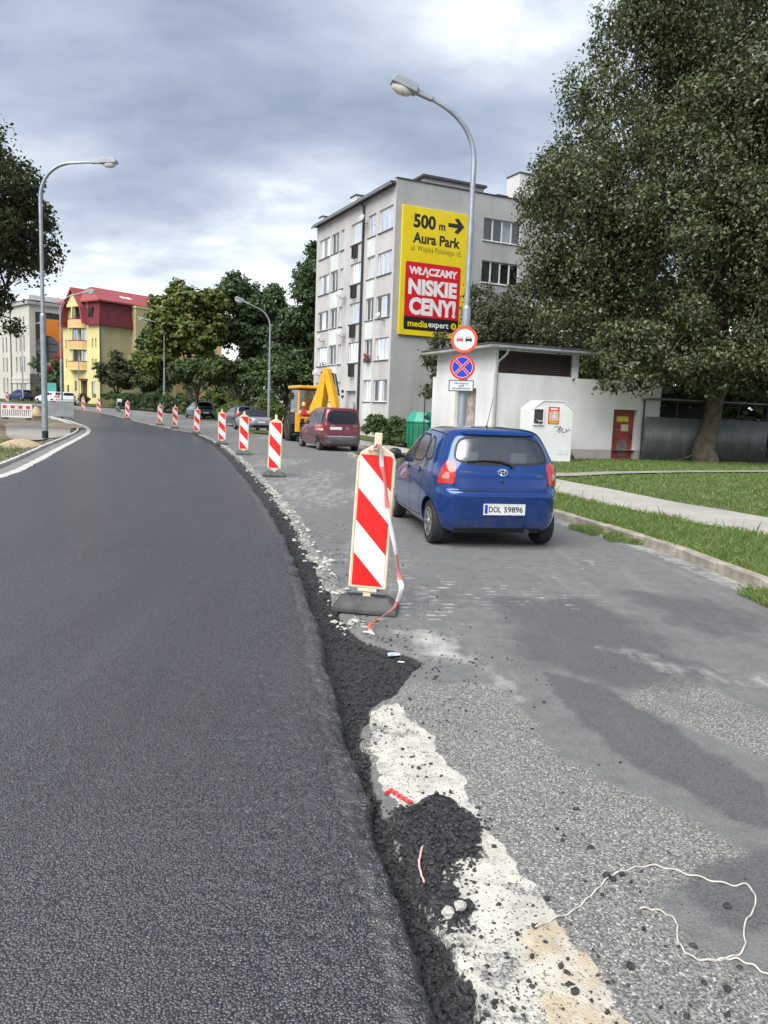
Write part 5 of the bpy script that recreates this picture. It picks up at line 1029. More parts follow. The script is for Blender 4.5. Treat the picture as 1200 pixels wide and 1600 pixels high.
mb = MB(); mb.box(-W2 + .02, -W2 + .06, -.54, -.503, 1.36, 1.99); mb.box(-W2 + .44, -W2 + .48, -.54, -.503, 1.36, 1.99); mb.box(-W2 + .06, -W2 + .44, -.54, -.503, 1.95, 1.99); mb.box(-W2 + .06, -W2 + .44, -.56, -.503, 1.36, 1.42); mb.build('chute_frame', MATS['bin_white'], cb)
v = foliage(np.array([[-W2 + .18, -.53, 1.5, .10], [-W2 + .33, -.53, 1.49, .09]]), 60, .14, 9); link('clothes', np_mesh('clothes', v, quad_idx(60), smooth=False, mat=M('cloth_mix', (.25, .25, .26), .9, var=.9, vs=14)), None, cb)
po = MB().box(-.20, .26, -.512, -.503, 1.42, 2.06).build('poster', M('poster_red', (.60, .06, .04), .5, var=.15, vs=6), cb)
MB().box(-.16, .22, -.518, -.513, 1.52, 1.90).build('poster_field', M('poster_yellow', (.66, .45, .25), .5, var=.3, vs=9), po); MB().box(-.07, .13, -.5235, -.519, 1.58, 1.84).build('poster_box', M('poster_blue', (.45, .55, .60), .5, var=.25, vs=12), po)
MB().box(-.12, .18, -.517, -.513, 1.95, 2.01).build('poster_band', MATS['ad_white'], po); MB().box(-.13, .19, -.517, -.513, 1.45, 1.49).build('poster_band', MATS['ad_yellow'], po)
mb = MB()
for ln in ([(.10, 1.32), (.38, 1.33), (.20, 1.14), (.30, 1.30)], [(.36, 1.34), (.30, 1.10), (.44, 1.28), (.42, 1.12), (.52, 1.14)], [(.55, 1.26), (.62, 1.22), (.56, 1.12), (.72, 1.25), (.76, 1.20)], [(.49, 1.02), (.51, 1.0)]):
    mb.tube([(a, -.5045, b) for a, b in ln], .012, 4)
mb.build('graffiti', MATS['ad_black'], cb)
MB().box(.25, .72, -.508, -.503, .28, .46).build('label_plate', M('plate_pale', (.6, .62, .64), .5, var=.1), cb); 
# bins behind the car roof
gb = thing('recycling_bin', 'green ribbed recycling container behind the blue car', 'recycling bin', (1.62, 35.9, .02), R(15)); M('bin_green', (.012, .16, .095), .45, var=.15, dirt=.15); M('bin_yellow', (.70, .44, .02), .45, var=.12)
mb = MB(); mb.lathe([(.66, 0), (.72, .25), (.74, 1.15), (.72, 1.2)], 8); b_ = mb.build('body', MATS['bin_green'], gb, bevel=.02); mb = MB(); mb.lathe([(.78, 1.2), (.80, 1.27), (.58, 1.62), (.55, 1.70), (.2, 1.74)], 8); mb.build('lid', M('bin_green_light', (.03, .27, .19), .45, var=.12), gb, bevel=.02)
for k in range(16): a = 2 * math.pi * k / 16 + .2; MB().box(-.03, .03, -.02, .02, .25, 1.12, Matrix.Rotation(a, 4, 'Z') @ Matrix.Translation((0, -.72, 0))).build('rib', MATS['bin_green'], b_)
for k, a in enumerate((R(-90), R(-30))): mb = MB(); mb.tube([(.66 * math.cos(a), .66 * math.sin(a), 1.46), (.74 * math.cos(a), .74 * math.sin(a), 1.48)], .11, 16); mb.build('slot', MATS['rubber'], gb, True)
yb = thing('recycling_bin', 'small yellow recycling container half hidden by the hut wall', 'recycling bin', (2.28, 36.9, .02), R(10)); mb = MB(); mb.lathe([(.40, 0), (.46, .2), (.47, 1.1)], 16); mb.build('body', MATS['bin_yellow'], yb, True); mb = MB(); mb.lathe([(.50, 1.1), (.50, 1.18), (.42, 1.5), (.25, 1.72), (.02, 1.78)], 16); mb.build('lid', MATS['bin_yellow'], yb, True); mb = MB(); mb.tube([(-.2, -.36, 1.42), (-.22, -.46, 1.44)], .11, 14); mb.build('slot', MATS['rubber'], yb, True)
mb = MB(); mb.tube([(0, 0, -.1), (0, 0, 2.95)], .03, 8); mb.tube([(0, 0, 1.55), (.09, -.02, 1.56)], .07, 8); o = mb.build('post', MATS['dark_metal'], None, True); o.location = (1.62, 34.2, 0); tag(o, 'thin dark post in front of the green container', 'post')
# corrugated shelter
sh = thing('corrugated_shelter', 'grey corrugated metal fence with a thin roof behind the large trunk', 'shelter', (10.95, 33.0, 0), R(24)); M('corrugated', (.20, .215, .212), .5, .35, var=.14, vs=2, dirt=.35); M('shelter_shade', (.03, .03, .03), .8, var=.3)
n = 66; u = np.linspace(0, 1.06, n); yy = .018 * np.sin(u / .095 * 2 * np.pi); vv = np.concatenate([np.c_[u, yy, np.full(n, .04)], np.c_[u, yy, np.full(n, 1.86)]]).reshape(2, n, 3)
cm = np_mesh('corrugated_panel', vv.reshape(-1, 3), grid_quads(2, n), mat=MATS['corrugated'])
for k in range(7): o = link('corrugated_panel', cm, None, sh); o.location = (.05 + k * 1.045, (k % 2) * .012, random.uniform(-.02, .02)); so = o.modifiers.new('Solidify', 'SOLIDIFY'); so.thickness = .004
for k in range(5): mb = MB(); mb.tube([(k * 1.83, .10, 0), (k * 1.83, .10, 2.62)], .04, 8); mb.build('post', MATS['dark_metal'], sh, True)
mb = MB(); mb.prism([(-.35, 2.66), (3.6, 2.50), (3.6, 2.44), (-.35, 2.60)], -.1, 7.6, 'yz'); mb.build('roof', M('shelter_roof', (.16, .16, .155), .7, var=.3, dirt=.4), sh)
MB().box(-.1, 7.5, 3.3, 3.4, 0, 2.42).build('back_wall', MATS['shelter_shade'], sh); MB().box(-.05, 7.4, .2, 3.3, .03, .06).build('slab', MATS['concrete'], sh)  # near-black back wall, the shade under the roof put into its colour
tb = thing('twisted_branch', 'fallen branch and litter at the foot of the shelter', 'branch', (12.5, 33.2, .05)); rr = random.Random(2); mb = MB(); limb(mb, (0, 0, 0), (.7, .1, .25), .05, .02, rr); limb(mb, (.3, 0, .1), (.2, -.2, .5), .03, .01, rr); mb.build('branch', MATS['bark'], tb, True)

# yellow house ----------------------------------------------------------
hz0 = terrain(100)
yh = thing('yellow_house', 'yellow four storey house with red mansard roof and round balconies', 'building', (-37.0, 100, hz0), R(53.9))
YS = lambda u, d, z: (u, d, z); YF = lambda u, d, z: (d, u, z)
so_ = []; fo_ = []
for z0 in (.8,): fo_.append((1.0, 2.0, z0, 2.9))
for z0 in (4.6, 7.2): fo_ += [(.8, 1.15, z0, z0 + 1.2), (1.5, 1.85, z0, z0 + 1.2), (7.5, 7.85, z0, z0 + 1.2)]
fo_.append((7.2, 7.7, 1.2, 2.4)); bal = [(3.3, 4.6), (5.0, 6.3)]
for z0 in (5.2, 7.9): fo_ += [(a, b, z0, z0 + 1.75) for a, b in bal]
fo_.append((3.0, 4.4, .5, 3.0)); fo_.append((5.4, 5.9, 1.6, 3.0))
mb = MB(); cell_wall(mb, YF, 0, 8.4, -.6, 10.2, fo_, .3); mb.add([(0, 8.4, -.6), (9.6, 8.4, -.6), (9.6, 8.4, 10.2), (0, 8.4, 10.2)], [(0, 1, 2, 3)]); mb.build('front_wall', MATS['house_yellow'], yh)
mb = MB(); mb.add([(0, 0, -.6), (12, 0, -.6), (12, 0, 10.2), (0, 0, 10.2)], [(0, 1, 2, 3)]); mb.add([(12, 0, -.6), (12, 8.4, -.6), (12, 8.4, 10.2), (12, 0, 10.2)], [(0, 1, 2, 3)]); mb.build('side_wall', MATS['house_yellow_shaded'], yh)  # side walls take the house yellow darkened, their shade put into the colour
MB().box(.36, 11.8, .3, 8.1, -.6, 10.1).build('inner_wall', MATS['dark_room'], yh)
for k, o_ in enumerate(fo_):
    if k == len(fo_) - 2: continue
    window(yh, YF, *o_, 1 if o_[1] - o_[0] < .7 else 2, .12, .05, 'house_orange' if o_[1] - o_[0] < .7 else 'curtain_dark', 'dark_glass', None, False)
MB().box(.25, .32, 3.05, 4.35, .5, 3.0).build('door', M('door_brown', (.07, .04, .03), .6), yh)
for zb in (4.5, 7.15, 9.9):      # bowed balconies
    pts = [(-1.1 * math.sin(math.pi * k / 10) ** .7, 2.9 + 3.9 * k / 10) for k in range(11)]
    mb = MB(); mb.prism(pts + [(.0, 6.8), (.0, 2.9)], zb - .16, zb, 'xy'); b_ = mb.build('balcony', MATS['house_yellow'], yh); mb = MB()
    for k in range(10):
        (xa, ya), (xb, yb_) = pts[k], pts[k + 1]; mb.add([(xa, ya, zb + .002), (xb, yb_, zb + .002), (xb, yb_, zb + .92), (xa, ya, zb + .92), (xa + .08, ya, zb + .002), (xb + .08, yb_, zb + .002), (xb + .08, yb_, zb + .92), (xa + .08, ya, zb + .92)], [(0, 1, 2, 3), (4, 7, 6, 5), (3, 2, 6, 7)])
    mb.build('parapet', MATS['house_orange'], b_); mb = MB(); mb.tube([(x_ - .0, y_, zb + .97) for x_, y_ in pts], .05, 6); mb.build('rail', MATS['roof_maroon'], b_)
    MB().box(-.95, -.75, 4.72, 4.92, zb + .922, zb + 2.5).build('column', MATS['house_yellow'], b_)
mb = MB(); mb.prism([(-.8 * math.sin(math.pi * k / 8), 2.8 + 1.8 * k / 8) for k in range(9)], 3.05, 3.25, 'xy'); mb.build('porch_roof', MATS['roof_maroon'], yh)
mb = MB(); mb.box(-1.9, -1.7, 3.6, 8.2, 0, 1.4); mb.build('stair_wall', MATS['house_orange'], yh)
for k in range(6): MB().box(-1.7 + k * .28, -1.42 + k * .28, 2.9, 4.5, -.6, .1 + k * .1).build('step', MATS['concrete'], yh)
def frust(mb, a, b):   # rings of 4 points
    mb.add(a + b, [(k, (k + 1) % 4, 4 + (k + 1) % 4, 4 + k) for k in range(4)] + [(4, 5, 6, 7), (3, 2, 1, 0)])
for k in range(7):                                        # mansard courses on the street corner
    f0, f1 = k / 7, (k + 1) / 7; e0 = .45 - .42 * f0; e1 = .45 - .42 * f1 + .03; zA, zB = 10.05 + 3.1 * f0, 10.05 + 3.1 * f1 - .004
    for x0_, x1_, y0_, y1_ in ((0, 4.6, 0, 2.5), (0, 4.6, 7.3, 8.4)):
        mb = MB(); frust(mb, [(x0_ - e0, y0_ - (e0 if y0_ == 0 else 0), zA), (x1_, y0_ - (e0 if y0_ == 0 else 0), zA), (x1_, y1_ + (e0 if y1_ > 8 else 0), zA), (x0_ - e0, y1_ + (e0 if y1_ > 8 else 0), zA)], [(x0_ - e1, y0_ - (e1 if y0_ == 0 else 0), zB), (x1_, y0_ - (e1 if y0_ == 0 else 0), zB), (x1_, y1_ + (e1 if y1_ > 8 else 0), zB), (x0_ - e1, y1_ + (e1 if y1_ > 8 else 0), zB)]); mb.build('roof_course', MATS['roof_maroon'], yh)
for y0_ in (1.05, 1.55): MB().box(-.42, .1, y0_, y0_ + .36, 11.1, 12.3).build('dormer_window', MATS['dark_glass'], yh)
MB().box(-.35, .1, 7.75, 8.05, 11.1, 12.2).build('dormer_window', MATS['dark_glass'], yh)
MB().box(.02, 12, .02, 8.38, 10.202, 13.1).build('attic_wall', MATS['house_yellow_shaded'], yh)
mb = MB(); z0 = 13.15; mb.add([(-.6, -.6, z0), (12.6, -.6, z0), (12.6, 9.0, z0), (-.6, 9.0, z0), (1.5, 4.2, z0 + 2.1), (11.0, 4.2, z0 + 2.1), (-.6, -.6, z0 - .18), (12.6, -.6, z0 - .18), (12.6, 9, z0 - .18), (-.6, 9, z0 - .18)], [(0, 1, 5, 4), (1, 2, 5), (2, 3, 4, 5), (3, 0, 4), (6, 7, 1, 0), (7, 8, 2, 1), (8, 9, 3, 2), (9, 6, 0, 3), (9, 8, 7, 6)]); rf = mb.build('roof', MATS['roof_red'], yh)
for x_ in (4.1, 5.0, 8.4): MB().box(x_, x_ + .65, -.42, .42, -.02, .02, Matrix.Translation((0, 1.45, 14.10)) @ Matrix.Rotation(R(23.6), 4, 'X')).build('skylight', MATS['white_paint'], rf)
# front cross gable
mb = MB(); mb.prism([(2.55, 10.3), (7.35, 10.3), (6.9, 12.2), (4.95, 14.55), (3.0, 12.2)], -.02, .2, 'yz'); mb.build('gable_wall', MATS['house_yellow'], yh)
MB().box(-.06, -.025, 3.6, 6.3, 10.4, 12.4).build('loggia_shade', MATS['dark_room'], yh); MB().box(-.5, -.3, 4.85, 5.05, 10.82, 12.6).build('column', MATS['house_yellow'], yh); mb = MB(); mb.prism([(3.3, 12.45), (6.6, 12.45), (4.95, 14.3)], -.7, -.5, 'yz'); mb.build('gable_board', MATS['house_yellow'], yh)  # flat dark slab paints the shade of the open loggia on the wall
mb = MB(); q = [(2.3, 10.2), (2.9, 12.4), (4.95, 14.9), (7.0, 12.4), (7.6, 10.2), (7.4, 10.2), (6.82, 12.3), (4.95, 14.6), (3.08, 12.3), (2.5, 10.2)]; mb.prism(q, -1.0, 3.0, 'yz'); mb.build('gable_roof', MATS['roof_red'], yh)
# rear bay on the street side
MB().box(4.7, 8.6, -.95, -.002, 3.6, 12.7).build('bay', MATS['house_yellow_shaded'], yh); MB().box(4.6, 8.7, -1.05, -.0, 12.702, 12.95).build('bay_cap', MATS['house_yellow'], yh)
for z0 in (7.3, 10.2):
    w_ = MB().box(6.3, 7.2, -1.0, -.952, z0, z0 + 1.2).build('window', MATS['white_frame'], yh); MB().box(6.37, 7.13, -1.02, -1.002, z0 + .07, z0 + 1.13).build('pane', MATS['dark_glass'], w_); MB().box(6.2, 7.3, -1.05, -.952, z0 - .09, z0 - .003).build('sill', MATS['white_paint'], w_)
mb = MB(); mb.tube([(-.08, -.08, 10.0), (-.08, -.08, -.5)], .07, 8); mb.build('downpipe', MATS['roof_dark'], yh, True)
# pale building behind it
pb = thing('ochre_house', 'ochre house top peeking out behind the red roof', 'building', (-33.5, 118, 1.5), R(40)); MB().box(0, 9, 0, 9, -.5, 15.2).build('wall', MATS['house_orange'], pb); MB().box(-.4, 9.4, -.4, 9.4, 15.202, 15.6).build('roof', MATS['roof_dark'], pb); MB().box(2, 2.6, 2, 2.6, 15.602, 16.6).build('chimney', MATS['dark_stone'], pb)
# mural building -----------------------------------------------------------
mu = thing('mural_building', 'grey corner building with narrow windows and an orange mural', 'building', (-54.3, 118, 1.4), R(45))
MF = lambda u, d, z: (u, d, z); ML = lambda u, d, z: (d, u, z); mo = []
for z0, z1 in ((.9, 3.4), (4.3, 6.6), (7.4, 9.8)): mo += [(u, u + .55, z0, z1) for u in (2.0, 3.6, 5.2, 9.4, 11.0)]
mo += [(u, u + .5, 11.2, 12.6) for u in (2.0, 3.6, 5.2)]
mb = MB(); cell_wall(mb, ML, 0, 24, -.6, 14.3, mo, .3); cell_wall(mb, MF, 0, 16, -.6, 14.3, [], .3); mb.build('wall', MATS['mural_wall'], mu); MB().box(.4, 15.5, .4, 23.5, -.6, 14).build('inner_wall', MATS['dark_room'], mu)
for o_ in mo: window(mu, ML, *o_, 1, .15, .06, 'sill_dark', 'dark_glass', None, False)
MB().box(-.35, 16.3, -.35, 24.3, 14.302, 14.75).build('cornice', MATS['gable'], mu); MB().box(-.1, 16, .2, 24, 14.752, 15.0).build('roof', MATS['roof_dark'], mu); MB().box(1.5, 12, 4, 9, 15.002, 16.2).build('roof_house', MATS['hut_wall'], mu)
for k in range(9): MB().box(-.1 if k else -.1, 16.1, -.12, -.002, -.6 + k * .52, -.12 + k * .52).build('stone_course', MATS['dark_stone'], mu, bevel=.03)
for k in range(8): MB().box(-.10, -.002, .1, 8.6, -.55 + k * .52, -.10 + k * .52).build('stone_course', MATS['mural_wall'], mu, bevel=.03) if k in (6, 7) else None
mb = MB(); mb.tube([(-.1, 7.6, 14), (-.1, 7.6, 0)], .08, 8); mb.build('downpipe', MATS['sill_dark'], mu, True)
def mural_mat():
    t = NT('mural'); sx = t.node('ShaderNodeSeparateXYZ'); t.l.new(t.co(), sx.inputs[0]); n_ = t.noise(.5, 4, .6); z_ = t.math('ADD', sx.outputs[2], t.math('MULTIPLY', t.math('SUBTRACT', n_, .5), 4.0))
    c = t.ramp(t.math('DIVIDE', z_, 14), [(.30, (.36, .012, .05)), (.46, (.42, .02, .045)), (.55, (.62, .10, .02)), (.70, (.72, .20, .02)), (.95, (.74, .26, .03))]); v_ = t.step(t.voro(.55, t.mapped((1, 1, 1), loc=(2.3, 0, 1.1))), .30, .24)
    k_ = t.math('MULTIPLY', v_, t.math('MULTIPLY', t.step(sx.outputs[0], 4.0, 6.0), t.step(sx.outputs[2], 9.8, 8.4))); c = t.mix(k_, c, (.62, .48, .48)); MATS['mural'] = t.fin(c, .7); return t.m
MB().box(.9, 15.2, -.10, -.02, 4.35, 13.3).build('mural_frame', MATS['dark_metal'], mu); MB().box(1.9, 14.8, -.14, -.102, 4.6, 12.4).build('mural', mural_mat(), mu)
# ------------------------------------------------------------------ vehicles
def car_paint(name, col, flake=.3, rough=.32):
    t = NT(name); n = t.noise(2.2, 5, .6); c = t.mix(t.step(n, .3, .7), mul(col, .92), mul(col, 1.08)); g = t.node('ShaderNodeNewGeometry')
    d = t.noise(1.4, 6, .7); c = t.mix(t.math('MULTIPLY', t.step(d, .52, .8), .14), c, (.22, .21, .19))
    sx = t.node('ShaderNodeSeparateXYZ'); t.l.new(t.co(), sx.inputs[0]); low = t.math('MULTIPLY', t.step(sx.outputs[2], .62, .15), t.step(t.noise(7, 5, .7), .35, .75)); c = t.mix(t.math('MULTIPLY', low, .45), c, (.17, .16, .14))
    c = t.mix(g.outputs['Backfacing'], c, (.10, .10, .10)); MATS[name] = t.fin(c, rough, flake, .5, 1.0); return t.m
def catmull(rows, sub):
    P_ = np.array(rows, float); Q = np.vstack([2 * P_[0] - P_[1], P_, 2 * P_[-1] - P_[-2]]); out = []
    for i in range(len(P_) - 1):
        for t in np.arange(sub) / sub:
            p0, p1, p2, p3 = Q[i], Q[i + 1], Q[i + 2], Q[i + 3]; m1, m2 = (p2 - p0) * .42, (p3 - p1) * .42
            out.append((2 * t ** 3 - 3 * t * t + 1) * p1 + (t ** 3 - 2 * t * t + t) * m1 + (-2 * t ** 3 + 3 * t * t) * p2 + (t ** 3 - t * t) * m2)
    return np.array(out + [P_[-1]])
def chaikin(poly, it=2):
    p = np.array(poly, float)
    for _ in range(it): nx = np.roll(p, -1, 0); p = np.stack([p * .8 + nx * .2, p * .2 + nx * .8], 1).reshape(-1, 2)
    return p
def resample(poly, m):
    p = np.vstack([poly, poly[:1]]); s = np.r_[0, np.cumsum(np.linalg.norm(np.diff(p, axis=0), axis=1))]; q = np.linspace(0, s[-1], m, endpoint=False)
    return np.stack([np.interp(q, s, p[:, 0]), np.interp(q, s, p[:, 1])], -1)
def inset(p, d):
    nx = np.roll(p, -1, 0) - np.roll(p, 1, 0); nx /= np.linalg.norm(nx, axis=1, keepdims=True) + 1e-9; nr = np.stack([-nx[:, 1], nx[:, 0]], -1)
    a = np.sum(p[:, 0] * np.roll(p[:, 1], -1) - np.roll(p[:, 0], -1) * p[:, 1]); return p + nr * d * (1 if a > 0 else -1)
class Shell:
    "car body as a stack of rounded plan outlines, and panels laid on its surface"
    def __init__(s, rows, N=160, sub=4):
        L = catmull(rows, sub); ph_ = np.linspace(0, 2 * np.pi, N, endpoint=False); c, sn = np.cos(ph_), np.sin(ph_); V_ = []
        for z, xf, xr, w, nf, nr in L:
            n = np.where(c > 0, nf, nr); r = 1 / (np.abs(c) ** n + np.abs(sn) ** n) ** (1 / n); xm = (xf + xr) / 2
            V_.append(np.stack([xm + r * c * np.where(c > 0, xf - xm, xm - xr), r * sn * w, np.full(N, z)], -1))
        s.V = np.vstack(V_); i = np.arange(len(L) - 1)[:, None] * N; j = np.arange(N)[None]; j2 = (j + 1) % N
        s.F = np.stack([i + j, i + j2, i + N + j2, i + N + j], -1).reshape(-1, 4); s.N = N; s.nl = len(L)
        s.bvh = BVHTree.FromPolygons(s.V.tolist(), s.F.tolist()); s.keep = np.ones(len(s.F), bool); s.cen = s.V[s.F].mean(1)
    def cut(s, mask): s.keep &= ~mask
    def cut_poly(s, poly, axes, cond, shrink=.02): s.cut((sdf(s.cen[:, axes[0]], s.cen[:, axes[1]], [tuple(p) for p in poly]) > shrink) & cond)
    def body(s, name, m, parent, zmin=-9, zmax=9):
        k = s.keep & (s.cen[:, 2] >= zmin) & (s.cen[:, 2] < zmax); return link(name, np_mesh(name, s.V, s.F[k], mat=m), None, parent)
    def cap(s, name, m, parent):
        top = s.V[-s.N:]; return link(name, np_mesh(name, np.vstack([top, top.mean(0, keepdims=True) + [0, 0, .004]]), tris=np.stack([np.arange(s.N), (np.arange(s.N) + 1) % s.N, np.full(s.N, s.N)], -1), mat=m), None, parent)
    def hit(s, p2, d, eu, off):
        o = eu * p2[0] + Vector((0, 0, p2[1])) - d * 8; h = s.bvh.ray_cast(o, d)
        if h[0] is None: h = s.bvh.find_nearest(eu * p2[0] + Vector((0, 0, p2[1])) - d * 1.0)
        n = h[1]; n = -n if n.dot(d) > 0 else n; return h[0] + n * off
    def panel(s, name, poly, d, eu, off, m, parent, inner=None, rings=6, pts=64, soft=2):
        d = Vector(d).normalized(); eu = Vector(eu); p = resample(chaikin(poly, soft) if soft else np.array(poly, float), pts); c = p.mean(0); lev = []
        if inner is None: scl = [p] + [c + (p - c) * k for k in np.linspace(1, 0, rings)[1:-1]]
        else: q = inset(p, inner); scl = [p, (p + q) / 2, q]
        V_ = [s.hit(a, d, eu, -.012) for a in p]
        for sc in scl: V_ += [s.hit(a, d, eu, off) for a in sc]
        if inner is not None: V_ += [s.hit(a, d, eu, -.012) for a in scl[-1]]
        n = pts; nr = len(V_) // n; F = [(k * n + i, k * n + (i + 1) % n, (k + 1) * n + (i + 1) % n, (k + 1) * n + i) for k in range(nr - 1) for i in range(n)]
        if inner is None: V_.append(s.hit(c, d, eu, off)); F += [((nr - 1) * n + i, (nr - 1) * n + (i + 1) % n, nr * n) for i in range(n)]
        mb = MB(); mb.add(V_, F); return mb.build(name, m, parent, True, angle=50)
    def seam(s, name, line, d, eu, w, m, parent, off=.0012, step=.03):
        d = Vector(d).normalized(); eu = Vector(eu); P_ = []
        for (a, b), (c, e_) in zip(line[:-1], line[1:]):
            n = max(1, int(math.hypot(c - a, e_ - b) / step))
            for k in range(n): P_.append((a + (c - a) * k / n, b + (e_ - b) * k / n))
        P_.append(line[-1]); P_ = np.array(P_); t = np.gradient(P_, axis=0); t /= np.linalg.norm(t, axis=1, keepdims=True) + 1e-9; nr = np.stack([-t[:, 1], t[:, 0]], -1) * w / 2
        V_ = [s.hit(x, d, eu, off) for q in zip(P_ - nr, P_ + nr) for x in q]; F = [(2 * i, 2 * i + 1, 2 * i + 3, 2 * i + 2) for i in range(len(P_) - 1)]
        mb = MB(); mb.add(V_, F); return mb.build(name, m, parent, True)
SIDE = {1: ((0, -1, 0), (1, 0, 0)), -1: ((0, 1, 0), (1, 0, 0))}
REAR = ((1, 0, 0), (0, 1, 0)); FRONT = ((-1, 0, 0), (0, 1, 0))
def circle(cx, cz, r, n=40): return [(cx + r * math.cos(2 * math.pi * k / n), cz + r * math.sin(2 * math.pi * k / n)) for k in range(n)]
WHEELS = {}
def wheel(parent, x, y, r, w, rim='silver', spokes=8, cap=True):
    sgn = 1 if y > 0 else -1; mt = Matrix.Translation((x, y, r)) @ Matrix.Rotation(R(-90) * sgn, 4, 'X')
    key = (r, w, rim, spokes)
    if key not in WHEELS:
        rr_ = r * .66; mb = MB(); mb.lathe([(rr_ * .98, -w / 2), (r * .93, -w / 2), (r * .985, -w / 2 + .025), (r, -w * .25), (r, w * .25), (r * .985, w / 2 - .025), (r * .93, w / 2), (rr_, w / 2), (rr_ * .98, w / 2 - .02)], 36); ty = mb.mesh('wheel', True, 40); ty.materials.append(MATS['rubber'])
        mb = MB(); mb.lathe([(rr_, w / 2 - .012), (rr_ * .93, w / 2 - .004), (rr_ * .90, w / 2 - .03), (rr_ * .88, w / 2 - .07), (.02, w / 2 - .075)], 32); bk = mb.mesh('rim_back', True, 40); bk.materials.append(MATS['dark_metal'])
        mb = MB(); ring_ = [(rr_ * 1.0, w / 2 - .006), (rr_ * 1.0, w / 2 + .004), (rr_ * .91, w / 2 + .004), (rr_ * .91, w / 2 - .006)]; vv = []; ff = []; n = 32
        for k in range(n):
            q = 2 * math.pi * k / n; vv += [(a * math.cos(q), a * math.sin(q), z) for a, z in ring_]
        for k in range(n):
            a, b = k * 4, (k + 1) % n * 4; ff += [(a + i, b + i, b + (i + 1) % 4, a + (i + 1) % 4) for i in range(4)]
        mb.add(vv, ff)
        for k in range(spokes):
            a = 2 * math.pi * k / spokes; mr = Matrix.Rotation(a, 4, 'Z'); mb.add([(r * .10, -r * .075, w / 2 - .004), (rr_ * .93, -r * .045, w / 2 + .002), (rr_ * .93, r * .045, w / 2 + .002), (r * .10, r * .075, w / 2 - .004), (r * .10, -r * .075, w / 2 - .05), (rr_ * .93, -r * .045, w / 2 - .04), (rr_ * .93, r * .045, w / 2 - .04), (r * .10, r * .075, w / 2 - .05)], [(0, 1, 2, 3), (0, 4, 5, 1), (3, 2, 6, 7), (1, 5, 6, 2), (0, 3, 7, 4)], mr)
        mb.lathe([(r * .17, w / 2 - .06), (r * .17, w / 2 + .002), (r * .13, w / 2 + .010), (.004, w / 2 + .012)], 16); rm = mb.mesh('rim', True, 35); rm.materials.append(MATS[rim]); WHEELS[key] = (ty, bk, rm)
    ty, bk, rm = WHEELS[key]; o = link('wheel', ty, None, parent); o.matrix_local = mt; link('rim_back', bk, None, o); link('rim', rm, None, o); return o
def plate(parent, x, y, z, body, scale=1.0, rz=R(-90), tilt=0.0):
    p = MB().box(-.26 * scale, .26 * scale, -.006, .0, -.057 * scale, .057 * scale).build('licence_plate', MATS['plate_white'], parent, bevel=.004); p.location = (x, y, z); p.rotation_euler = (tilt, 0, rz)
    if body:
        MB().box(-.258, -.222, -.0085, -.0062, -.055, .055).build('plate_band', MATS['sign_blue'], p); a, b = body.split()
        o = fit('lettering', a, -.205, -.045, 0, .076, 'ad_black', p, -.0075, .022); o = fit('lettering', b, -.005, .245, 0, .076, 'ad_black', p, -.0075, .022)
        mb = MB()
        for (u0, u1, v0, v1) in ((-.275, .275, -.07, -.059), (-.275, .275, .059, .07), (-.275, -.262, -.059, .059), (.262, .275, -.059, .059)): mb.box(u0, u1, -.009, .0, v0, v1)
        mb.build('plate_frame', MATS['bin_white'], p)
    return p
M('plate_white', (.66, .67, .68), .4, var=.06)
HATCH = [(.20, 1.88, -1.60, .76, 4.5, 7), (.27, 1.95, -1.69, .82, 4.2, 7), (.40, 2.0, -1.745, .855, 4.0, 6.6), (.55, 2.0, -1.775, .866, 4.0, 6.2), (.67, 1.97, -1.785, .868, 4.0, 6.2), (.725, 1.935, -1.772, .867, 3.8, 6.2), (.752, 1.90, -1.735, .866, 3.8, 6.6), (.82, 1.78, -1.725, .862, 3.6, 6.6),
         (.91, 1.42, -1.715, .852, 4.0, 6.6), (.99, 1.08, -1.695, .838, 4.5, 6.6), (1.07, .92, -1.665, .818, 4.5, 6.6), (1.20, .66, -1.60, .770, 4.5, 6.0), (1.33, .40, -1.525, .715, 4.5, 5.6), (1.42, .21, -1.465, .665, 4.2, 5.2), (1.475, .03, -1.40, .605, 4, 4.8), (1.508, -.18, -1.29, .49, 3.6, 4.4), (1.527, -.45, -.96, .28, 3, 3.5)]
def scaled(rows, sx, sy, sz): return [(z * sz, a * sx, b * sx, w * sy, n, m) for z, a, b, w, n, m in rows]
def sc2(poly, sx, sz): return [(a * sx, b * sz) for a, b in poly]
HW = dict(rear=[(-.625, 1.09), (-.30, 1.055), (.30, 1.055), (.625, 1.09), (.60, 1.25), (.525, 1.385), (.28, 1.428), (-.28, 1.428), (-.525, 1.385), (-.60, 1.25)], screen=[(-.68, 1.06), (.68, 1.06), (.56, 1.40), (-.56, 1.40)],
          sides=[[(.80, 1.0), (.2, 1.005), (-.135, 1.01), (-.135, 1.405), (.10, 1.395), (.44, 1.25)], [(-.185, 1.01), (-.86, 1.035), (-.735, 1.40), (-.185, 1.41)], [(-.895, 1.04), (-1.22, 1.09), (-1.15, 1.21), (-1.0, 1.36), (-.77, 1.395)]])
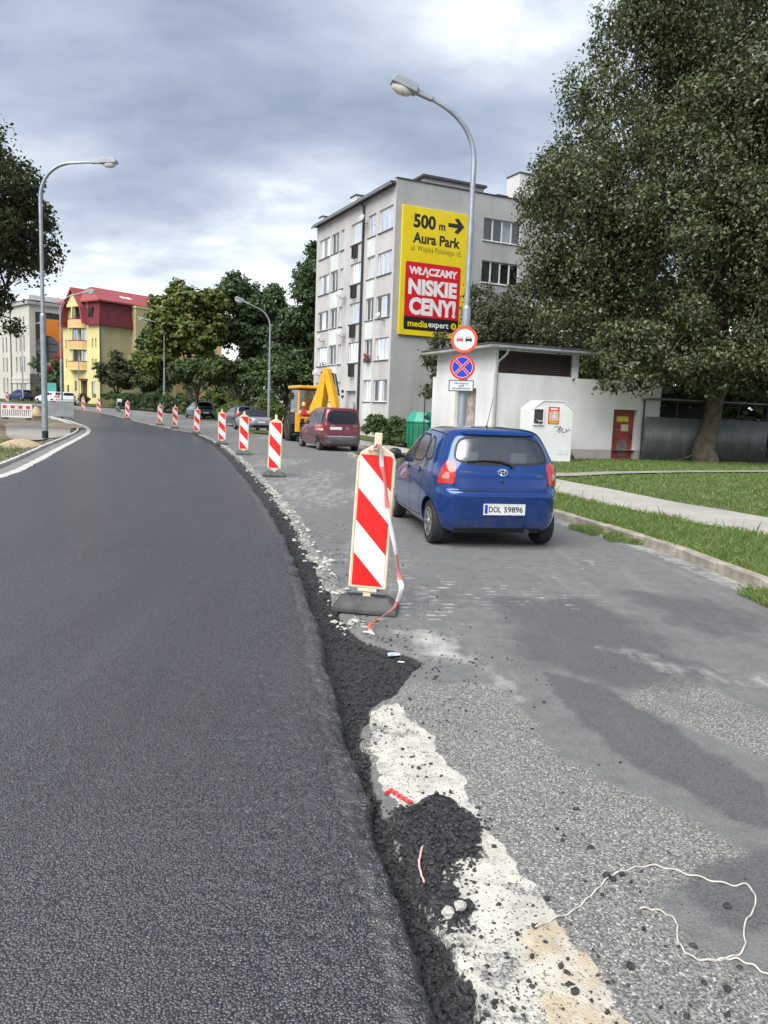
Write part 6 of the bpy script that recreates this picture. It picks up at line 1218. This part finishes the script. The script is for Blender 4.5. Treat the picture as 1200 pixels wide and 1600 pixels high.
def make_car(name, label, cat, loc, head, paint, sx=1.0, sy=1.0, sz=1.0, rows=HATCH, win=HW, wb=1.23, wr=.29, hi=False, lights=True, group=None, ptext=None, rim='silver', plz=.53, glass=None, bumper=None, soft=None, lightpoly=None, tailgate=True):
    root = thing(name, label, cat, loc, R(90) + head, group); S = Shell(scaled(rows, sx, sy, sz), 440 if hi else 140, 8 if hi else 4); pm = MATS[paint]; g = MATS[glass or ('car_glass' if hi else 'dark_glass')]
    rear = sc2(win['rear'], sy, sz); scr = sc2(win['screen'], sy, sz); sides = [sc2(p, sx, sz) for p in win['sides']]; wbx = wb * sx
    if hi:
        S.cut_poly(resample(chaikin(rear), 60), (1, 2), S.cen[:, 0] < -1.0); S.cut_poly(resample(chaikin(scr), 60), (1, 2), S.cen[:, 0] > 0)
        for p in sides: S.cut_poly(resample(chaikin(p, 1), 60), (0, 2), np.abs(S.cen[:, 1]) > .4, .02)
        for x in (wbx, -wbx): S.cut((np.hypot(S.cen[:, 0] - x, S.cen[:, 2] - wr) < wr + .045) & (np.abs(S.cen[:, 1]) > .5))
    zs_ = soft if soft else 9
    S.body('body', pm, root, -9, zs_)
    if soft: S.body('soft_top', MATS['black_plastic'], root, soft, 9); S.cap('roof_centre', MATS['black_plastic'], root)
    else: S.cap('roof_centre', pm, root)
    def glazed(nm, poly, D):
        if poly is None: return
        it = 1 if nm == 'side_window' or sx == sy == 1.0 and not hi else 2
        S.panel('window_seal', poly, *D, .0035, MATS['black_plastic'], root, inner=.028 if hi else .02, soft=it); o = S.panel(nm, inset(resample(chaikin(poly, it), 64), .012), *D, .0015 if hi else .006, g, root, soft=0); return o
    rw = glazed('rear_window', rear, REAR); glazed('windscreen', scr, FRONT)
    for sgn in (1, -1):
        for p in sides: glazed('side_window', p, SIDE[sgn])
        for x in (wbx, -wbx):
            wheel(root, x, sgn * (.735 if hi else .765) * sy, wr, .185, rim, 8)
            if hi: S.panel('arch_lip', circle(x, wr, wr + .075), *SIDE[sgn], .004, pm, root, inner=.032, soft=0)
            else: S.panel('arch_shade', circle(x, wr, wr + .05), *SIDE[sgn], .003, MATS['black_plastic'], root, soft=0)  # dark disc on the uncut body, painting the shade of a wheel well
        if lights:
            lp = lightpoly or [(.40, .845), (.30, .86), (.155, .835), (.175, .95), (.235, 1.08), (.285, 1.115), (.375, 1.10), (.405, .98)]
            d = Vector((1, -sgn * .9, 0)).normalized(); eu = Vector((-d.y, d.x, 0)) * -sgn; base_u = eu.dot(Vector((-1.62 * sx, sgn * .72 * sy, 0)))
            poly = [(base_u + (a - .28) * sx, (b - .97) * 1.08 * sz + .945 * sz) for a, b in lp]; tl = S.panel('tail_light', poly, d, eu, .012, MATS['red_glass'], root)
            cx_ = np.mean([a for a, b in poly]); cz_ = np.mean([b for a, b in poly]); S.panel('reverse_lens', [(cx_ + (a - cx_) * .42, cz_ - .03 + (b - cz_) * .30) for a, b in poly], d, eu, .0155, MATS['clear_lens'], tl)
    ub = MB().box(-1.55 * sx, 1.75 * sx, -.60 * sy, .60 * sy, .19, .42); ub.build('underbody', MATS['black_plastic'], root)
    if hi:
        MB().box(-1.3, 1.3, -.66, .66, .42, .62).build('floor_pan', MATS['interior'], root); MB().box(.62, .95, -.7, .7, .62, .98).build('dashboard', MATS['interior'], root, bevel=.04)
        for y_ in (-.36, .36):
            mb = MB(); mb.box(-.22, .28, y_ - .24, y_ + .24, .50, .66); mb.prism([(-.42, 1.12), (-.30, 1.12), (-.12, .62), (-.26, .62)], y_ - .23, y_ + .23); mb.box(-.46, -.36, y_ - .13, y_ + .13, 1.14, 1.32); mb.build('front_seat', MATS['interior'], root, bevel=.03)
        mb = MB(); mb.prism([(-1.36, 1.06), (-1.26, 1.06), (-1.06, .6), (-1.18, .6)], -.62, .62); mb.box(-1.37, -1.30, -.45, -.22, 1.08, 1.22); mb.box(-1.37, -1.30, .22, .45, 1.08, 1.22); mb.build('rear_seat', MATS['interior'], root, bevel=.025)
        mb = MB(); ring(mb, .15, .18, -.012, .012, 24); mb.v = [tuple(Matrix.Translation((.50, .36, .98)) @ Matrix.Rotation(R(90), 4, 'Z') @ Matrix.Rotation(R(-20), 4, 'X') @ Vector(v)) for v in mb.v]; mb.build('steering_wheel', MATS['black_plastic'], root, True)
    return root, S
car_paint('paint_blue', (.003, .042, .215), .45, .22); car_paint('paint_maroon', (.13, .010, .022), .3, .32); car_paint('paint_silver', (.42, .43, .44), .7, .35); car_paint('paint_grey', (.045, .055, .065), .4, .3); car_paint('paint_teal', (.10, .165, .17), .4, .3); car_paint('paint_white', (.70, .71, .72), .05, .3); car_paint('paint_navy', (.012, .035, .14), .3, .3)
# blue hatchback ---------------------------------------------------------
hd = R(10.5); ra = Vector((1.40, 10.22)); fwd_ = Vector((-math.sin(hd), math.cos(hd))); cc = ra + fwd_ * 1.23
bc, S = make_car('blue_hatchback', 'blue hatchback driving away beside the nearest barrier board', 'car', (cc.x, cc.y, -.022), hd, 'paint_blue', hi=True, sz=1.015)
bk = MATS['black_plastic']
SM = M('seam_dark', (.004, .006, .014), .6)
for sgn in (1, -1):
    D = SIDE[sgn]
    S.seam('door_seam', [(-.165, 1.01), (-.165, .40), (-.14, .30)], *D, .011, SM, bc); S.seam('door_seam', [(.90, .99), (.87, .60), (.82, .32)], *D, .011, SM, bc); S.seam('door_seam', [(-.92, 1.05), (-.93, .86), (-.88, .72), (-.80, .55), (-.76, .32)], *D, .011, SM, bc); S.seam('door_seam', [(.82, .31), (-.76, .31)], *D, .011, SM, bc)
    S.seam('roof_channel', [(.30, 1.42), (-.5, 1.475), (-1.1, 1.455), (-1.3, 1.43)], *D, .014, SM, bc)
    for x_ in (.02, -.70):
        S.panel('handle_recess', circle(x_, .925, .048), *D, .0015, SM, bc, soft=0); p = S.hit((x_, .925), Vector(D[0]), Vector(D[1]), .018); mb = MB(); mb.tube([p + Vector((.075, -.012 * sgn, 0)), p + Vector((.04, .008 * sgn, .004)), p + Vector((-.04, .008 * sgn, .004)), p + Vector((-.075, -.012 * sgn, 0))], .013, 8); mb.build('door_handle', MATS['paint_blue'], bc, True)
    mb = MB(); mb.lathe([(.01, -.10), (.075, -.09), (.10, -.03), (.10, .02), (.07, .07), (.01, .085)], 20, Matrix.Translation((.62, sgn * .93, 1.07)) @ Matrix.Rotation(R(90), 4, 'X') @ Matrix.Diagonal((.55, .85, 1.05, 1))); mi = mb.build('door_mirror', bk, bc, True); mb = MB(); mb.tube([(.64, sgn * .78, 1.03), (.63, sgn * .88, 1.05)], .025, 8); mb.build('mirror_arm', bk, mi, True)
# tailgate: shut lines, wiper, badges, plate
S.seam('tailgate_seam', [(-.70, 1.10), (-.655, .92), (-.615, .80), (-.54, .757), (.54, .757), (.615, .80), (.655, .92), (.70, 1.10)], *REAR, .013, SM, bc); S.seam('bumper_seam', [(-.80, .845), (-.60, .835)], *REAR, .007, SM, bc); S.seam('bumper_seam', [(.80, .845), (.60, .835)], *REAR, .007, SM, bc)
S.panel('spoiler_lip', [(-.50, 1.435), (.50, 1.435), (.47, 1.475), (-.47, 1.475)], *REAR, .028, MATS['paint_blue'], bc)
S.panel('plate_recess', [(-.33, .45), (.33, .45), (.31, .60), (-.31, .60)], *REAR, .001, MATS['paint_blue'], bc); S.panel('lower_valance', [(-.62, .215), (.62, .215), (.56, .275), (-.56, .275)], *REAR, .004, bk, bc)
p = S.hit((0, .525), Vector(REAR[0]), Vector(REAR[1]), .015); plate(bc, p.x - .004, -.02, .525, 'DOL 59896')
pts = [S.hit((y_, z_), Vector(REAR[0]), Vector(REAR[1]), .02) for y_, z_ in ((-.14, 1.045), (-.10, 1.08), (.02, 1.115), (.25, 1.125), (.46, 1.105))]; mb = MB(); mb.tube(pts, [.022, .018, .014, .011, .008], 8); mb.build('wiper', bk, bc, True)
def emblem(parent, S_, y, z, r):
    mb = MB()
    for a, b, dz in ((r, r * .68, 0), (r * .36, r * .66, 0), (r * .70, r * .28, r * .26)):
        pt = [S_.hit((y + a * math.cos(2 * math.pi * k / 28), z + dz + b * math.sin(2 * math.pi * k / 28)), Vector(REAR[0]), Vector(REAR[1]), .008) for k in range(29)]; mb.tube(pt, r * .11, 6, False)
    return mb.build('emblem', MATS['chrome'], parent, True)
emblem(bc, S, 0, .985, .062)
for l, y_, z_, w_, h_ in (('TOYOTA', .49, .985, .15, .021), ('YARIS', -.49, .945, .115, .030)):
    o = fit('badge', l, -w_ / 2, w_ / 2, 0, h_, 'chrome', bc, 0, .012); p = S.hit((y_, z_), Vector(REAR[0]), Vector(REAR[1]), .004); o.location = p; o.rotation_euler = (R(90), 0, R(-90) + (R(-9) if y_ > 0 else R(9)))
p = S.hit((0, .865), Vector(REAR[0]), Vector(REAR[1]), .003); mb = MB(); mb.tube([p, p + Vector((-.008, 0, 0))], .017, 14); mb.build('tailgate_lock', bk, bc, True)
mb = MB(); mb.tube([(-.92, -.0, 1.52), (-.95, 0, 1.56)], [.022, .012], 8); mb.tube([(-.95, 0, 1.555), (-1.16, 0, 1.93)], [.005, .003], 6); mb.build('antenna', bk, bc, True)
mb = MB(); mb.tube([(-1.60, -.35, .25), (-1.78, -.35, .235)], .025, 10); mb.build('exhaust', MATS['dark_metal'], bc, True)
for sgn in (1, -1): S.panel('bumper_reflector', [(sgn * .62 - .05, .345), (sgn * .62 + .05, .345), (sgn * .62 + .05, .365), (sgn * .62 - .05, .365)], *REAR, .003, MATS['paint_blue'], bc)
# maroon van -------------------------------------------------------------
VAN = [(.22, 2.10, -1.92, .80, 4.5, 8), (.34, 2.2, -2.03, .865, 4.2, 8), (.50, 2.22, -2.07, .89, 4.2, 8), (.60, 2.2, -2.055, .895, 4.2, 8), (.72, 2.15, -2.03, .895, 4, 8), (.86, 2.0, -2.025, .89, 4, 8), (.98, 1.62, -2.02, .885, 4.2, 8), (1.08, 1.22, -2.015, .875, 4.5, 8), (1.16, 1.0, -2.0, .86, 5, 8), (1.40, .66, -1.965, .81, 5, 8), (1.62, .33, -1.925, .755, 5, 8), (1.73, .1, -1.885, .715, 4.6, 7), (1.79, -.15, -1.80, .63, 4, 6), (1.83, -.6, -1.35, .35, 3, 4)]
VW = dict(rear=[(-.70, 1.13), (.70, 1.13), (.63, 1.68), (-.63, 1.68)], screen=[(-.70, 1.14), (.70, 1.14), (.60, 1.68), (-.60, 1.68)], sides=[[(.80, 1.13), (-.05, 1.13), (-.05, 1.62), (.25, 1.60)], [(-.13, 1.13), (-.95, 1.13), (-.95, 1.62), (-.13, 1.62)], [(-1.05, 1.13), (-1.80, 1.15), (-1.74, 1.60), (-1.05, 1.62)]])
vh = R(22); va = Vector((-2.08, 32.62)); vf = Vector((-math.sin(vh), math.cos(vh))); vc = va + vf * 1.34
vn, S = make_car('maroon_van', 'maroon leisure van parked beside the yellow excavator', 'van', (vc.x, vc.y, -.045), vh, 'paint_maroon', rows=VAN, win=VW, wb=1.34, wr=.315, lights=False)
for sgn in (1, -1):
    tl = S.panel('tail_light', [(sgn * .86 - .075, .84), (sgn * .86 + .06, .84), (sgn * .86 + .06, 1.09), (sgn * .86 - .06, 1.09)], *REAR, .012, MATS['red_glass'], vn); S.panel('lamp_lens', circle(sgn * .84, .90, .05, 16), *REAR, .016, M('lens_pink', (.75, .42, .38), .2, coat=.6), tl, soft=0)
    S.seam('side_rail', [(-.2, .98), (-1.9, .98)], *SIDE[sgn], .02, SM, vn); S.seam('door_seam', [(-.09, 1.1), (-.09, .35)], *SIDE[sgn], .012, SM, vn); S.seam('door_seam', [(-1.0, 1.1), (-1.0, .7)], *SIDE[sgn], .012, SM, vn)
S.panel('bumper', [(-.93, .33), (.93, .33), (.93, .60), (-.93, .60)], *REAR, .03, M('bumper_grey', (.09, .09, .095), .6, var=.15), vn, pts=90); S.panel('bumper_strip', [(-.92, .605), (.92, .605), (.92, .65), (-.92, .65)], *REAR, .03, MATS['silver'], vn, pts=90)
p = S.hit((0, .93), Vector(REAR[0]), Vector(REAR[1]), .012); plate(vn, p.x, .30, .96, None, 1.0); mb = MB(); ring(mb, .055, .07, -.006, .006, 20); mb.box(-.03, .03, -.003, .003, -.03, .03); o = mb.build('emblem', MATS['chrome'], vn, True); o.location = (p.x - .004, -.18, .96); o.rotation_euler = (0, 0, R(90))
for y_ in (-.55, .45): MB().box(p.x - .004, p.x + .004, y_ - .09, y_ + .09, 1.06, 1.085).build('badge', MATS['chrome'], vn)
for sgn in (1, -1): MB().box(.62, .75, sgn * .90, sgn * 1.06, 1.08, 1.28).build('door_mirror', MATS['black_plastic'], vn, bevel=.03) if sgn > 0 else MB().box(.62, .75, -1.06, -.90, 1.08, 1.28).build('door_mirror', MATS['black_plastic'], vn, bevel=.03)
# other parked cars ---------------------------------------------------------
CAB = [(.20, 2.0, -1.92, .76, 4.5, 5), (.32, 2.12, -2.07, .83, 4.2, 5), (.48, 2.16, -2.13, .86, 4, 5), (.62, 2.12, -2.13, .865, 4, 5), (.75, 1.95, -2.10, .86, 3.8, 5), (.84, 1.5, -2.04, .845, 4, 5), (.90, 1.12, -1.86, .82, 4.4, 5), (.94, .95, -1.45, .77, 4.5, 5), (1.05, .72, -1.25, .72, 4.5, 5), (1.20, .42, -1.02, .65, 4.5, 5), (1.31, .15, -.80, .57, 4, 4.6), (1.37, -.08, -.55, .42, 3.4, 4)]
CW = dict(rear=[(-.42, 1.0), (.42, 1.0), (.36, 1.17), (-.36, 1.17)], screen=[(-.66, .99), (.66, .99), (.52, 1.28), (-.52, 1.28)], sides=[[(.62, .96), (-.35, .97), (-.32, 1.24), (.15, 1.23)], [(-.42, .97), (-.85, .99), (-.72, 1.18), (-.42, 1.23)]])
cb_, S = make_car('silver_cabriolet', 'silver cabriolet with closed black soft top parked by the lamp', 'car', (-9.0, 51.6, terrain(51.6) - .03), R(26), 'paint_silver', rows=CAB, win=CW, wb=1.3, wr=.31, soft=.945, glass='window_glass', lights=False)
for sgn in (1, -1): S.panel('tail_light', [(sgn * .70 - .16, .68), (sgn * .70 + .16, .70), (sgn * .70 + .16, .82), (sgn * .70 - .16, .82)], *REAR, .012, MATS['red_glass'], cb_)
p = S.hit((0, .62), Vector(REAR[0]), Vector(REAR[1]), .012); plate(cb_, p.x, .0, .60, None)
S.panel('bumper', [(-.80, .27), (.80, .27), (.82, .42), (-.82, .42)], *REAR, .012, MATS['black_plastic'], cb_)
ec, S = make_car('estate_car', 'dark grey estate car parked beyond the silver cabriolet', 'car', (-11.0, 57.6, terrain(57.6) - .03), R(28), 'paint_grey', 1.12, 1.03, 1.0, wr=.31)
p = S.hit((0, .6), Vector(REAR[0]), Vector(REAR[1]), .012); plate(ec, p.x, 0, .62, None)
tcar, S = make_car('teal_car', 'teal grey compact car with black tailgate parked by the bushes', 'car', (-17.2, 71.0, terrain(71) - .03), R(30), 'paint_teal', 1.1, 1.07, 1.0, wr=.31); p = S.hit((0, .6), Vector(REAR[0]), Vector(REAR[1]), .012); plate(tcar, p.x, 0, .50, None)
S.panel('tailgate_panel', [(-.70, .78), (.70, .78), (.66, 1.02), (-.66, 1.02)], *REAR, .008, MATS['black_plastic'], tcar); S.panel('bumper', [(-.80, .25), (.80, .25), (.82, .45), (-.82, .45)], *REAR, .012, MATS['black_plastic'], tcar)
for (nm, lb, x, y, h_, pm, a, b, c_) in (('white_hatchback', 'white hatchback parked left of the white estate before the yellow house', -42.3, 97.2, R(62), 'paint_white', 1.1, 1.0, .98), ('white_estate_car', 'white estate car parked by the steps of the yellow house', -39.6, 95.6, R(28), 'paint_white', 1.15, 1.08, 1.0), ('navy_car', 'dark blue car at the far left before the mural building', -49.5, 104.5, R(58), 'paint_navy', 1.1, 1.0, .98)):
    make_car(nm, lb, 'car', (x, y, terrain(y) - .03), h_, pm, a, b, c_)
# teal info board and road works fence at far left
ib = thing('info_board', 'small turquoise board behind the white cars', 'sign', (-45.2, 103.5, terrain(103.5)), R(30)); MB().box(-.9, .9, -.04, .04, 1.2, 2.5).build('panel', M('turquoise', (.12, .50, .48), .5), ib); MB().box(-.8, -.7, -.03, .03, -.2, 1.2).build('leg', MATS['galv'], ib); MB().box(.7, .8, -.03, .03, -.2, 1.2).build('leg', MATS['galv'], ib)
# motorcycle -------------------------------------------------------------------
mc = thing('motorcycle', 'dark motorcycle parked by the hedge near the yellow house', 'motorcycle', (-27.3, 78.5, terrain(78.5)), R(120))
for x_ in (-.68, .68):
    mb = MB(); pt = [(x_ + .29 * math.cos(2 * math.pi * k / 20), 0, .32 + .29 * math.sin(2 * math.pi * k / 20)) for k in range(21)]; mb.tube(pt, .055, 8, False); w_ = mb.build('wheel', MATS['rubber'], mc, True); mb = MB(); mb.tube([(x_, -.03, .32), (x_, .03, .32)], .2, 14); mb.build('rim', MATS['silver'], w_, True)
mb = MB(); mb.prism([(-.5, .35), (.45, .35), (.5, .65), (.25, .95), (-.2, .85), (-.75, .95), (-.85, .85), (-.4, .6)], -.14, .14); mb.build('body', MATS['paint_grey'], mc, bevel=.05); MB().box(-.7, -.05, -.15, .15, .86, .95).build('seat', MATS['rubber'], mc, bevel=.03)
mb = MB(); mb.tube([(.68, 0, .32), (.45, 0, 1.0)], .04, 8); mb.tube([(.42, -.38, 1.08), (.45, 0, 1.02), (.42, .38, 1.08)], .02, 6); mb.build('fork', MATS['dark_metal'], mc, True); mb = MB(); mb.lathe([(.02, -.06), (.1, -.04), (.1, .05), (.02, .08)], 14, Matrix.Translation((.55, 0, .95)) @ Matrix.Rotation(R(90), 4, 'Y')); mb.build('headlight', MATS['chrome'], mc, True); MB().box(-1.0, -.72, -.2, .2, .95, 1.25).build('top_case', MATS['white_paint'], mc, bevel=.04)

# backhoe loader ---------------------------------------------------------------
M('digger', (.76, .37, .018), .42, var=.1, dirt=.2, coat=.2); M('digger_dark', (.02, .02, .022), .55, var=.2); M('rim_yellow', (.70, .40, .03), .5, var=.12, dirt=.3)
bh = thing('backhoe_loader', 'yellow backhoe loader with raised digger arm beside the maroon van', 'excavator', (-4.25, 40.6, -.04), R(90 + 22)); DG, DD = MATS['digger'], MATS['digger_dark']
def big_wheel(x, y, r, w):
    sgn = 1 if y > 0 else -1; mt = Matrix.Translation((x, y, r)) @ Matrix.Rotation(R(-90) * sgn, 4, 'X'); mb = MB(); rr_ = r * .56
    mb.lathe([(rr_, -w / 2), (r * .8, -w / 2), (r * .94, -w * .42), (r * .95, 0), (r * .94, w * .42), (r * .8, w / 2), (rr_, w / 2)], 36, mt); o = mb.build('wheel', MATS['rubber'], bh, True)
    mb = MB()
    for k in range(18):
        for s_ in (-1, 1): mb.box(-.035, .035, 0, w * .5, r * .93, r, mt @ Matrix.Rotation(2 * math.pi * (k + .25 * s_) / 18, 4, 'Z') @ Matrix.Rotation(R(90), 4, 'X') @ Matrix.Rotation(R(35) * s_, 4, 'Z') @ Matrix.Scale(s_, 4, (0, 1, 0)))
    mb.build('tread', MATS['rubber'], o)
    mb = MB(); mb.lathe([(rr_, w / 2 - .02), (rr_ * .95, w / 2 + .004), (rr_ * .86, w / 2 - .06), (rr_ * .5, w / 2 - .10), (rr_ * .35, w / 2 - .03), (.02, w / 2 - .02)], 28, mt); mb.build('rim', MATS['rim_yellow'], o, True)
for s_ in (1, -1): big_wheel(-.35, s_ * .92, .72, .46); big_wheel(1.85, s_ * .88, .50, .34)
MB().box(-1.35, 2.3, -.42, .42, .5, 1.0).build('chassis', DD, bh, bevel=.03); mb = MB(); mb.prism([(.95, 1.0), (2.4, 1.0), (2.4, 1.5), (.95, 1.72)], -.45, .45); mb.build('bonnet', DG, bh, bevel=.05)
for s_ in (1, -1):
    mb = MB(); pt = [(-.35 + .80 * math.cos(a), .72 + .80 * math.sin(a)) for a in [R(15 + 150 * k / 10) for k in range(11)]]; pi_ = [(-.35 + .76 * math.cos(a), .72 + .76 * math.sin(a)) for a in [R(165 - 150 * k / 10) for k in range(11)]]; mb.prism(pt + pi_, min(s_ * .68, s_ * 1.16), max(s_ * .68, s_ * 1.16)); mb.build('mudguard', DD, bh)
# cab
for x_ in (-.95, .85):
    for s_ in (1, -1): mb = MB(); mb.tube([(x_, s_ * .70, 1.1), (x_ * .92, s_ * .64, 2.72)], .05, 6); mb.build('cab_post', DG if x_ < 0 else DD, bh)
MB().box(-1.02, .92, -.72, .72, 1.0, 1.30).build('cab_base', DG, bh, bevel=.04); MB().box(-1.12, .95, -.78, .78, 2.72, 2.88).build('cab_roof', DG, bh, bevel=.06, seg=3); MB().box(-1.0, .9, -.70, .70, 2.655, 2.715).build('roof_lining', DD, bh)
for q, nm in (([(-.93, -.66, 1.32), (-.93, .66, 1.32), (-.88, .60, 2.65), (-.88, -.60, 2.65)], 'rear_window'), ([(-.9, .70, 1.32), (.82, .70, 1.32), (.77, .64, 2.65), (-.85, .64, 2.65)], 'side_window'), ([(-.9, -.70, 1.32), (.82, -.70, 1.32), (.77, -.64, 2.65), (-.85, -.64, 2.65)], 'side_window'), ([(.84, -.66, 1.32), (.84, .66, 1.32), (.79, .60, 2.65), (.79, -.60, 2.65)], 'windscreen')):
    mb = MB(); mb.add(q, [(0, 1, 2, 3)]); mb.build(nm, MATS['car_glass'], bh)
mb = MB(); mb.box(-.35, .15, -.25, .25, 1.31, 1.6); mb.prism([(-.2, 1.6), (.0, 1.6), (.2, 2.25), (.05, 2.25)], -.24, .24); mb.build('seat', M('seat_tan', (.30, .16, .06), .8), bh, bevel=.03)
# backhoe
SWING = Matrix.Translation((-1.75, 0, 0)) @ Matrix.Rotation(R(26), 4, 'Z') @ Matrix.Translation((1.75, 0, 0))
MB().box(-1.62, -1.36, -.95, .95, .45, .95).build('rear_frame', DD, bh, bevel=.02); mb = MB(); mb.prism([(-1.95, .45), (-1.6, .40), (-1.6, 1.25), (-1.75, 1.3), (-1.95, 1.1)], -.22, .22); mb.build('kingpost', DG, bh, bevel=.02)
def arm(name, side, y0, y1, m): mb = MB(); mb.prism(side, y0, y1, 'xz', SWING); return mb.build(name, m, bh, bevel=.025)
arm('boom', [(-1.50, .95), (-1.98, .85), (-2.25, 1.35), (-2.40, 2.2), (-2.52, 3.2), (-2.50, 3.45), (-2.36, 3.52), (-2.24, 3.42), (-1.95, 2.6), (-1.45, 1.75)], -.21, .21, DG)
arm('dipper', [(-2.26, 3.62), (-2.38, 3.76), (-2.62, 3.70), (-2.78, 3.3), (-3.20, 2.2), (-3.46, 1.35), (-3.32, 1.22), (-3.10, 1.35), (-2.82, 2.2), (-2.52, 3.0), (-2.34, 3.3)], -.16, .16, DG)
arm('bucket', [(-3.35, 1.40), (-3.05, 1.42), (-2.55, 1.25), (-2.35, .85), (-2.55, .62), (-2.95, .65), (-3.2, .95)], -.33, .33, DD)
for a, b, r_ in (((-1.75, .0, 1.35), (-2.10, .0, 2.75), .06), ((-2.02, .0, 2.3), (-2.35, .0, 3.72), .055), ((-2.85, .0, 3.45), (-3.35, .0, 1.75), .05)):
    c_ = Vector(a).lerp(Vector(b), .62); off = Vector((-.20 if r_ < .055 else .17, 0, .0)); mb = MB(); mb.tube([Vector(a) + off, c_ + off], r_, 10, True, SWING); y_ = mb.build('ram', DD if r_ < .06 else DG, bh, True); mb = MB(); mb.tube([c_ + off, Vector(b) + off * .4], r_ * .55, 8, True, SWING); mb.build('piston', MATS['chrome'], y_, True)
for k in range(4): mb = MB(); mb.tube([(-1.75, -.2 + .03 * k, 1.25), (-2.2, -.21 + .03 * k, 1.9 + .05 * k), (-2.42, -.2 + .03 * k, 3.0), (-2.75, -.17 + .03 * k, 3.5), (-3.0, -.15, 2.6)], .018, 6, True, SWING); mb.build('hose', DD, bh, True)
for x_, z_ in ((-2.28, 3.5), (-1.8, 1.1), (-3.18, 1.5), (-2.05, 2.3)): mb = MB(); mb.tube([(x_, -.19, z_), (x_, .19, z_)], .06, 12, True, SWING); mb.build('pivot_pin', DD, bh, True)
for s_ in (1, -1):
    MB().box(-1.72, -1.48, min(s_ * .82, s_ * 1.02), max(s_ * .82, s_ * 1.02), .55, 1.5).build('stabiliser', DG, bh, bevel=.02); MB().box(-1.85, -1.38, min(s_ * .72, s_ * 1.12), max(s_ * .72, s_ * 1.12), .38, .46).build('stabiliser_foot', DD, bh)
mb = MB(); mb.prism([(-.22, 0), (.22, 0), (0, .38)], -.012, .0); o = mb.build('warning_triangle', M('tri_red', (.62, .02, .06), .5), bh); o.location = (-1.745, .62, 1.42); o.rotation_euler = (0, 0, R(-90)); mb = MB(); mb.prism([(-.34, .08), (.34, .08), (.28, -.08), (-.28, -.08)], .01, .03); o = mb.build('light_bar', M('bar_pale', (.72, .55, .25), .5), bh); o.location = (-1.75, .62, 1.55); o.rotation_euler = (0, 0, R(-90)); mb = MB(); mb.lathe([(.09, 0), (.09, .14), (.06, .19), (.01, .2)], 14, Matrix.Translation((-1.65, .62, 1.85))); mb.build('beacon', M('beacon_orange', (.75, .40, .15), .3, coat=.6), bh, True)
for s_ in (1, -1): mb = MB(); mb.prism([(.7, 1.1), (.9, 1.45), (2.2, 1.25), (3.0, .45), (2.8, .35), (2.1, 1.0)], min(s_ * .55, s_ * .68), max(s_ * .55, s_ * .68)); mb.build('loader_arm', DG, bh)
mb = MB(); mb.prism([(2.75, .12), (3.55, .10), (3.0, .95), (2.72, .9)], -1.1, 1.1); mb.build('loader_bucket', DD, bh)
mb = MB(); mb.tube([(-.9, .80, 2.3), (-.95, 1.0, 2.35)], .015, 6); mb.box(-.98, -.92, .95, 1.12, 2.15, 2.5); mb.build('side_mirror', DD, bh)

# ------------------------------------------------------------------ road works at the left
def plastic_barrier(label, x, y, rz, n=2):
    root = thing('plastic_barrier', label, 'barrier', (x, y, terrain(y) + .10), rz, 'white plastic barriers'); m = MATS['bin_white']; L_ = 2.0; mb = MB(); mb.box(0, L_, -.03, .03, .92, 1.02); mb.box(0, L_, -.03, .03, .12, .2); mb.box(0, L_, -.03, .03, .64, .70)
    for k in range(15): mb.box(.03 + k * .137, .09 + k * .137, -.018, .018, .2, .64)
    mb.box(0, .07, -.035, .035, .2, .92); mb.box(L_ - .07, L_, -.035, .035, .2, .92); mb.build('frame', m, root, bevel=.008); MB().box(.07, L_ - .07, -.012, .012, .705, .915).build('face_board', m, root)
    for k in range(4): MB().box(.12 + k * .5, .37 + k * .5, -.018, -.0125, .71, .91).build('red_reflector', MATS['sign_red'], root)
    for x_ in (.25, L_ - .25): MB().box(x_ - .1, x_ + .1, -.38, .38, 0, .1).build('foot', MATS['base_rubber'], root, bevel=.02)
    return root
plastic_barrier('white plastic road barrier with red reflectors at the left frame edge', -26.2, 52.5, R(8)); plastic_barrier('white plastic road barrier cut by the left frame edge', -28.3, 52.1, R(8))
gp = thing('grey_panel', 'grey metal fence panel standing behind the plastic barrier', 'fence', (-25.6, 57.6, terrain(57.6) + .1), R(5)); mb = MB(); mb.box(0, 2.2, -.02, .02, .1, 1.15); mb.build('panel', M('panel_grey', (.20, .22, .22), .6, var=.15), gp); mb = MB(); mb.tube([(0, 0, 0), (0, 0, 1.25), (2.2, 0, 1.25), (2.2, 0, 0)], .03, 8); mb.build('frame', MATS['galv'], gp, True); MB().box(-.2, .2, -.35, .35, -.05, .06).build('foot', MATS['black_plastic'], gp)
sb = thing('sand_bag', 'tan sandbag heap at the end of the plastic barrier', 'sandbag', (-24.5, 54.0, terrain(54) + .12), R(20)); mb = MB(); mb.lathe([(.05, 0), (.45, .04), (.5, .2), (.4, .42), (.2, .7), (.05, .85)], 14); mb.build('bag', MATS['sand'], sb, True)
bpy.context.view_layer.update()
